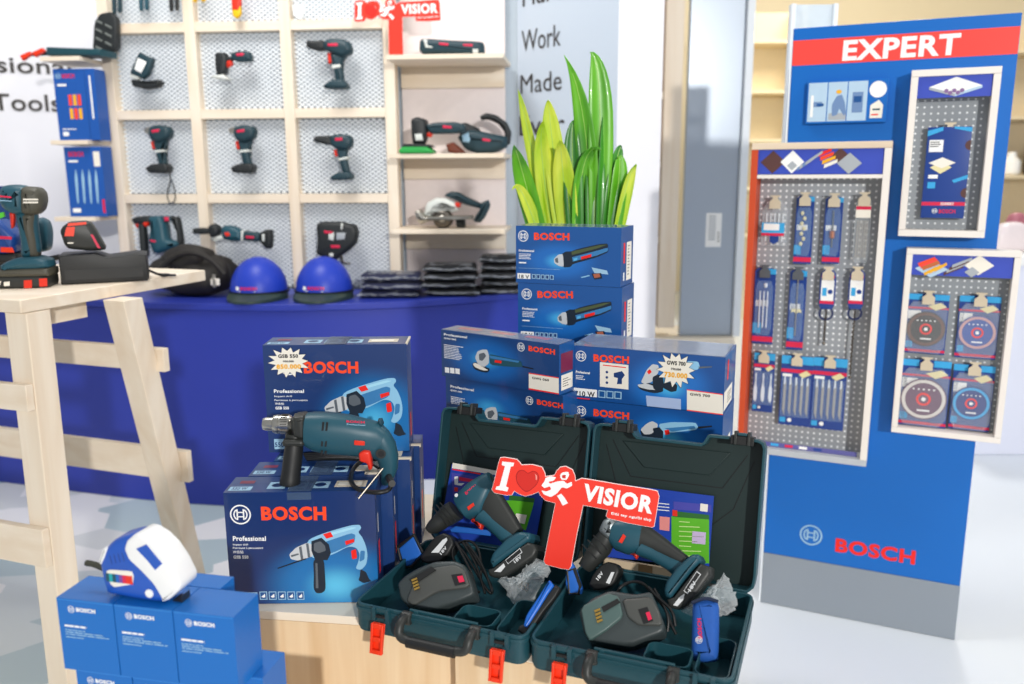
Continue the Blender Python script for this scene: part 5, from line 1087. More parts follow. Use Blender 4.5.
# blue BOSCH sleeve in right case
q = inplane(ino(CR_, .255, .10, .045), 38); t = thing('blue_sleeve', 'blue roll-shaped sleeve marked BOSCH standing in the right case', 'sleeve', mw=q.mw)
SLV = mat('blue_fabric', '1B55A8', .7, var=.12, scale=120, bump=.3)
b = MB(); b.puff(SLV, XZ, q.P([(532, 390), (545, 376), (585, 370), (622, 378), (628, 400), (628, 480), (626, 560), (622, 598), (580, 604), (530, 598), (528, 560), (530, 470)], C3), .017, .012, 1, z0=.0); b.build('sleeve_body', t)
b = MB(); a, e = q.P([(534, 390), (626, 384)], C3); b.tube(mat('navy_band', '10203E', .6), [(a[0]-.001, -.015, a[1]), (a[0]*.5+e[0]*.5, -.0185, max(a[1], e[1])+.002), (e[0]+.001, -.015, e[1])], .0028, 8, sm=2); b.build('dark_hem', t)
b = MB(); q.text(b, PR, 'BOSCH', (567, 515), (562, 440), .0065, .04, .0175, C3); b.logo(WHITE, XZ, *q.P([(558, 527)], C3)[0], .0052, .0176); b.build('printed_logo', t)
# blue and black cutter between the cases
def cutter(label, o, lean, C, body, blade, extra=None):
    q = inplane(o, lean); t = thing('folding_cutter', label, 'cutter', mw=q.mw); b = MB(); b.puff(BRIGHT if False else mat('cutter_blue', '1F66C8', .35), XZ, q.P(body, C), .009, .004, 1); b.build('blue_grip', t)
    b = MB(); b.puff(RUB, XZ, q.P(blade, C), .007, .003, 1, z0=-.001); b.build('black_grip', t); return t
cutter('blue and black snips lying in the right corner of the left case', ino(CL, .28, .06, .055), 40, C2, [(648, 470), (660, 430), (700, 370), (732, 320), (745, 300), (762, 322), (740, 352), (712, 400), (680, 450), (662, 480)], [(625, 488), (632, 470), (655, 462), (700, 410), (740, 350), (765, 318), (785, 330), (765, 365), (720, 420), (680, 480), (650, 505)])
def pouch(label, o, lean, C, pts, rim=None, h=.008, seed=0, m=None):
    q = inplane(o, lean); t = thing('blue_pouch', label, 'pouch', mw=q.mw); b = MB(); b.puff(m or mat('pouch_blue', '2368C4', .5, bump=.3), XZ, q.P(pts, C), h, h*.6, 0); b.build('pouch_body', t)
    if rim: b = MB(); P = q.P(rim, C); b.tube(RUB, [(x, -h*.6, z) for x, z in P]+[(P[0][0], -h*.6, P[0][1])], .0035, 8, sm=0); b.build('black_edge', t)
    return t
pouch('blue folded piece in the left end of the right case below the red sign handle', ino(CR_, .03, .17, .06), 22, C3, [(62, 250), (82, 230), (100, 262), (122, 330), (118, 350), (72, 352), (60, 310)], [(68, 262), (92, 256), (114, 318), (110, 346), (76, 346)], .007)
pouch('blue and black framed pouch leaning on the left rim of the left case', ino(CL, .0, .19, .085), 12, C2, [(186, 178), (238, 134), (272, 196), (232, 240), (206, 246)], [(182, 174), (242, 128), (276, 200), (234, 245), (200, 250)], .006)
pouch('flat bright blue packet under the left drill', ino(CL, .16, .235, .085), 20, C2, [(372, 108), (395, 96), (470, 106), (530, 112), (522, 134), (440, 124), (380, 120)], None, .004)
# =================================================================== RED SIGN
def sign_parts(t, q, s=1):
    C = (470, 430, 4.6545); P = lambda pts, z=0: [(x*s, y*s) for x, y in q.P(pts, C)]
    out = [(100, 278), (112, 235), (132, 150), (140, 128), (160, 126), (218, 136), (234, 152), (240, 162), (290, 160), (336, 172), (350, 200), (352, 216), (392, 210), (402, 190), (420, 172), (445, 168), (478, 184), (490, 214), (492, 236), (520, 224), (560, 230), (700, 254), (840, 276), (874, 284), (882, 310), (868, 395), (858, 452), (846, 455), (740, 436), (640, 412), (632, 400), (640, 374), (560, 358), (528, 352), (522, 378), (500, 480), (472, 636), (460, 652), (420, 646), (352, 628), (342, 612), (352, 560), (380, 420), (396, 342), (350, 330), (326, 306), (318, 290), (290, 302), (256, 310), (228, 300), (206, 286), (196, 304), (170, 306), (112, 294)]
    b = MB(); b.slab(mat('sign_white_edge', 'F6E9E6', .5), XZ, P([(x, y) for x, y in out]), -.003*s, -.0012*s); b.slab(mat('sign_red', 'F23A2A', .35, var=.02), XZ, inset(P(out), .0009*s), -.0011*s, .0*s); b.build('red_board', t)
    z = .0006*s
    b = MB(); b.flat(WHITE, XZ, P([(150, 146), (206, 152), (202, 168), (190, 170), (168, 262), (180, 268), (174, 286), (118, 276), (124, 262), (138, 260), (163, 168), (148, 163)]), z)
    def T_(st, a, e, h, bo, sh=0):
        A, E = P([a, e]); d = V((E[0]-A[0], E[1]-A[1])); f = XZ.sub(A[0], A[1], 0, math.atan2(d.y, d.x)); b.text(WHITE, st, f, 0, 0, h*s, d.length, bo, z, shear=sh)
    T_('VISIOR', (520, 327), (846, 392), .0305, .045); b.build('white_lettering', t); b = MB(); T_('Đôi tay người thợ', (654, 396), (842, 428), .0062, .03); b.build('small_lettering', t)
    b = MB(); HP = [(262, 296), (218, 250), (212, 210), (228, 186), (252, 186), (270, 202), (292, 188), (314, 196), (324, 222), (312, 256)]
    b.flat(mat('heart_dark_outline', 'B01414', .4), XZ, P(HP), z, 2); b.flat(mat('heart_red', 'D42A20', .35), XZ, inset(P(chaikin([(x, y) for x, y in HP], 2)), .0012*s), z*1.4); b.flat(mat('heart_shine', 'F09A90', .35), XZ, P([(302, 202), (312, 212), (312, 232), (306, 230), (306, 214)]), z*1.8, 1); b.build('heart', t)
    b = MB(); b.flat(WHITE, XZ, P([(332, 258), (348, 236), (352, 222), (376, 214), (402, 220), (388, 236), (366, 240), (372, 250), (408, 238), (436, 236), (452, 250), (474, 240), (476, 258), (452, 272), (428, 266), (404, 296), (376, 312), (344, 300), (332, 280), (356, 286), (378, 276), (372, 262), (346, 270)]), z, 1)
    b.flat(WHITE, XZ, P([(405, 306), (424, 296), (440, 314), (456, 340), (432, 352), (420, 330)]), z); c = P([(440, 212)])[0]
    b.flat(WHITE, XZ, P([(420, 206), (432, 196), (458, 194), (462, 210), (450, 232), (428, 232), (420, 220)]), z, 1); b.flat(mat('heart_red', 'D42A20', .35), XZ, P([(428, 210), (446, 208), (446, 224), (430, 224)]), z*1.6, 1); b.build('running_figure', t)
q = Pl(atz(545, 568, .828), math.radians(-8), math.radians(6))
SIGN = thing('heart_sign', 'red hand-held sign with white words and a heart standing between the open cases', 'sign', mw=q.mw); sign_parts(SIGN, q)
# =================================================================== IMPACT DRILL ON THE CARTONS
q = Pl((-.31, 1.47, T+AH+.002+.085), math.radians(2), 0); C = K2; P = lambda pts: q.P(pts, C)
t = thing('impact_drill', 'teal corded impact drill with a steel chuck lying on the row of cartons', 'drill', mw=q.mw)
def lat(b, m, a, e, prof, n=24, dy=0):
    (ax, az), (ex, ez) = P([a, e]); A = V((ax, dy, az)); E_ = V((ex, dy, ez)); L_ = (E_-A).length; s = (C and 1)
    b.lathe(m, A, E_-A, [(k*L_, r) for k, r in prof], n)
b = MB(); lat(b, STEEL, (172, 378), (222, 378), [(0, .007), (.05, .0105), (.3, .0122), (1, .0124)]); lat(b, INK, (171, 378), (174, 378), [(0, .005), (1, .005)], 12); b.build('chuck_nose', t)
b = MB(); lat(b, STEEL, (214, 378), (292, 380), [(0, .0135), (.04, .016), (.2, .0175), (.3, .0175), (.32, .0163), (.38, .0163), (.4, .0178), (.85, .0178), (.9, .016), (1, .014)], 32)
for k in range(24):
    a = 2*PI*k/24; (ax, az), = P([(250, 378)]); b.bar(DSTEEL, (ax, math.cos(a)*.0176, az+math.sin(a)*.0176), (ax+.012, math.cos(a)*.0176, az+math.sin(a)*.0176), .0012, .0012)
b.build('chuck', t)
b = MB(); lat(b, RUBG, (288, 380), (352, 380), [(0, .013), (.2, .014), (.22, .0205), (.9, .0215), (1, .021)]); b.puff(RUBG, XZ, P([(300, 340), (350, 334), (352, 425), (330, 430), (302, 418)]), .022, .008, 1); b.build('gear_collar', t)
b = MB(); lat(b, RUBG, (305, 414), (304, 446), [(0, .016), (.3, .0185), (1, .0175)]); b.puff(RUBG, XZ, P([(262, 438), (268, 424), (345, 424), (352, 440), (344, 452), (268, 452)]), .018, .006, 1, z0=.012); b.build('handle_clamp', t)
b = MB(); (ax, az), (ex, ez) = P([(306, 446), (293, 604)]); A = V((ax, -.012, az)); E_ = V((ex, -.026, ez)); L_ = (E_-A).length
b.lathe(RUB, A, E_-A, [(0, .0155), (L_*.1, .0165), (L_*.3, .0172), (L_*.7, .0172), (L_*.85, .0178), (L_*.94, .0188), (L_, .0175), (L_+.0005, .011), (L_-.008, .009)], 24); plabel(b.build('side_handle', t), 'black round side handle')
L1 = lambda R: [(P([u])[0], P([v])[0], d) for u, v, d in R]
b = MB(); b.loft(TEAL, L1([((344, 342), (342, 424), .022), ((350, 335), (346, 462), .029), ((380, 332), (380, 482), .0315), ((430, 332), (430, 494), .032), ((520, 343), (515, 500), .031), ((590, 360), (580, 506), .029), ((640, 372), (618, 512), .026), ((668, 396), (630, 520), .0235)]), 28, 2.5)
b.loft(TEAL, L1([((640, 368), (590, 480), .02), ((680, 408), (612, 500), .022), ((706, 452), (632, 520), .0215), ((718, 505), (642, 545), .0205), ((716, 555), (648, 572), .0205), ((700, 596), (648, 600), .021), ((690, 612), (652, 612), .018)]), 24, 2.4); b.build('body', t)
b = MB()
for x, y in ((425, 350), (440, 351), (422, 412), (437, 413), (420, 462), (435, 464)): b.slab(INK, XZ, P([(x, y), (x+8, y), (x+4, y+34 if y < 460 else y+18), (x-4, y+34 if y < 460 else y+18)]), .0306, .0316)
b.build('vent_slot', t)
b = MB(); b.puff(REDP, XZ, P([(568, 474), (588, 462), (612, 466), (618, 500), (622, 535), (608, 540), (600, 512), (572, 504)]), .012, .004, 1, z0=.024); plabel(b.build('trigger', t), 'red trigger')
b = MB(); b.slab(REDP, XZ, P([(550, 422), (592, 426), (592, 442), (550, 440)]), .0295, .034); plabel(b.build('mode_switch', t, bev=.001), 'red slide switch')
b = MB(); x, z = P([(655, 476)])[0]; b.lathe(INK, (x, -.0285, z), (0, -1, 0), [(0, .006), (.002, .006), (.002, .001)], 16); b.ring(RUBG, XZ, x, z, .009, .006, .0312); b.build('lock_button', t)
b = MB(); b.puff(TEALD, XZ, P([(636, 358), (652, 356), (660, 376), (650, 388), (636, 372)]), .010, .005, 1); b.build('speed_wheel', t)
b = MB(); q.text(b, PR, 'BOSCH', (508, 372), (582, 376), .0042, .045, .0316, C); q.text(b, PALE, 'Professional', (510, 382), (584, 386), .0028, .02, .0316, C); b.build('badge', t)
iv = q.mw.inverted(); ZR = T+AH+.0035
def onc(x, y, up=0): return tuple(iv @ atz(220+x/4.0227, 330+y/4.0227, ZR+up))
b = MB(); b.tube(DSTEEL, [onc(557, 678), onc(655, 556, .045)], .0019, 10, sm=0); plabel(b.build('depth_rod', t), 'bare steel depth rod')
b = MB(); hx, hz = P([(672, 600)])[0]
b.tube(CABLE, [(hx, 0, hz+.004), onc(690, 622, .016), onc(680, 645, .004), onc(640, 655, .003), onc(580, 650, .003), onc(540, 634, .003), onc(524, 600, .003), onc(530, 572, .004), onc(545, 545, .01), onc(580, 520, .02), onc(625, 520, .03)], .0042, 10, sm=2)
for k in range(4): b.tube(CABLE, [onc(340+4*k, 500+k*7, .006), onc(400, 498+k*7, .014), onc(470, 500+k*6, .016), onc(540, 504+k*5, .016), onc(600, 518+k*4, .014), onc(640, 540+k*5, .008)], .0034, 8, sm=2)
b.tube(RUB, [(hx+.002, 0, hz+.008), onc(692, 618, .02)], .0062, 10, sm=0); plabel(b.build('power_cord', t), 'black cable looped below the handle')
# =================================================================== TAPE MEASURE CARTONS
GT = .832
yE = math.radians(-12); eu = V((math.cos(yE), math.sin(yE), 0)); ev = V((-math.sin(yE), math.cos(yE), 0))
E0 = V((-.619, 1.047, 0)); WE, DE, HE = .0868, .064, .1065
def tapebox(label, o, vis=True, W=WE, D=None):
    DE = D or .064
    t = thing('tape_measure_carton', label, 'carton', o, yE, 'small blue tape measure cartons'); b = MB(); b.box(TAPEB, 0, W, 0, DE, 0, HE)
    b.rect(mat('lid_crease_blue', '3C8AD4', .4), XZ, .001, HE-.0025, W-.001, HE-.0015, .0003); b.rect(mat('lid_crease_blue', '3C8AD4', .4), Fr((0, 0, HE), (1, 0, 0), (0, 1, 0)), .001, DE*.93, W-.001, DE*.94, .0003)
    b.logo(WHITE, XZ, W*.25, HE*.86, .0052, .0005); b.text(WHITE, 'BOSCH', XZ, W*.34, HE*.835, .0062, W*.34, .05, .0005)
    b.rect(WHITE, XZ, W*.1, HE*.615, W*.2, HE*.63, .0005)
    scribble(b, WHITE, XZ, W*.1, HE*.61, W*.56, 1, .0028, .004, seed=3); scribble(b, PALE, XZ, W*.1, HE*.56, W*.52, 1, .0014, .003, seed=4); scribble(b, PALE, XZ, W*.1, HE*.53, W*.8, 2, .0014, .0032, seed=5); scribble(b, PALE, XZ, W*.1, HE*.46, W*.35, 1, .0014, .003, seed=6)
    b.build('printed_box', t, bev=.001); return t
nm = ['left', 'middle', 'right']
z1 = GT+.001; z0 = GT-HE
for k in range(3): tapebox(('blue tape measure carton at the left end of the upper row', 'middle blue tape measure carton of the upper row, the tape measure resting on its top', 'right-hand blue tape measure carton of the upper row, next to the large drill carton')[k], E0+eu*(k*(WE+.0015))+V((0, 0, z1)))
tapebox('shallow blue carton behind the upper row, its top showing beside the tape measure', E0+eu*(2*(WE+.0015)-.058)+ev*(DE+.002)+V((0, 0, z1)), D=.036)
B0 = E0+eu*.014+ev*.004
for k in range(2): tapebox(('blue tape measure carton of the lower row under the left one', 'blue tape measure carton of the lower row under the middle one')[k], B0+eu*(k*(WE+.0015))+V((0, 0, z0)))
tapebox('blue tape measure carton of the lower row at the right end, beside the ash block', E0+eu*.1915+ev*.035+V((0, 0, z0)))
pb = [E0+eu*a+ev*d for a, d in ((-.012, -.03), (.32, -.03), (.32, .17), (-.012, .17))]
block('low pale wooden block under the tape measure cartons at the bottom left', [(p.x, p.y) for p in pb], z0-.0005)
# tape measure
tmc = atz(150, 600, z1+HE+.001)
q = Pl((-.553, 1.066, z1+HE+.001), math.radians(-14), 0); C = (0, 513, 4)
mo = q.m(150, 605); ks = .93; t = thing('tape_measure', 'blue and white tape measure on top of the small blue cartons', 'tape measure', mw=q.mw); P = lambda pts: q.P([(600+(x-600)*.95-2, 360+(y-360)*.95) for x, y in pts], C)
BT = mat('tape_case_blue', '1E55B8', .35, coat=.3); WT = mat('tape_case_white', 'F1F1F0', .3, coat=.3)
pts = P([(428, 215), (445, 160), (490, 115), (560, 95), (600, 100), (650, 128), (690, 170), (730, 230), (765, 300), (760, 320), (720, 360), (690, 378), (600, 368), (500, 348), (462, 342), (445, 290)])
dz = -min(p[1] for p in pts); sh = lambda L_: [(x, z+dz) for x, z in L_]
b = MB(); b.puff(BT, XZ, sh(pts), .019, .008, 2); b.build('case', t)
b = MB(); b.puff(WT, XZ, sh(P([(538, 152), (548, 118), (580, 92), (608, 96), (654, 124), (698, 168), (738, 228), (772, 298), (768, 322), (724, 362), (696, 372), (690, 352), (660, 300), (606, 242), (556, 196)])), .0205, .004, 1); b.build('white_front_shell', t)
b = MB(); b.slab(BT, XZ, sh(P([(594, 148), (634, 130), (700, 210), (672, 236), (640, 196)])), .0206, .0222); b.build('lock_button', t, bev=.0005)
b = MB(); b.puff(WT, XZ, sh(P([(430, 200), (450, 150), (468, 150), (458, 190), (440, 220)])), .0196, .003, 1); b.build('white_rear_shell', t)
b = MB(); b.puff(CREAM, XZ, sh(P([(466, 242), (480, 236), (570, 242), (578, 262), (576, 296), (500, 308), (484, 296)])), .0012, .0006, 1, z0=.0195)
f = XZ; x0, y0 = sh(P([(468, 282)]))[0]; x1, y1 = sh(P([(575, 262)]))[0]; n = 8
for k, m in enumerate((TEAL, mat('print_cyan', '1AA0A8', .4), TEAL, BLUEP, mat('print_violet', '7A4A9A', .4), PR, REDP, REDP)):
    b.rect(m, XZ, x0+(x1-x0)*k/n, y0, x0+(x1-x0)*(k+1)/n, y1, .021)
b.build('side_label', t)
b = MB(); x, z = sh(P([(643, 335)]))[0]; b.lathe(WT, (x, -.018, z), (0, -1, 0), [(0, .0062), (.0025, .0058), (.003, .001)], 20); b.build('screw_cover', t)
b = MB()
for k in range(4): a, e = sh(P([(478+k*17, 178-k*4), (488+k*17, 214-k*4)])); b.tube(mat('tape_case_dark', '163F8E', .4), [(a[0], -.0188, a[1]), (e[0], -.0192, e[1])], .0008, 6, sm=0)
b.build('grip_rib', t)
b = MB(); a = sh(P([(722, 352)]))[0]; b.box(DSTEEL, a[0]-.002, a[0]+.011, -.009, .009, .0008, .002); b.box(DSTEEL, a[0]+.011, a[0]+.0122, -.009, .009, .0, .009); b.build('tape_hook', t)
b = MB(); L0 = sh(P([(440, 275), (400, 262), (365, 246), (330, 240)])); b.tube(mat('strap_dark', '3A3A30', .7), [(x, .004, z) for x, z in L0], .0042, 8, sm=2); b.build('wrist_strap', t)
# =================================================================== PLANT
PC = V((.20, 2.19, 0)); t = thing('potted_plant', 'bright green broad-leaved plant rising behind the top blue carton', 'plant', (PC.x, PC.y, .9255))
b = MB(); b.lathe(mat('white_glazed_pot', 'E8E6E0', .3), (0, 0, 0), (0, 0, 1), [(0, .05), (.005, .055), (.13, .075), (.14, .077), (.14, .07), (.12, .066)], 28); b.build('pot', t)
b = MB(); b.lathe(mat('potting_soil', '3A2A1C', .9), (0, 0, .115), (0, 0, 1), [(0, .06), (.008, .064), (.012, .02)], 20); b.build('soil', t)
def leafm(n, a, bb):
    m = bpy.data.materials.new(n); m.use_nodes = True; nt = m.node_tree; bs = nt.nodes['Principled BSDF']; tc = nt.nodes.new('ShaderNodeTexCoord'); nz = nt.nodes.new('ShaderNodeTexNoise'); nz.inputs['Scale'].default_value = 7
    mp = nt.nodes.new('ShaderNodeMapping'); mp.inputs['Scale'].default_value = (3, 3, .6)
    rp = nt.nodes.new('ShaderNodeValToRGB'); rp.color_ramp.elements[0].color = lin(a); rp.color_ramp.elements[1].color = lin(bb); rp.color_ramp.elements[0].position = .35; rp.color_ramp.elements[1].position = .65
    for x, y in ((tc.outputs['Object'], mp.inputs[0]), (mp.outputs[0], nz.inputs['Vector']), (nz.outputs['Fac'], rp.inputs[0]), (rp.outputs[0], bs.inputs['Base Color'])): nt.links.new(x, y)
    bs.inputs['Roughness'].default_value = .35; bs.inputs['Coat Weight'].default_value = .2
    bs.inputs['Subsurface Weight'].default_value = .0; return m
LG = [leafm('leaf_green', '3F8F14', '6CBB22'), leafm('leaf_lime', '9CC81C', 'D3E04A'), leafm('leaf_deep', '1F6A16', '3D8F22')]
MR = leafm('leaf_midrib', '9ACB5A', 'B9DC7A')
def leaf(px0, px1, w, mi, y1=None, bow=0, yb=0, twist=0, label=None):
    """leaf from the plant's crown towards the point seen at px1, belly width w (metres)"""
    tip = aty(px1[0], px1[1], PC.y+(y1 or 0)); mid = aty(px0[0], px0[1], PC.y+yb)
    base = V((PC.x+(mid.x-PC.x)*.35, PC.y+(mid.y-PC.y)*.3, 1.05))
    o = V((PC.x, PC.y, .9255)); A, B_, C_ = base-o, mid-o, tip-o; b = MB(); n = 16; vs = []; rib = []
    for i in range(n+1):
        u = i/n; c = (1-u)*(1-u)*A+2*u*(1-u)*(B_*2-(A+C_)*.5)+u*u*C_ if False else (A*(1-u)*(1-2*u) if False else None)
        # quadratic through A (0), B (.5), C (1)
        c = A*(2*(u-.5)*(u-1))+B_*(-4*u*(u-1))+C_*(2*u*(u-.5))
        d = (A*(4*u-3)+B_*(-8*u+4)+C_*(4*u-1)).normalized()
        ww = w*1.28*max(.012, math.sin(PI*min(1, max(0, u-.01)**.98))**(.8 if u < .5 else 1.25))*.5
        if u < .25: ww = max(ww*.6, w*.06)
        side = d.cross(V((math.sin(twist), -math.cos(twist), 0))).normalized(); nn = side.cross(d).normalized()
        vs += [c-side*ww+nn*ww*.35, c-side*ww*.5+nn*ww*.1, c, c+side*ww*.5+nn*ww*.1, c+side*ww+nn*ww*.35]; rib.append(tuple(c+nn*.0006*(1)))
    fs = [(i*5+k, i*5+k+1, (i+1)*5+k+1, (i+1)*5+k) for i in range(n) for k in range(4)]
    b.add(LG[mi], vs, fs); o_ = b.build('leaf', t, sharp=60); s = o_.modifiers.new('thickness', 'SOLIDIFY'); s.thickness = .0012; s.offset = 0
    bb = MB(); bb.tube(MR, rib[1:-2], [.0018, .0006], 6, sm=0); bb.build('midrib', o_)
leaf((600, 130), (590, 52), .05, 0, 0, twist=.1)
leaf((588, 160), (564, 55), .042, 0, -.04, twist=-.3)
leaf((604, 165), (606, 97), .034, 2, .03, twist=.5)
leaf((535, 165), (518, 90), .024, 1, -.03, twist=-.4)
leaf((555, 165), (548, 100), .042, 1, -.05)
leaf((545, 185), (544, 120), .04, 1, -.09, twist=.2)
leaf((530, 200), (514, 145), .042, 0, -.08, twist=-.3)
leaf((573, 180), (574, 120), .04, 2, .0)
leaf((580, 190), (602, 150), .04, 0, -.07, twist=.4)
leaf((617, 195), (617, 160), .036, 0, .0, twist=.3)
leaf((622, 205), (637, 166), .034, 1, -.04, twist=.7)
leaf((612, 190), (622, 148), .03, 2, .05, twist=.2)
leaf((565, 195), (560, 140), .045, 1, -.1)
leaf((595, 185), (590, 110), .04, 2, .06)
leaf((532, 216), (512, 190), .026, 1, -.05, twist=.3)
# =================================================================== TRESTLE TABLE at the left
t = thing('trestle_table', 'tall pale plywood trestle table with splayed legs at the left edge', 'table', (0, 0, 0))
ZT = 1.2; a = V((-1.206, 2.04, 0)); c = V((-.98, 2.68, 0)); du = (c-a).normalized(); dv = V((-du.y, du.x, 0)); LT = (c-a).length; WT_ = 1.1
b = MB(); b.slab(PINEH, FT, [tuple(p)[:2] for p in (a, c, c+dv*WT_, a+dv*WT_)], ZT-.034, ZT); b.build('table_top', t, bev=.003)
zt = ZT-.0355; legs = {}
ntop, nbot, ftop, fbot = V((-1.225, 2.10, zt)), V((-1.235, 2.10, .003)), V((-1.075, 2.30, zt)), V((-1.15, 2.80, .003))
W9 = dv*.93
legs = {'nf': (ntop, nbot), 'ff': (ftop, fbot), 'nb': (ntop+W9, nbot+W9+dv*.2), 'fb': (ftop+W9, fbot+W9+dv*.2)}
for k_, (p_, q_) in legs.items():
    d = (q_-p_).normalized(); b = MB(); x_ = d.cross(V((0, 0, 1))); sx, sy = du*.036, dv*.036
    vs = [p_+sx*i+sy*j for i, j in ((-1, -1), (1, -1), (1, 1), (-1, 1))]+[q_+sx*i+sy*j for i, j in ((-1, -1), (1, -1), (1, 1), (-1, 1))]
    b.add(PINE, vs, [(0, 1, 2, 3), (4, 5, 6, 7), (0, 1, 5, 4), (1, 2, 6, 5), (2, 3, 7, 6), (3, 0, 4, 7)]); b.build('leg', t, bev=.003)
def rail(k1, k2, z, hgt, so=0):
    A = legs[k1]; B_ = legs[k2]; u = (zt-z)/zt; p = A[0].lerp(A[1], u); q_ = B_[0].lerp(B_[1], u); d = (q_-p).normalized(); p = p-d*(.034 if so < 0 else .06)+du*so*.048; q_ = q_+d*.06+du*so*.048
    b = MB(); n_ = d.cross(V((0, 0, 1))).normalized()*.011; h_ = V((0, 0, hgt/2))
    vs = [p+n_*i+h_*j for i, j in ((-1, -1), (1, -1), (1, 1), (-1, 1))]+[q_+n_*i+h_*j for i, j in ((-1, -1), (1, -1), (1, 1), (-1, 1))]
    b.add(PINEH, vs, [(0, 1, 2, 3), (4, 5, 6, 7), (0, 1, 5, 4), (1, 2, 6, 5), (2, 3, 7, 6), (3, 0, 4, 7)]); b.build('rail', t, bev=.002)
for k1, k2, zz, hh, so in (('nf', 'nb', .95, .068, -1), ('nf', 'nb', .545, .105, -1), ('ff', 'fb', .965, .07, 1), ('ff', 'fb', .575, .105, 1)): rail(k1, k2, zz, hh, so)
b = MB(); p_ = a+dv*.075+du*.1; q_ = a+dv*.075+du*.26; n_ = dv*.01
vs = [V((p.x, p.y, z))+n_*i for z in (zt-.052, zt-.0006) for p, i in ((p_, -1), (q_, -1), (q_, 1), (p_, 1))]
b.add(PINEH, vs, [(0, 1, 2, 3), (4, 5, 6, 7), (0, 1, 5, 4), (1, 2, 6, 5), (2, 3, 7, 6), (3, 0, 4, 7)]); b.build('apron', t)
# impact driver on the table
q = Pl(atz(30, 286, ZT+.001), math.radians(10), 0); C = (0, 180, 4.8857); oz = q.m(30, 289.5)[1]
q.o = V((q.o.x, q.o.y, ZT+.001)); q = Pl(q.o, math.radians(10), 0)
P = lambda pts: [(x, z+dzz) for x, z in q.P(pts, C)]; dzz = 0; dzz = -min(p[1] for p in P([(0, 540), (265, 530)]))
t = thing('impact_driver', 'teal and grey-brown cordless impact driver standing on its battery on the trestle table', 'impact driver', mw=q.mw)
OLV = mat('grey_brown_rubber', '4C4A40', .5, var=.08, bump=.1)
b = MB(); b.puff(TEAL, XZ, P([(14, 60), (30, 46), (80, 40), (130, 46), (150, 60), (150, 175), (120, 190), (60, 180), (20, 150), (8, 110)]), .036, .025, 2); b.build('body', t)
b = MB(); b.puff(OLV, XZ, P([(110, 48), (200, 54), (222, 80), (228, 120), (218, 165), (190, 188), (130, 186), (112, 160)]), .038, .022, 2); b.build('rear_cap', t)
b = MB(); b.puff(TEAL, XZ, P([(78, 170), (188, 175), (186, 230), (196, 300), (206, 372), (150, 400), (110, 390), (112, 330), (98, 250)]), .024, .018, 2); b.build('handle', t)
b = MB(); b.puff(OLV, XZ, P([(112, 180), (186, 176), (180, 240), (194, 330), (200, 392), (160, 400), (140, 330), (118, 240)]), .0265, .016, 2); b.build('grip', t)
b = MB(); b.puff(REDP, XZ, P([(52, 178), (74, 178), (78, 200), (72, 250), (60, 256), (56, 210)]), .009, .004, 1); b.build('trigger', t)
b = MB(); b.puff(TEAL, XZ, P([(24, 430), (60, 410), (110, 392), (200, 388), (250, 405), (262, 440), (220, 452), (30, 456)]), .045, .018, 1); b.build('battery_foot', t)
b = MB(); b.puff(OLV, XZ, P([(10, 456), (60, 448), (262, 440), (268, 470), (262, 482), (12, 486)]), .046, .008, 1); b.puff(RUBG, XZ, P([(0, 482), (262, 478), (266, 520), (262, 534), (150, 541), (0, 536)]), .047, .008, 1); plabel(b.build('battery', t), 'dark battery with red catches')
b = MB(); b.slab(REDP, XZ, P([(152, 498), (190, 496), (190, 534), (152, 536)]), .047, .0485); b.slab(REDP, XZ, P([(224, 490), (262, 488), (264, 526), (226, 528)]), .047, .0485); b.slab(CREAM, XZ, P([(8, 504), (44, 502), (34, 528), (20, 528)]), .0472, .048); b.slab(CREAM, XZ, P([(56, 506), (84, 504), (84, 524), (56, 526)]), .0472, .048); b.build('battery_catch', t)
b = MB()
for k in range(2): b.slab(CREAM, XZ, P([(142, 108+k*14), (214, 108+k*14), (214, 116+k*14), (142, 116+k*14)]), .038, .039)
b.build('nameplate', t)
b = MB(); q.text(b, PR, 'BOSCH', (20, 108-dzz*0), (70, 112), .008, .03, .0365, C) if False else b.slab(PR, XZ, P([(22, 92), (84, 98), (84, 106), (22, 100)]), .0362, .0368); b.slab(PALE, XZ, P([(22, 114), (86, 118), (86, 122), (22, 118)]), .0362, .0368); b.build('badge', t)
b = MB(); b.slab(mat('work_light_green', '54C23A', .3), XZ, P([(10, 178), (34, 174), (38, 196), (14, 206)]), .012, .02); b.build('green_tab', t)
# second tool behind it
q2 = Pl(V((-1.45, 2.42, ZT+.001)), math.radians(8), 0); PP = lambda pts: q2.P(pts, C)
t = thing('power_tool', 'second blue and teal power tool half hidden behind the impact driver', 'power tool', mw=q2.mw)
z0_ = -min(z for x, z in PP([(0, 430)]));
PQ = lambda pts: [(x, z) for x, z in PP(pts)]
b = MB(); b.puff(TEAL, XZ, PQ([(160, 200), (200, 180), (236, 200), (250, 250), (246, 345), (190, 352), (140, 340)]), .035, .02, 2); b.build('motor_housing', t)
b = MB(); b.puff(mat('deep_blue_plastic', '14418A', .4), XZ, PQ([(-30, 200), (20, 190), (70, 240), (100, 270), (100, 350), (30, 360), (-30, 350)]), .04, .015, 1, z0=.0); b.build('body', t)
b = MB(); b.slab(PR, XZ, PQ([(24, 268), (88, 272), (88, 286), (24, 282)]), .0402, .041); b.slab(LATCH, XZ, PQ([(36, 322), (92, 324), (100, 348), (36, 346)]), .0402, .043); b.build('badge', t)
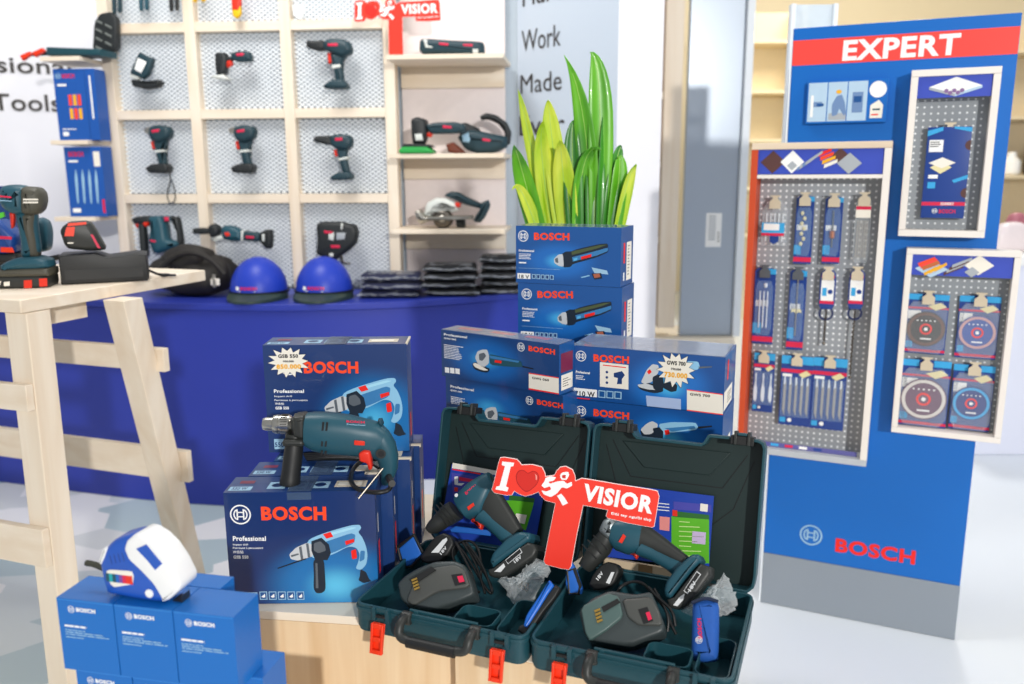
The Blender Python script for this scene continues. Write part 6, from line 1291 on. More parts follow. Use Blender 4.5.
b = MB(); b.puff(RUB, XZ, PQ([(-30, 358), (100, 352), (120, 380), (118, 405), (40, 412), (-30, 408)]), .045, .012, 1); b.tube(RUB, [(PQ([(100, 400)])[0][0], 0, PQ([(100, 400)])[0][1]), (PQ([(200, 396)])[0][0], .02, PQ([(200, 396)])[0][1]), (PQ([(280, 378)])[0][0], .02, PQ([(280, 378)])[0][1])], .008, 8, sm=1)
zz = PQ([(0, 405)])[0][1]; b.box(RUB, -.16, .06, -.03, .04, .0, max(zz, .01)+.01); b.build('base', t)
# charger with battery on the table
q = Pl(atz(100, 283, ZT+.001), math.radians(22), 0); C = (0, 180, 4.8857); q = Pl(V((q.o.x, q.o.y, ZT+.001)), math.radians(22), 0)
t = thing('battery_charger', 'long black battery charger with an inclined battery on the trestle table', 'charger', mw=q.mw); W2 = q.m(148, 265)[0]; W1 = q.m(59, 265)[0]; x0, x1 = W1, W2
b = MB(); dd = .14; xm = q.m(92, 265)[0]
pts = [(x0, 0), (x1-.004, 0), (x1, .01), (x1-.002, .074), (x1-.03, .078), (xm+.04, .070), (xm+.01, .082), (x0, .080)]
b.slab(RUBG, XZ, pts, -dd*.0, -dd) if False else b.puff(RUB, Fr((0, .07, 0), (1, 0, 0), (0, 0, 1)), pts, .07, .004, 0); b.build('body', t)
b = MB(); b.box(RUB, x0+.012, x1-.014, -.0012, -.0002, .012, .04); b.build('side_recess', t)
b = MB(); PB_ = q.P([(288, 255), (300, 230), (330, 208), (410, 203), (438, 210), (458, 236), (520, 345), (430, 350), (330, 340), (310, 320)], C); PB_ = [(x, max(z, .07)) for x, z in PB_]; b.puff(RUBG, Fr((0, .05, 0), (1, 0, 0), (0, 0, 1)), PB_, .036, .014, 1); plabel(b.build('battery', t), 'dark battery with orange-red marks')
b = MB(); g = Fr((0, .0135, 0), (1, 0, 0), (0, 0, 1)); b.slab(LATCH, g, q.P([(322, 232), (364, 230), (358, 276), (312, 276)], C), 0, .0012); b.slab(LATCH, g, q.P([(330, 212), (420, 206), (420, 218), (326, 228)], C), 0, .0012); b.slab(PR, g, q.P([(440, 268), (452, 268), (490, 335), (476, 335)], C), 0, .0012); b.slab(CREAM, g, q.P([(328, 306), (356, 306), (356, 313), (328, 313)], C), 0, .001); b.build('battery_mark', t)
b = MB(); p0 = q.m(150, 268)
b.tube(CABLE, [(x1-.01, .05, .03), (x1+.02, .06, .012), (x1+.04, .04, .006), (x1+.06, .08, .006), (x1+.03, .1, .006), (x1+.012, .06, .014), (x1+.045, .03, .01), (x1+.07, .06, .006)], .0035, 8, sm=2); b.build('power_cord', t)
# blue carton corner behind the tools
c0 = aty(3, 230, 2.6); t = thing('tool_carton', 'dark blue carton behind the tools at the far left of the trestle table', 'carton', (-1.66, 2.58, ZT+.001), math.radians(8)); b = MB(); b.box(NAVYD, 0, .13, 0, .1, 0, aty(3, 187, 2.5).z-ZT); b.build('printed_box', t, bev=.001)
# =================================================================== ON THE BLUE COUNTER
ZC = .9455
PEAKOLV = mat('helmet_rim_olive', '2F3F3C', .4)  # dark olive of the helmet peaks
def helmet(label, px, y):
    o = atz(px, 299, ZC); o = V((aty(px, 298, y).x, y, ZC)); t = thing('hard_hat', label, 'helmet', o, math.radians(-4), 'royal-blue hard hats on the counter'); b = MB(); rx, ry, rz = .128, .13, .158; n = 28; k = 12; vs = []
    for j in range(k+1):
        a_ = PI/2*j/k; r_ = math.cos(a_); z = .03+rz*math.sin(a_)
        for i in range(n): q_ = 2*PI*i/n; vs.append((rx*r_*math.cos(q_), ry*r_*math.sin(q_), z))
    for i in range(n): q_ = 2*PI*i/n; vs.append((rx*1.0*math.cos(q_), ry*1.0*math.sin(q_), .016))
    fs = [(j*n+i, j*n+(i+1) % n, (j+1)*n+(i+1) % n, (j+1)*n+i) for j in range(k) for i in range(n)]+[(i, (i+1) % n, (k+1)*n+(i+1) % n, (k+1)*n+i) for i in range(n)]
    b.add(HELM, vs, fs); b.build('shell', t, sharp=60)
    b = MB(); b.lathe(RUB, (0, 0, .028), (0, 0, 1), [(0, .131), (.012, .1355), (.0125, .130)], 32, cap=False); b.build('rim_band', t)
    b = MB(); vs = []; m_ = 20
    for i in range(m_+1):
        q_ = PI+PI*(i/m_); e_ = math.sin(PI*i/m_); vs += [(.126*math.cos(q_), .126*math.sin(q_), .036), (.132*math.cos(q_), .13*math.sin(q_)-.075*e_, .012+.01*(1-e_)), (.132*math.cos(q_), .13*math.sin(q_)-.075*e_, .0015), (.118*math.cos(q_), .118*math.sin(q_), .018)]
    b.add(PEAKOLV, vs, [(4*i+j, 4*i+(j+1) % 4, 4*i+4+(j+1) % 4, 4*i+4+j) for i in range(m_) for j in range(4)]); b.build('peak', t)
    b = MB()
    def onh(x, z): 
        s = max(0, 1-(x/rx)**2-((z-.03)/rz)**2); return V((x, -ry*math.sqrt(s)-.0015, z))
    for st, m, xa_, xb_, z0_, h_ in (('BOSCH', PR, -.04, .035, .052, .014),):
        vs_, fs_, a0, a1, b0, b1 = textgeo(st, .04); b.add(m, [onh(xa_+(u-a0)/(a1-a0)*(xb_-xa_), z0_+(v-b0)/(b1-b0)*h_) for u, v in vs_], fs_)
    b.add(WHITE, [onh(-.056+.009*math.cos(i*PI/6), .058+.009*math.sin(i*PI/6)) for i in range(12)], [tuple(range(12))]); b.add(WHITE, [onh(x, z) for x, z in ((-.05, .044), (.03, .044), (.03, .047), (-.05, .047))], [(0, 1, 2, 3)]); b.build('printed_logo', t); return t
helmet('royal-blue hard hat on the counter next to the black bag', 260, 3.80); helmet('royal-blue hard hat on the counter next to the wrapped clothing', 325, 3.80)
# black bag
BAG = mat('black_nylon', '25221F', .6, var=.15, scale=25, bump=.5)
def blob(name, label, cat, o, size, m, seed, k=1.6, flatz=.3, yaw=0):
    r = random.Random(seed); b = MB(); n, kk = 36, 14; vs = []; sx, sy, sz = size
    ph = [r.uniform(0, 6) for _ in range(6)]
    for j in range(kk+1):
        a_ = PI*j/kk
        for i in range(n):
            q_ = 2*PI*i/n; e = 2/k; c = lambda v: math.copysign(abs(v)**e, v) if abs(v) > 1e-9 else 0
            w_ = 1+.07*math.sin(3*q_+ph[0]+a_*2)+.05*math.sin(7*q_+ph[1]-3*a_)+.03*math.sin(13*q_+ph[2]+5*a_)
            x, y, z = c(math.sin(a_)*math.cos(q_))*sx*w_, c(math.sin(a_)*math.sin(q_))*sy*w_, c(math.cos(a_))*sz*(1+.12*math.sin(2*q_+ph[3])); vs.append((x, y, max(z+sz, .0)))
    b.add(m, vs, [(j*n+i, j*n+(i+1) % n, (j+1)*n+(i+1) % n, (j+1)*n+i) for j in range(kk) for i in range(n)])
    return b, o
BO = V((aty(195, 285, 3.92).x, 3.93, ZC)); t = thing('black_bag', 'slumped black fabric bag on the counter between the trestle table and the hard hats', 'bag', BO, math.radians(-3))
b, _ = blob('', '', '', BO, (.20, .13, .10), BAG, 3, 2.6); b.build('bag_body', t, sharp=80)
b, _ = blob('', '', '', BO, (.13, .06, .055), BAG, 9, 2.2); b.v = [(x*.9-z*.3+.02, y-.07, z+.125+x*.12) for x, y, z in b.v]; b.build('folded_flap', t, sharp=80)
b = MB(); b.tube(BAG, [(-.15, -.12, .06), (-.1, -.135, .14), (-.02, -.14, .2), (.06, -.14, .215), (.14, -.13, .18), (.19, -.12, .11)], .014, 8, sm=2); b.build('shoulder_strap', t)
b = MB(); b.box(CREAM, .13, .17, -.137, -.13, .06, .09); b.box(STEEL, .14, .155, -.142, -.1365, .05, .11); b.build('buckle', t, bev=.002)
# wrapped clothing
def wrapped(label, x0, x1, pyb, y, n, h, m, seed):
    r = random.Random(seed); A = aty(x0, pyb, y); B_ = aty(x1, pyb, y); w = B_.x-A.x; t = None
    for k in range(n):
        o = V((A.x+r.uniform(-.008, .008), y+r.uniform(-.008, .008), ZC+k*(h+.006)))
        t = thing('wrapped_garment', label[k], 'clothing pack', o, math.radians(r.uniform(-3, 3)), 'folded garments in clear wrap on the counter')
        b = MB(); g = Fr((0, 0, 0), (1, 0, 0), (0, 0, 1)); b.puff(m, Fr((w/2, .11, h*.5), (1, 0, 0), (0, 1, 0)), rrect(-w/2+.006, w/2-.006, -.1, .1, .02, 3), h*.47, h*.4, 0); b.v = [(x+r.uniform(-.001, .001), y, z+.002*math.sin(x*40)+.002*math.sin(y*30)) for x, y, z in b.v]; b.build('folded_garment', t)
        b = MB(); vs = []; nx, ny = 14, 8
        for s_ in (0, 1):
            for j in range(ny+1):
                for i in range(nx+1): 
                    e_ = min(1, min(i, nx-i, j, ny-j)/1.5); vs.append((w*i/nx, -.005+.23*j/ny, h*.5+(h*.49*e_ if s_ else -h*.47*e_)+r.uniform(-.003, .005)*(1 if s_ else .0)+.002*math.sin(w*i/nx*40)))
        q_ = (nx+1)*(ny+1); fs = [(s_*q_+j*(nx+1)+i, s_*q_+j*(nx+1)+i+1, s_*q_+(j+1)*(nx+1)+i+1, s_*q_+(j+1)*(nx+1)+i) for s_ in (0, 1) for j in range(ny) for i in range(nx)]
        b.add(FOILP, vs, fs); b.build('clear_wrap', t, smooth=False)
NVF = mat('navy_cloth', '1C2140', .8, var=.2, bump=.4); BKF = mat('black_cloth', '15171C', .8, var=.2, bump=.4)
wrapped(['bottom folded garment of the navy stack right of the hard hats', 'middle folded garment of the navy stack right of the hard hats', 'top folded garment of the navy stack right of the hard hats'], 358, 420, 298, 3.74, 3, .031, NVF, 1)
wrapped(['bottom folded garment of the middle black stack', 'second folded garment from the bottom of the middle black stack', 'third folded garment from the bottom of the middle black stack', 'top folded garment of the middle black stack'], 422, 478, 294, 3.79, 4, .030, BKF, 2)
wrapped(['bottom folded garment of the right-hand black stack beside the cartons', 'second folded garment from the bottom of the right-hand black stack', 'third folded garment from the bottom of the right-hand black stack', 'fourth folded garment from the bottom of the right-hand black stack', 'top folded garment of the right-hand black stack beside the cartons'], 478, 528, 288, 3.84, 4+1, .030, BKF, 3)
# =================================================================== TOOLS ON THE GRID
def wallplane(px, py, off=.06):
    p = on_plane(px, py, GO+GN*off, GN); return Pl(p, GA, 0)
TD = mat('wall_tool_teal', '1F3B45', .45, var=.06); BK = mat('wall_tool_black', '24282A', .5, var=.08); WST = mat('pale_plastic', 'D9DDD8', .4)
def walltool(name, label, cat, c, C, off=.06):
    q = wallplane(c[0], c[1], off); return thing(name, label, cat, mw=q.mw), (lambda pts: q.P(pts, C)), q
def part(t, name, specs, P):
    b = MB()
    for s in specs:
        m, pts, h = s[0], s[1], s[2]; z0_ = s[3] if len(s) > 3 else 0; sm = s[4] if len(s) > 4 else 1
        pp = P(pts); w = min(max(p[0] for p in pp)-min(p[0] for p in pp), max(p[1] for p in pp)-min(p[1] for p in pp)); b.puff(m, XZ, pp, h, min(h*.6, w*.25), sm, z0=z0_)
    return b.build(name, t)
def peg(t, P, x, y, off=.06):
    b = MB(); a = P([(x, y)])[0]; b.tube(STEEL, [(a[0], off+.02, a[1]), (a[0], .0, a[1])], .004, 6, sm=0); b.build('hook', t)
Q2 = (256, 0, 4)
def gun(label, c, C, D, name='cordless_drill', cat='drill'):
    t, P, q = walltool(name, label, cat, c, C); 
    for nm_, sp_ in D: part(t, nm_, sp_, P)
    return t, P, q
t, P, q = gun('larger dark cordless drill on the mesh, right bay of the top row', (330, 60), Q2, [
    ('chuck', [(BK, [(206, 170), (214, 163), (240, 165), (270, 162), (280, 168), (282, 200), (260, 206), (216, 196), (206, 186)], .028)]),
    ('body', [(TD, [(272, 168), (300, 156), (350, 158), (378, 170), (388, 195), (384, 216), (350, 232), (300, 212), (276, 202)], .036)]),
    ('handle', [(TD, [(300, 212), (362, 224), (344, 262), (352, 300), (354, 332), (322, 336), (316, 290), (304, 250)], .022), (WST, [(306, 262), (342, 258), (344, 272), (310, 280)], .024)]),
    ('trigger', [(REDP, [(286, 212), (304, 212), (308, 250), (292, 258)], .012)]),
    ('base', [(TD, [(278, 344), (310, 322), (352, 320), (372, 344), (366, 356), (300, 358), (280, 354)], .04)]),
    ('badge', [(PR, [(294, 178), (336, 176), (336, 190), (296, 190)], .0372, 0, 0)])]); peg(t, P, 330, 200)
t, P, q = gun('compact dark cordless drill on the mesh, right bay of the second row', (334, 157), Q2, [
    ('chuck', [(BK, [(234, 552), (244, 544), (300, 542), (310, 575), (302, 582), (250, 572), (236, 566)], .024)]),
    ('body', [(TD, [(300, 544), (330, 536), (376, 540), (390, 560), (388, 584), (366, 600), (320, 596), (302, 578)], .032)]),
    ('handle', [(TD, [(322, 596), (372, 592), (364, 630), (378, 690), (350, 694), (336, 650)], .02), (WST, [(332, 634), (372, 626), (374, 636), (336, 644)], .022)]),
    ('trigger', [(REDP, [(310, 598), (328, 596), (334, 624), (318, 628)], .01)]),
    ('base', [(TD, [(302, 708), (330, 690), (378, 688), (390, 706), (384, 718), (310, 722)], .036)]),
    ('badge', [(PR, [(322, 552), (354, 550), (354, 564), (324, 566)], .0332, 0, 0)])]); peg(t, P, 345, 570)
Q1 = (0, 0, 4)
def driver(label, c, C, ox, lany=False):
    D = [('nose', [(STEEL, [(ox+10, 516), (ox+28, 508), (ox+46, 512), (ox+46, 538), (ox+26, 536), (ox+12, 530)], .012)]),
         ('body', [(TD, [(ox+36, 508), (ox+70, 500), (ox+112, 506), (ox+122, 526), (ox+116, 554), (ox+80, 572), (ox+46, 562), (ox+34, 540)], .034)]),
         ('handle', [(TD, [(ox+48, 562), (ox+108, 560), (ox+90, 600), (ox+104, 660), (ox+72, 664), (ox+60, 610)], .02), (WST, [(ox+56, 602), (ox+94, 598), (ox+96, 608), (ox+60, 612)], .022)]),
         ('trigger', [(REDP, [(ox+36, 566), (ox+56, 562), (ox+60, 594), (ox+44, 600)], .01)]),
         ('base', [(BK, [(ox+24, 672), (ox+50, 656), (ox+104, 654), (ox+116, 668), (ox+110, 694), (ox+36, 692)], .036)]),
         ('badge', [(PR, [(ox+50, 520), (ox+84, 516), (ox+84, 530), (ox+52, 534)], .0352, 0, 0)])]
    t, P, q = gun(label, c, C, D, 'impact_driver', 'impact driver'); peg(t, P, ox+80, 530)
    if lany: b = MB(); L_ = P([(ox+108, 680), (ox+116, 720), (ox+100, 770), (ox+104, 805), (ox+118, 815), (ox+134, 800), (ox+132, 760), (ox+118, 720)]); b.tube(CABLE, [(x, 0, z) for x, z in L_], .003, 6, sm=2); b.build('lanyard', t)
    return t
driver('compact impact driver with a hanging lanyard loop, left bay of the second row', (158, 145), Q1, 568, True)
b = MB()
driver('compact impact driver without lanyard, middle bay of the second row', (243, 150), Q1, 906)
# folding work lamp
t, P, q = gun('small folding work lamp with a lit white panel, left bay of the top row', (148, 72), Q1, [
    ('lamp_head', [(TD, [(562, 210), (620, 236), (600, 300), (578, 318), (526, 296), (534, 270)], .02, 0, 0)]),
    ('lamp_glass', [(WHITE, [(558, 226), (602, 248), (576, 302), (538, 282)], .022, 0, 0)]),
    ('foot', [(BK, [(528, 318), (600, 326), (640, 318), (654, 332), (640, 352), (590, 358), (540, 348)], .025)]),
    ('hinge', [(WST, [(524, 292), (566, 304), (560, 322), (522, 312)], .012)])], 'work_lamp', 'lamp'); peg(t, P, 580, 250)
# small sabre/jig tool
t, P, q = gun('small dark jigsaw-like cutter hanging sideways, middle bay of the top row', (234, 65), Q1, [
    ('cutting_head', [(BK, [(866, 210), (908, 212), (916, 240), (910, 290), (896, 304), (872, 300), (866, 260)], .026)]),
    ('shoe', [(WST, [(852, 306), (900, 300), (920, 318), (910, 322), (858, 314)], .03, 0, 0)]),
    ('neck', [(REDP, [(900, 244), (930, 240), (932, 262), (908, 274)], .016), (BK, [(904, 226), (934, 228), (934, 244), (906, 246)], .016)]),
    ('grip', [(TD, [(928, 216), (950, 206), (1000, 206), (1008, 222), (1012, 246), (960, 250), (932, 240)], .026)]),
    ('badge', [(PR, [(952, 216), (984, 214), (984, 226), (954, 228)], .0272, 0, 0)])], 'jigsaw', 'saw'); peg(t, P, 970, 230)
Q3 = (120, 170, 4.883)
t, P, q = gun('teal rotary hammer with red tips, left bay of the third row', (160, 232), Q3, [
    ('nose', [(BK, [(66, 240), (80, 228), (150, 222), (160, 244), (150, 270), (110, 262), (80, 262)], .03), (REDP, [(76, 248), (96, 246), (104, 276), (88, 284)], .02), (REDP, [(130, 254), (154, 252), (152, 272), (134, 276)], .02, .02)]),
    ('body', [(TEAL, [(150, 226), (210, 222), (232, 262), (240, 340), (300, 350), (298, 372), (200, 408), (172, 402), (152, 340), (160, 280)], .04)]),
    ('rear_handle', [(BK, [(246, 226), (288, 228), (298, 262), (310, 340), (308, 372), (286, 370), (282, 300), (262, 256)], .024)]),
    ('grip_bridge', [(TEAL, [(206, 224), (250, 226), (262, 246), (220, 252)], .026), (PR, [(224, 228), (250, 228), (252, 248), (230, 250)], .0275, 0, 0)]),
    ('side_handle', [(BK, [(112, 260), (138, 262), (146, 340), (150, 420), (126, 424), (118, 340)], .022, .03)]),
    ('badge', [(PR, [(166, 336), (196, 340), (194, 352), (168, 348)], .0412, 0, 0)])], 'rotary_hammer', 'power tool'); peg(t, P, 190, 260)
t, P, q = gun('long straight grinder with a black snout, middle bay of the third row', (234, 238), Q3, [
    ('snout', [(BK, [(360, 284), (400, 282), (440, 284), (442, 310), (400, 312), (362, 310)], .02), (BK, [(440, 272), (462, 262), (484, 274), (492, 300), (480, 324), (456, 328), (442, 310)], .03)]),
    ('guard', [(WST, [(440, 330), (500, 318), (512, 340), (470, 352)], .02)]),
    ('body', [(TEAL, [(500, 290), (516, 270), (550, 272), (600, 294), (606, 346), (560, 348), (512, 336)], .034), (REDP, [(518, 300), (546, 298), (556, 320), (530, 326)], .0355, 0, 0)]),
    ('barrel', [(TD, [(600, 296), (690, 306), (690, 350), (602, 344)], .028), (WST, [(600, 294), (614, 296), (612, 346), (600, 344)], .029, 0, 0), (PR, [(624, 318), (666, 322), (666, 334), (624, 332)], .0295, 0, 0)]),
    ('rear_loop', [(BK, [(686, 306), (716, 290), (746, 292), (748, 340), (744, 382), (716, 384), (690, 352)], .024), (WST, [(700, 312), (716, 308), (716, 350), (702, 346)], .025, 0, 0)])], 'straight_grinder', 'grinder'); peg(t, P, 560, 310)
Q4 = (256, 171, 4)
t, P, q = gun('dark boxy jigsaw with a thin blade, right bay of the third row', (338, 240), Q4, [
    ('body', [(BK, [(246, 216), (262, 202), (340, 202), (400, 216), (412, 244), (404, 288), (376, 316), (340, 340), (320, 356), (262, 340), (246, 330), (250, 270)], .034)]),
    ('label_panel', [(WST, [(296, 246), (324, 240), (322, 280), (296, 274)], .036, 0, 0), (GREYP, [(326, 240), (372, 240), (366, 276), (324, 278)], .0355, 0, 0), (PR, [(280, 236), (316, 240), (314, 250), (282, 248)], .037, 0, 0), (PR, [(306, 294), (344, 294), (344, 306), (308, 306)], .0362, 0, 0), (WST, [(348, 208), (356, 208), (354, 232), (346, 232)], .0362, 0, 0), (WST, [(300, 326), (318, 326), (318, 340), (302, 340)], .0362, 0, 0)]),
    ('blade', [(DSTEEL, [(336, 338), (344, 336), (352, 362), (380, 370), (378, 374), (342, 370)], .004, 0, 0)])], 'jigsaw', 'saw'); peg(t, P, 340, 230)
# top row, cut by the frame
def pliers(label, c, C, x, m, h):
    t, P, q = walltool('pliers', label, 'pliers', c, C); part(t, 'handle', [(m, [(x, -60), (x+14, -60), (x+16, h), (x+4, h+4)], .012)], P); part(t, 'handle', [(m, [(x+24, -60), (x+36, -60), (x+38, h-2), (x+26, h)], .012)], P)
    part(t, 'jaws', [(DSTEEL, [(x+2, -60), (x+34, -60), (x+26, -120), (x+18, -150), (x+10, -120)], .01)], P); peg(t, P, x+18, -62); return t
pliers('dark green-handled pliers at the left of the cut-off top bay', (116, 5), Q1, 448, TD, 52); pliers('teal-handled pliers in the middle of the cut-off top bay', (143, 3), Q1, 556, TEAL, 42); pliers('dark grey pliers at the right of the cut-off top left bay', (171, 3), Q1, 676, BK, 42)
t, P, q = walltool('screwdriver', 'red and yellow screwdriver handle hanging in the cut-off top middle bay', 'screwdriver', (237, 5), Q1)
part(t, 'handle', [(mat('yellow_plastic', 'F2C218', .4), [(928, 20), (964, 20), (966, 60), (950, 76), (934, 66)], .014), (REDP, [(930, -60), (960, -60), (966, 10), (962, 46), (932, 46), (928, 0)], .016)], P); part(t, 'shaft', [(STEEL, [(942, -160), (950, -160), (950, -58), (942, -58)], .004, 0, 0)], P); peg(t, P, 946, -50)
t, P, q = walltool('pliers', 'yellow-handled pliers hanging in the cut-off top middle bay', 'pliers', (199, 2), Q1); part(t, 'handle', [(mat('yellow_plastic', 'F2C218', .4), [(770, -80), (782, -80), (788, 6), (774, 10)], .012)], P); part(t, 'handle', [(mat('yellow_plastic', 'F2C218', .4), [(802, -80), (812, -80), (822, 4), (808, 8)], .012)], P); part(t, 'jaws', [(DSTEEL, [(772, -78), (812, -78), (800, -150), (784, -150)], .01)], P); peg(t, P, 792, -80)
t, P, q = walltool('paper_tag', 'small white paper tag hanging in the cut-off top right bay', 'tag', (298, 10), Q2, .02); part(t, 'tag_sheet', [(WHITE, [(146, 24), (190, 20), (194, 50), (178, 82), (150, 62)], .002, 0, 0)], P); peg(t, P, 168, 30, .01)
# =================================================================== ON THE RIGHT-HAND SHELVES
def shelfplane(px, z, off=.1): p = on_plane(px, 60, GO+GN*off, GN); return Pl(V((p.x, p.y, z)), GA, 0)
def shelftool(name, label, cat, c, z, C, D, off=.1):
    q = shelfplane(c, z+.001, off); t = thing(name, label, cat, mw=q.mw); allp = [p for _, sp_ in D for s in sp_ for p in chaikin(q.P(s[1], C), 1)]; dz_ = -min(p[1] for p in allp)
    P = lambda pts: [(x, z_+dz_) for x, z_ in q.P(pts, C)]
    for nm_, sp_ in D: part(t, nm_, sp_, P)
    return t, P, q
shelftool('oscillating_tool', 'flat dark teal power tool body on the top right-hand shelf', 'power tool', 450, SHZ['a'], Q2, [
    ('body', [(TD, [(658, 146), (668, 134), (780, 142), (880, 146), (912, 150), (916, 200), (880, 204), (780, 198), (670, 198), (656, 184)], .04)]),
    ('front_cap', [(WST, [(672, 138), (692, 140), (696, 160), (720, 168), (716, 180), (680, 178)], .042, 0, 0)]),
    ('badge', [(PR, [(736, 152), (776, 156), (776, 168), (738, 164)], .0412, 0, 0), (PR, [(832, 158), (872, 160), (872, 170), (834, 168)], .0412, 0, 0), (WST, [(868, 178), (896, 178), (892, 196), (872, 196)], .0412, 0, 0)])])
shelftool('sander', 'dark sander with a bright green sole on the middle right-hand shelf', 'sander', 440, SHZ['b'], Q2, [
    ('sanding_sole', [(mat('green_pad', '2FA84E', .5), [(580, 586), (600, 566), (690, 568), (716, 590), (710, 598), (584, 598)], .06, 0, 0)]),
    ('sole_plate', [(BK, [(600, 560), (700, 562), (710, 572), (594, 572)], .062, 0, 0)]),
    ('head', [(BK, [(624, 462), (650, 452), (684, 462), (688, 520), (676, 560), (632, 562), (626, 520)], .045), (WST, [(640, 520), (672, 516), (676, 548), (644, 550)], .048, 0, 0)]),
    ('body', [(TD, [(680, 484), (720, 474), (800, 472), (836, 482), (838, 508), (800, 518), (700, 520)], .034), (REDP, [(684, 512), (708, 516), (700, 534), (684, 530)], .02)]),
    ('badge', [(PR, [(750, 484), (788, 488), (788, 500), (750, 498)], .0352, 0, 0)])], .15)
shelftool('leaf_blower', 'black blower with an arched handle on the middle right-hand shelf', 'blower', 495, SHZ['b'], Q2, [
    ('body', [(TD, [(806, 530), (860, 500), (940, 516), (1010, 530), (1006, 570), (960, 592), (890, 598), (840, 580)], .05), (PALE, [(826, 524), (856, 512), (868, 540), (860, 560), (830, 552)], .052, 0, 0), (PR, [(908, 534), (944, 540), (944, 552), (910, 548)], .0512, 0, 0)]),
    ('handle', [(BK, [(896, 448), (920, 434), (962, 442), (1004, 472), (1022, 512), (1016, 560), (992, 560), (996, 512), (970, 478), (930, 460), (902, 464)], .026)]),
    ('front_grip', [(BK, [(806, 480), (840, 472), (900, 500), (880, 530), (830, 540), (812, 512)], .03)]),
    ('blade_guard', [(mat('rust_brown_part', '8A4A38', .5), [(760, 560), (790, 550), (830, 582), (840, 596), (800, 598), (770, 590)], .02, 0, 0)])], .055)
shelftool('circular_saw', 'circular saw with a white guard and round blade on the lowest right-hand shelf', 'saw', 455, SHZ['c'], Q4, [
    ('base_plate', [(STEEL, [(640, 144), (660, 136), (680, 164), (870, 160), (870, 176), (700, 182), (664, 196), (646, 180)], .05, 0, 0)]),
    ('blade_guard', [(WST, [(672, 160), (684, 112), (720, 90), (766, 92), (800, 110), (816, 140), (780, 150), (752, 124), (716, 138), (700, 170)], .03)]),
    ('saw_blade', [(DSTEEL, [(716, 150), (740, 134), (768, 138), (788, 162), (786, 192), (766, 212), (736, 212), (714, 196), (708, 172)], .034, 0, 1), (STEEL, [(736, 160), (756, 156), (766, 172), (758, 188), (740, 188), (732, 174)], .037, 0, 1)]),
    ('body', [(TD, [(752, 82), (780, 66), (812, 68), (850, 90), (900, 112), (896, 134), (850, 122), (820, 112), (800, 100)], .03), (REDP, [(800, 108), (820, 112), (816, 130), (800, 124)], .032, 0, 0)]),
    ('rear_handle', [(TD, [(896, 112), (930, 98), (938, 122), (916, 170), (896, 192), (870, 184), (880, 160), (896, 140)], .026), (BK, [(800, 176), (836, 174), (838, 210), (804, 208)], .03)])], .1)
# the smaller copy of the heart sign, standing behind the top shelf
z_ = SHZ['a']+.001; qs = shelfplane(396, z_, .16); s2 = copy_tree(SIGN, 'small red and white heart sign standing at the left of the top right-hand shelf')
fx = (gp(440, 10, .16)[0]-gp(355, 10, .16)[0]); sc = 1.38
A, B_ = Pl(atz(545, 568, .828), math.radians(-8), math.radians(6)).P([(346, 615), (470, 650)], (470, 430, 4.6545))
tw = math.radians(-9.5); X_ = GU*math.cos(-tw)+V((0, 0, 1))*math.sin(-tw); Z_ = V((0, 0, 1))*math.cos(-tw)-GU*math.sin(-tw)
base = on_plane(396.5, 54.5, GO+GN*.14, GN); low = X_*(A[0]+B_[0])*.5*sc+Z_*(A[1]+B_[1])*.5*sc
M_ = frame_mw(base-low, X_, Z_); M_ = M_ @ Matrix.Scale(sc, 4); s2.matrix_world = M_
# =================================================================== ON THE LEFT-HAND SHELVES
def leftbox(label, px0, px1, pyt, pxs, z, body, fn, off=.17):
    ym = pyt+34; a_ = on_plane(px0, ym, GO+GN*off, GN); e_ = on_plane(px1, ym, GO+GN*off, GN); w = (e_-a_).length; h = on_plane(px0+10, pyt, GO+GN*off, GN).z-z; c = Carton.__new__(Carton)
    t = thing('tool_carton', label, 'carton', (a_.x, a_.y, z+.001), GA); b = MB(); b.box(body, 0, w, 0, .09, 0, h); fn(b, w, h); b.build('printed_box', t, bev=.002); return t
CB1 = mat('bright_carton_blue', '1A55A8', .4)
def art1(b, w, h):
    b.logo(PALE, XZ, w*.12, h*.9, .014, .001); b.text(PR, 'BOSCH', XZ, w*.22, h*.87, h*.06, w*.3, .04, .001); b.rect(WHITE, XZ, w*.08, h*.76, w*.3, h*.79, .001)
    for k in range(3):
        for j in range(2): b.rect((YELL, ORANGE)[(k+j) % 2], XZ, w*(.32+k*.11), h*(.30+j*.19), w*(.40+k*.11), h*(.45+j*.19), .001)
    b.rect(WHITE, XZ, w*.1, h*.06, w*.24, h*.12, .001); scribble(b, WHITE, XZ, w*.1, h*.15, w*.5, 1, .005, .01)
    b.rect(WHITE, XZ, w*.86, h*.3, w*.9, h*.9, .001); b.rect(NAVYD, XZ, w*.76, 0.003, w*.77, h-.003, .001)
def art2(b, w, h):
    b.text(PR, 'BOSCH', XZ, w*.12, h*.86, h*.07, w*.4, .04, .001); b.rect(WHITE, XZ, w*.1, h*.78, w*.35, h*.81, .001); b.rect(CREAM, XZ, w*.78, h*.72, w*.95, h*.93, .001)
    for k in range(4): b.flat(PALE, XZ, [(w*(.22+k*.18), h*.2), (w*(.26+k*.18), h*.18), (w*(.30+k*.18), h*.55), (w*(.27+k*.18), h*.7), (w*(.22+k*.18), h*.55)], .001, 1)
    b.rect(PR, XZ, w*.9, h*.05, w*.97, h*.25, .001); b.rect(WHITE, XZ, w*.08, h*.06, w*.3, h*.12, .001)
leftbox('blue carton with orange bit pictures on the upper left side shelf', 56, 97, 69, 0, LSZ['b'], CB1, art1); leftbox('blue carton with pale blade pictures on the lower left side shelf', 67, 104, 147, 0, LSZ['c'], CB1, art2)
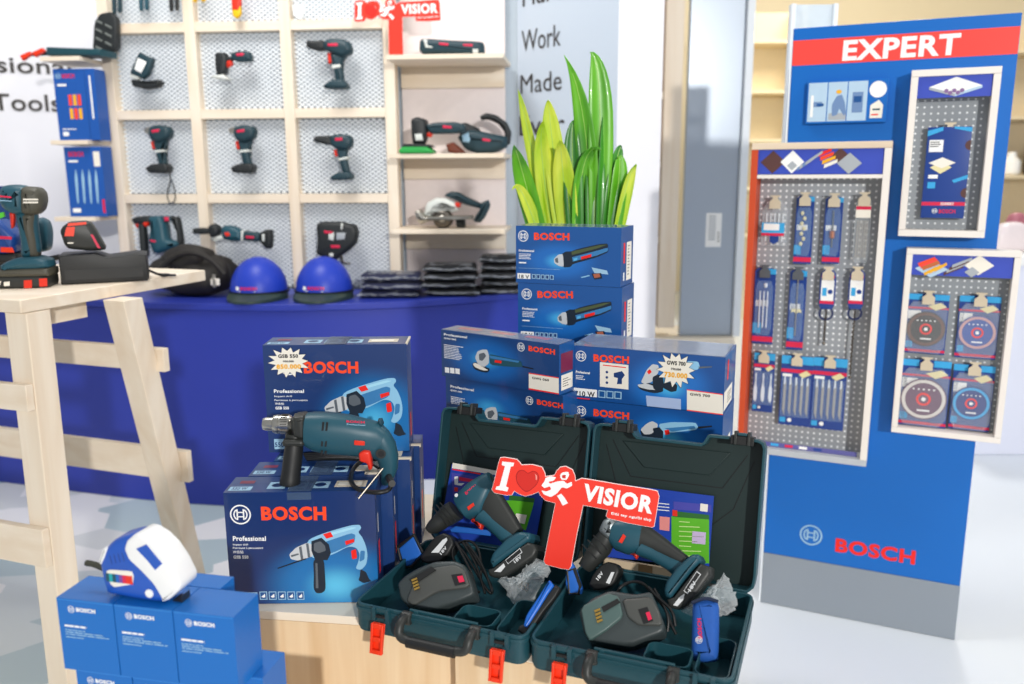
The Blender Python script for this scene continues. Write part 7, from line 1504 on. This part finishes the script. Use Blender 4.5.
z_ = LSZ['a']+.001; p = on_plane(75, 55, GO+GN*.17, GN); q = Pl(V((p.x, p.y, z_)), GA+math.radians(-3), 0); t = thing('tool_case', 'small open tool case with red latches on the top left side shelf', 'tool case', mw=q.mw)
P = lambda pts: [(x, z+dzz) for x, z in q.P(pts, Q1)]; dzz = 0; dzz = -min(x[1] for x in P([(190, 232), (400, 238)]))
b = MB(); b.puff(CASE, Fr((0, .06, 0), (1, 0, 0), (0, 0, 1)), P([(190, 202), (405, 210), (405, 236), (190, 236)]), .07, .008, 0); b.build('tray', t)
b = MB(); b.puff(BK, Fr((0, .125, 0), (1, 0, 0), (0, 0, 1)), P([(318, 90), (340, 52), (385, 42), (410, 70), (412, 206), (312, 206)]), .02, .008, 1); plabel(b.build('lid', t), 'raised lid with black foam')
b = MB()
for k in range(7): r = random.Random(k); x = 330+(k % 2)*38; y = 80+k*18; a_ = P([(x, y), (x+26, y+14)]); b.tube(mat('foam_groove', '6C716E', .6), [(a_[0][0], .102, a_[0][1]), (a_[1][0], .102, a_[1][1])], .006, 6, sm=0)
b.build('foam_groove', t)
for (x, y) in ((100, 236), (150, 222)):
    b = MB(); b.puff(LATCH, Fr((0, .0-.012, 0), (1, 0, 0), (0, 0, 1)), P([(x-6, y+2), (x+30, y-14), (x+40, y-4), (x+4, y+22)]), .012, .004, 0); b.build('latch', t)
b = MB(); b.tube(BK, [(P([(190, 222)])[0][0], .02, .02), (P([(130, 230)])[0][0], .0, .016), (P([(110, 238)])[0][0], .0, .012)], .009, 8, sm=1); b.build('handle', t)
# =================================================================== LIGHT
def area(name, loc, target, size, power, col=(1, 1, 1), spread=None):
    l = bpy.data.lights.new(name, 'AREA'); l.energy = power; l.shape = 'DISK'; l.size = size; l.color = col
    if spread: l.spread = math.radians(spread)
    o = bpy.data.objects.new(name, l); COL.objects.link(o); o.location = loc; o.rotation_euler = (V(target)-V(loc)).to_track_quat('-Z', 'Y').to_euler(); return o
w = bpy.data.worlds.new('exhibition_hall'); scene.world = w; w.use_nodes = True
bg = w.node_tree.nodes['Background']; bg.inputs[0].default_value = (.93, .96, 1, 1); bg.inputs[1].default_value = .44
area('key_spot', (1.9, -5.4, 2.95), (-.3, 1.8, .8), .3, 400, (1, .97, .93))
area('ceiling_spot_right', (2.6, 1.2, 3.9), (0, 1.7, .7), .3, 30, (1, .97, .93))
area('ceiling_spot_back', (2.4, 5.2, 4.0), (1.6, 2.2, 0), .4, 55, (1, .98, .95))
area('booth_light', (-1.2, 2.6, 3.9), (-1.2, 4.1, 1.2), 1.2, 62, (1, .98, .95))
area('hall_light', (3.0, 6.8, 4.0), (3.6, 8.6, 1.5), 1.5, 120, (1, .93, .8))
scene.view_settings.view_transform = 'Standard'; scene.view_settings.look = 'None'; scene.view_settings.exposure = 0; scene.view_settings.gamma = 1
scene.view_settings.use_curve_mapping = False
bpy.context.view_layer.update()
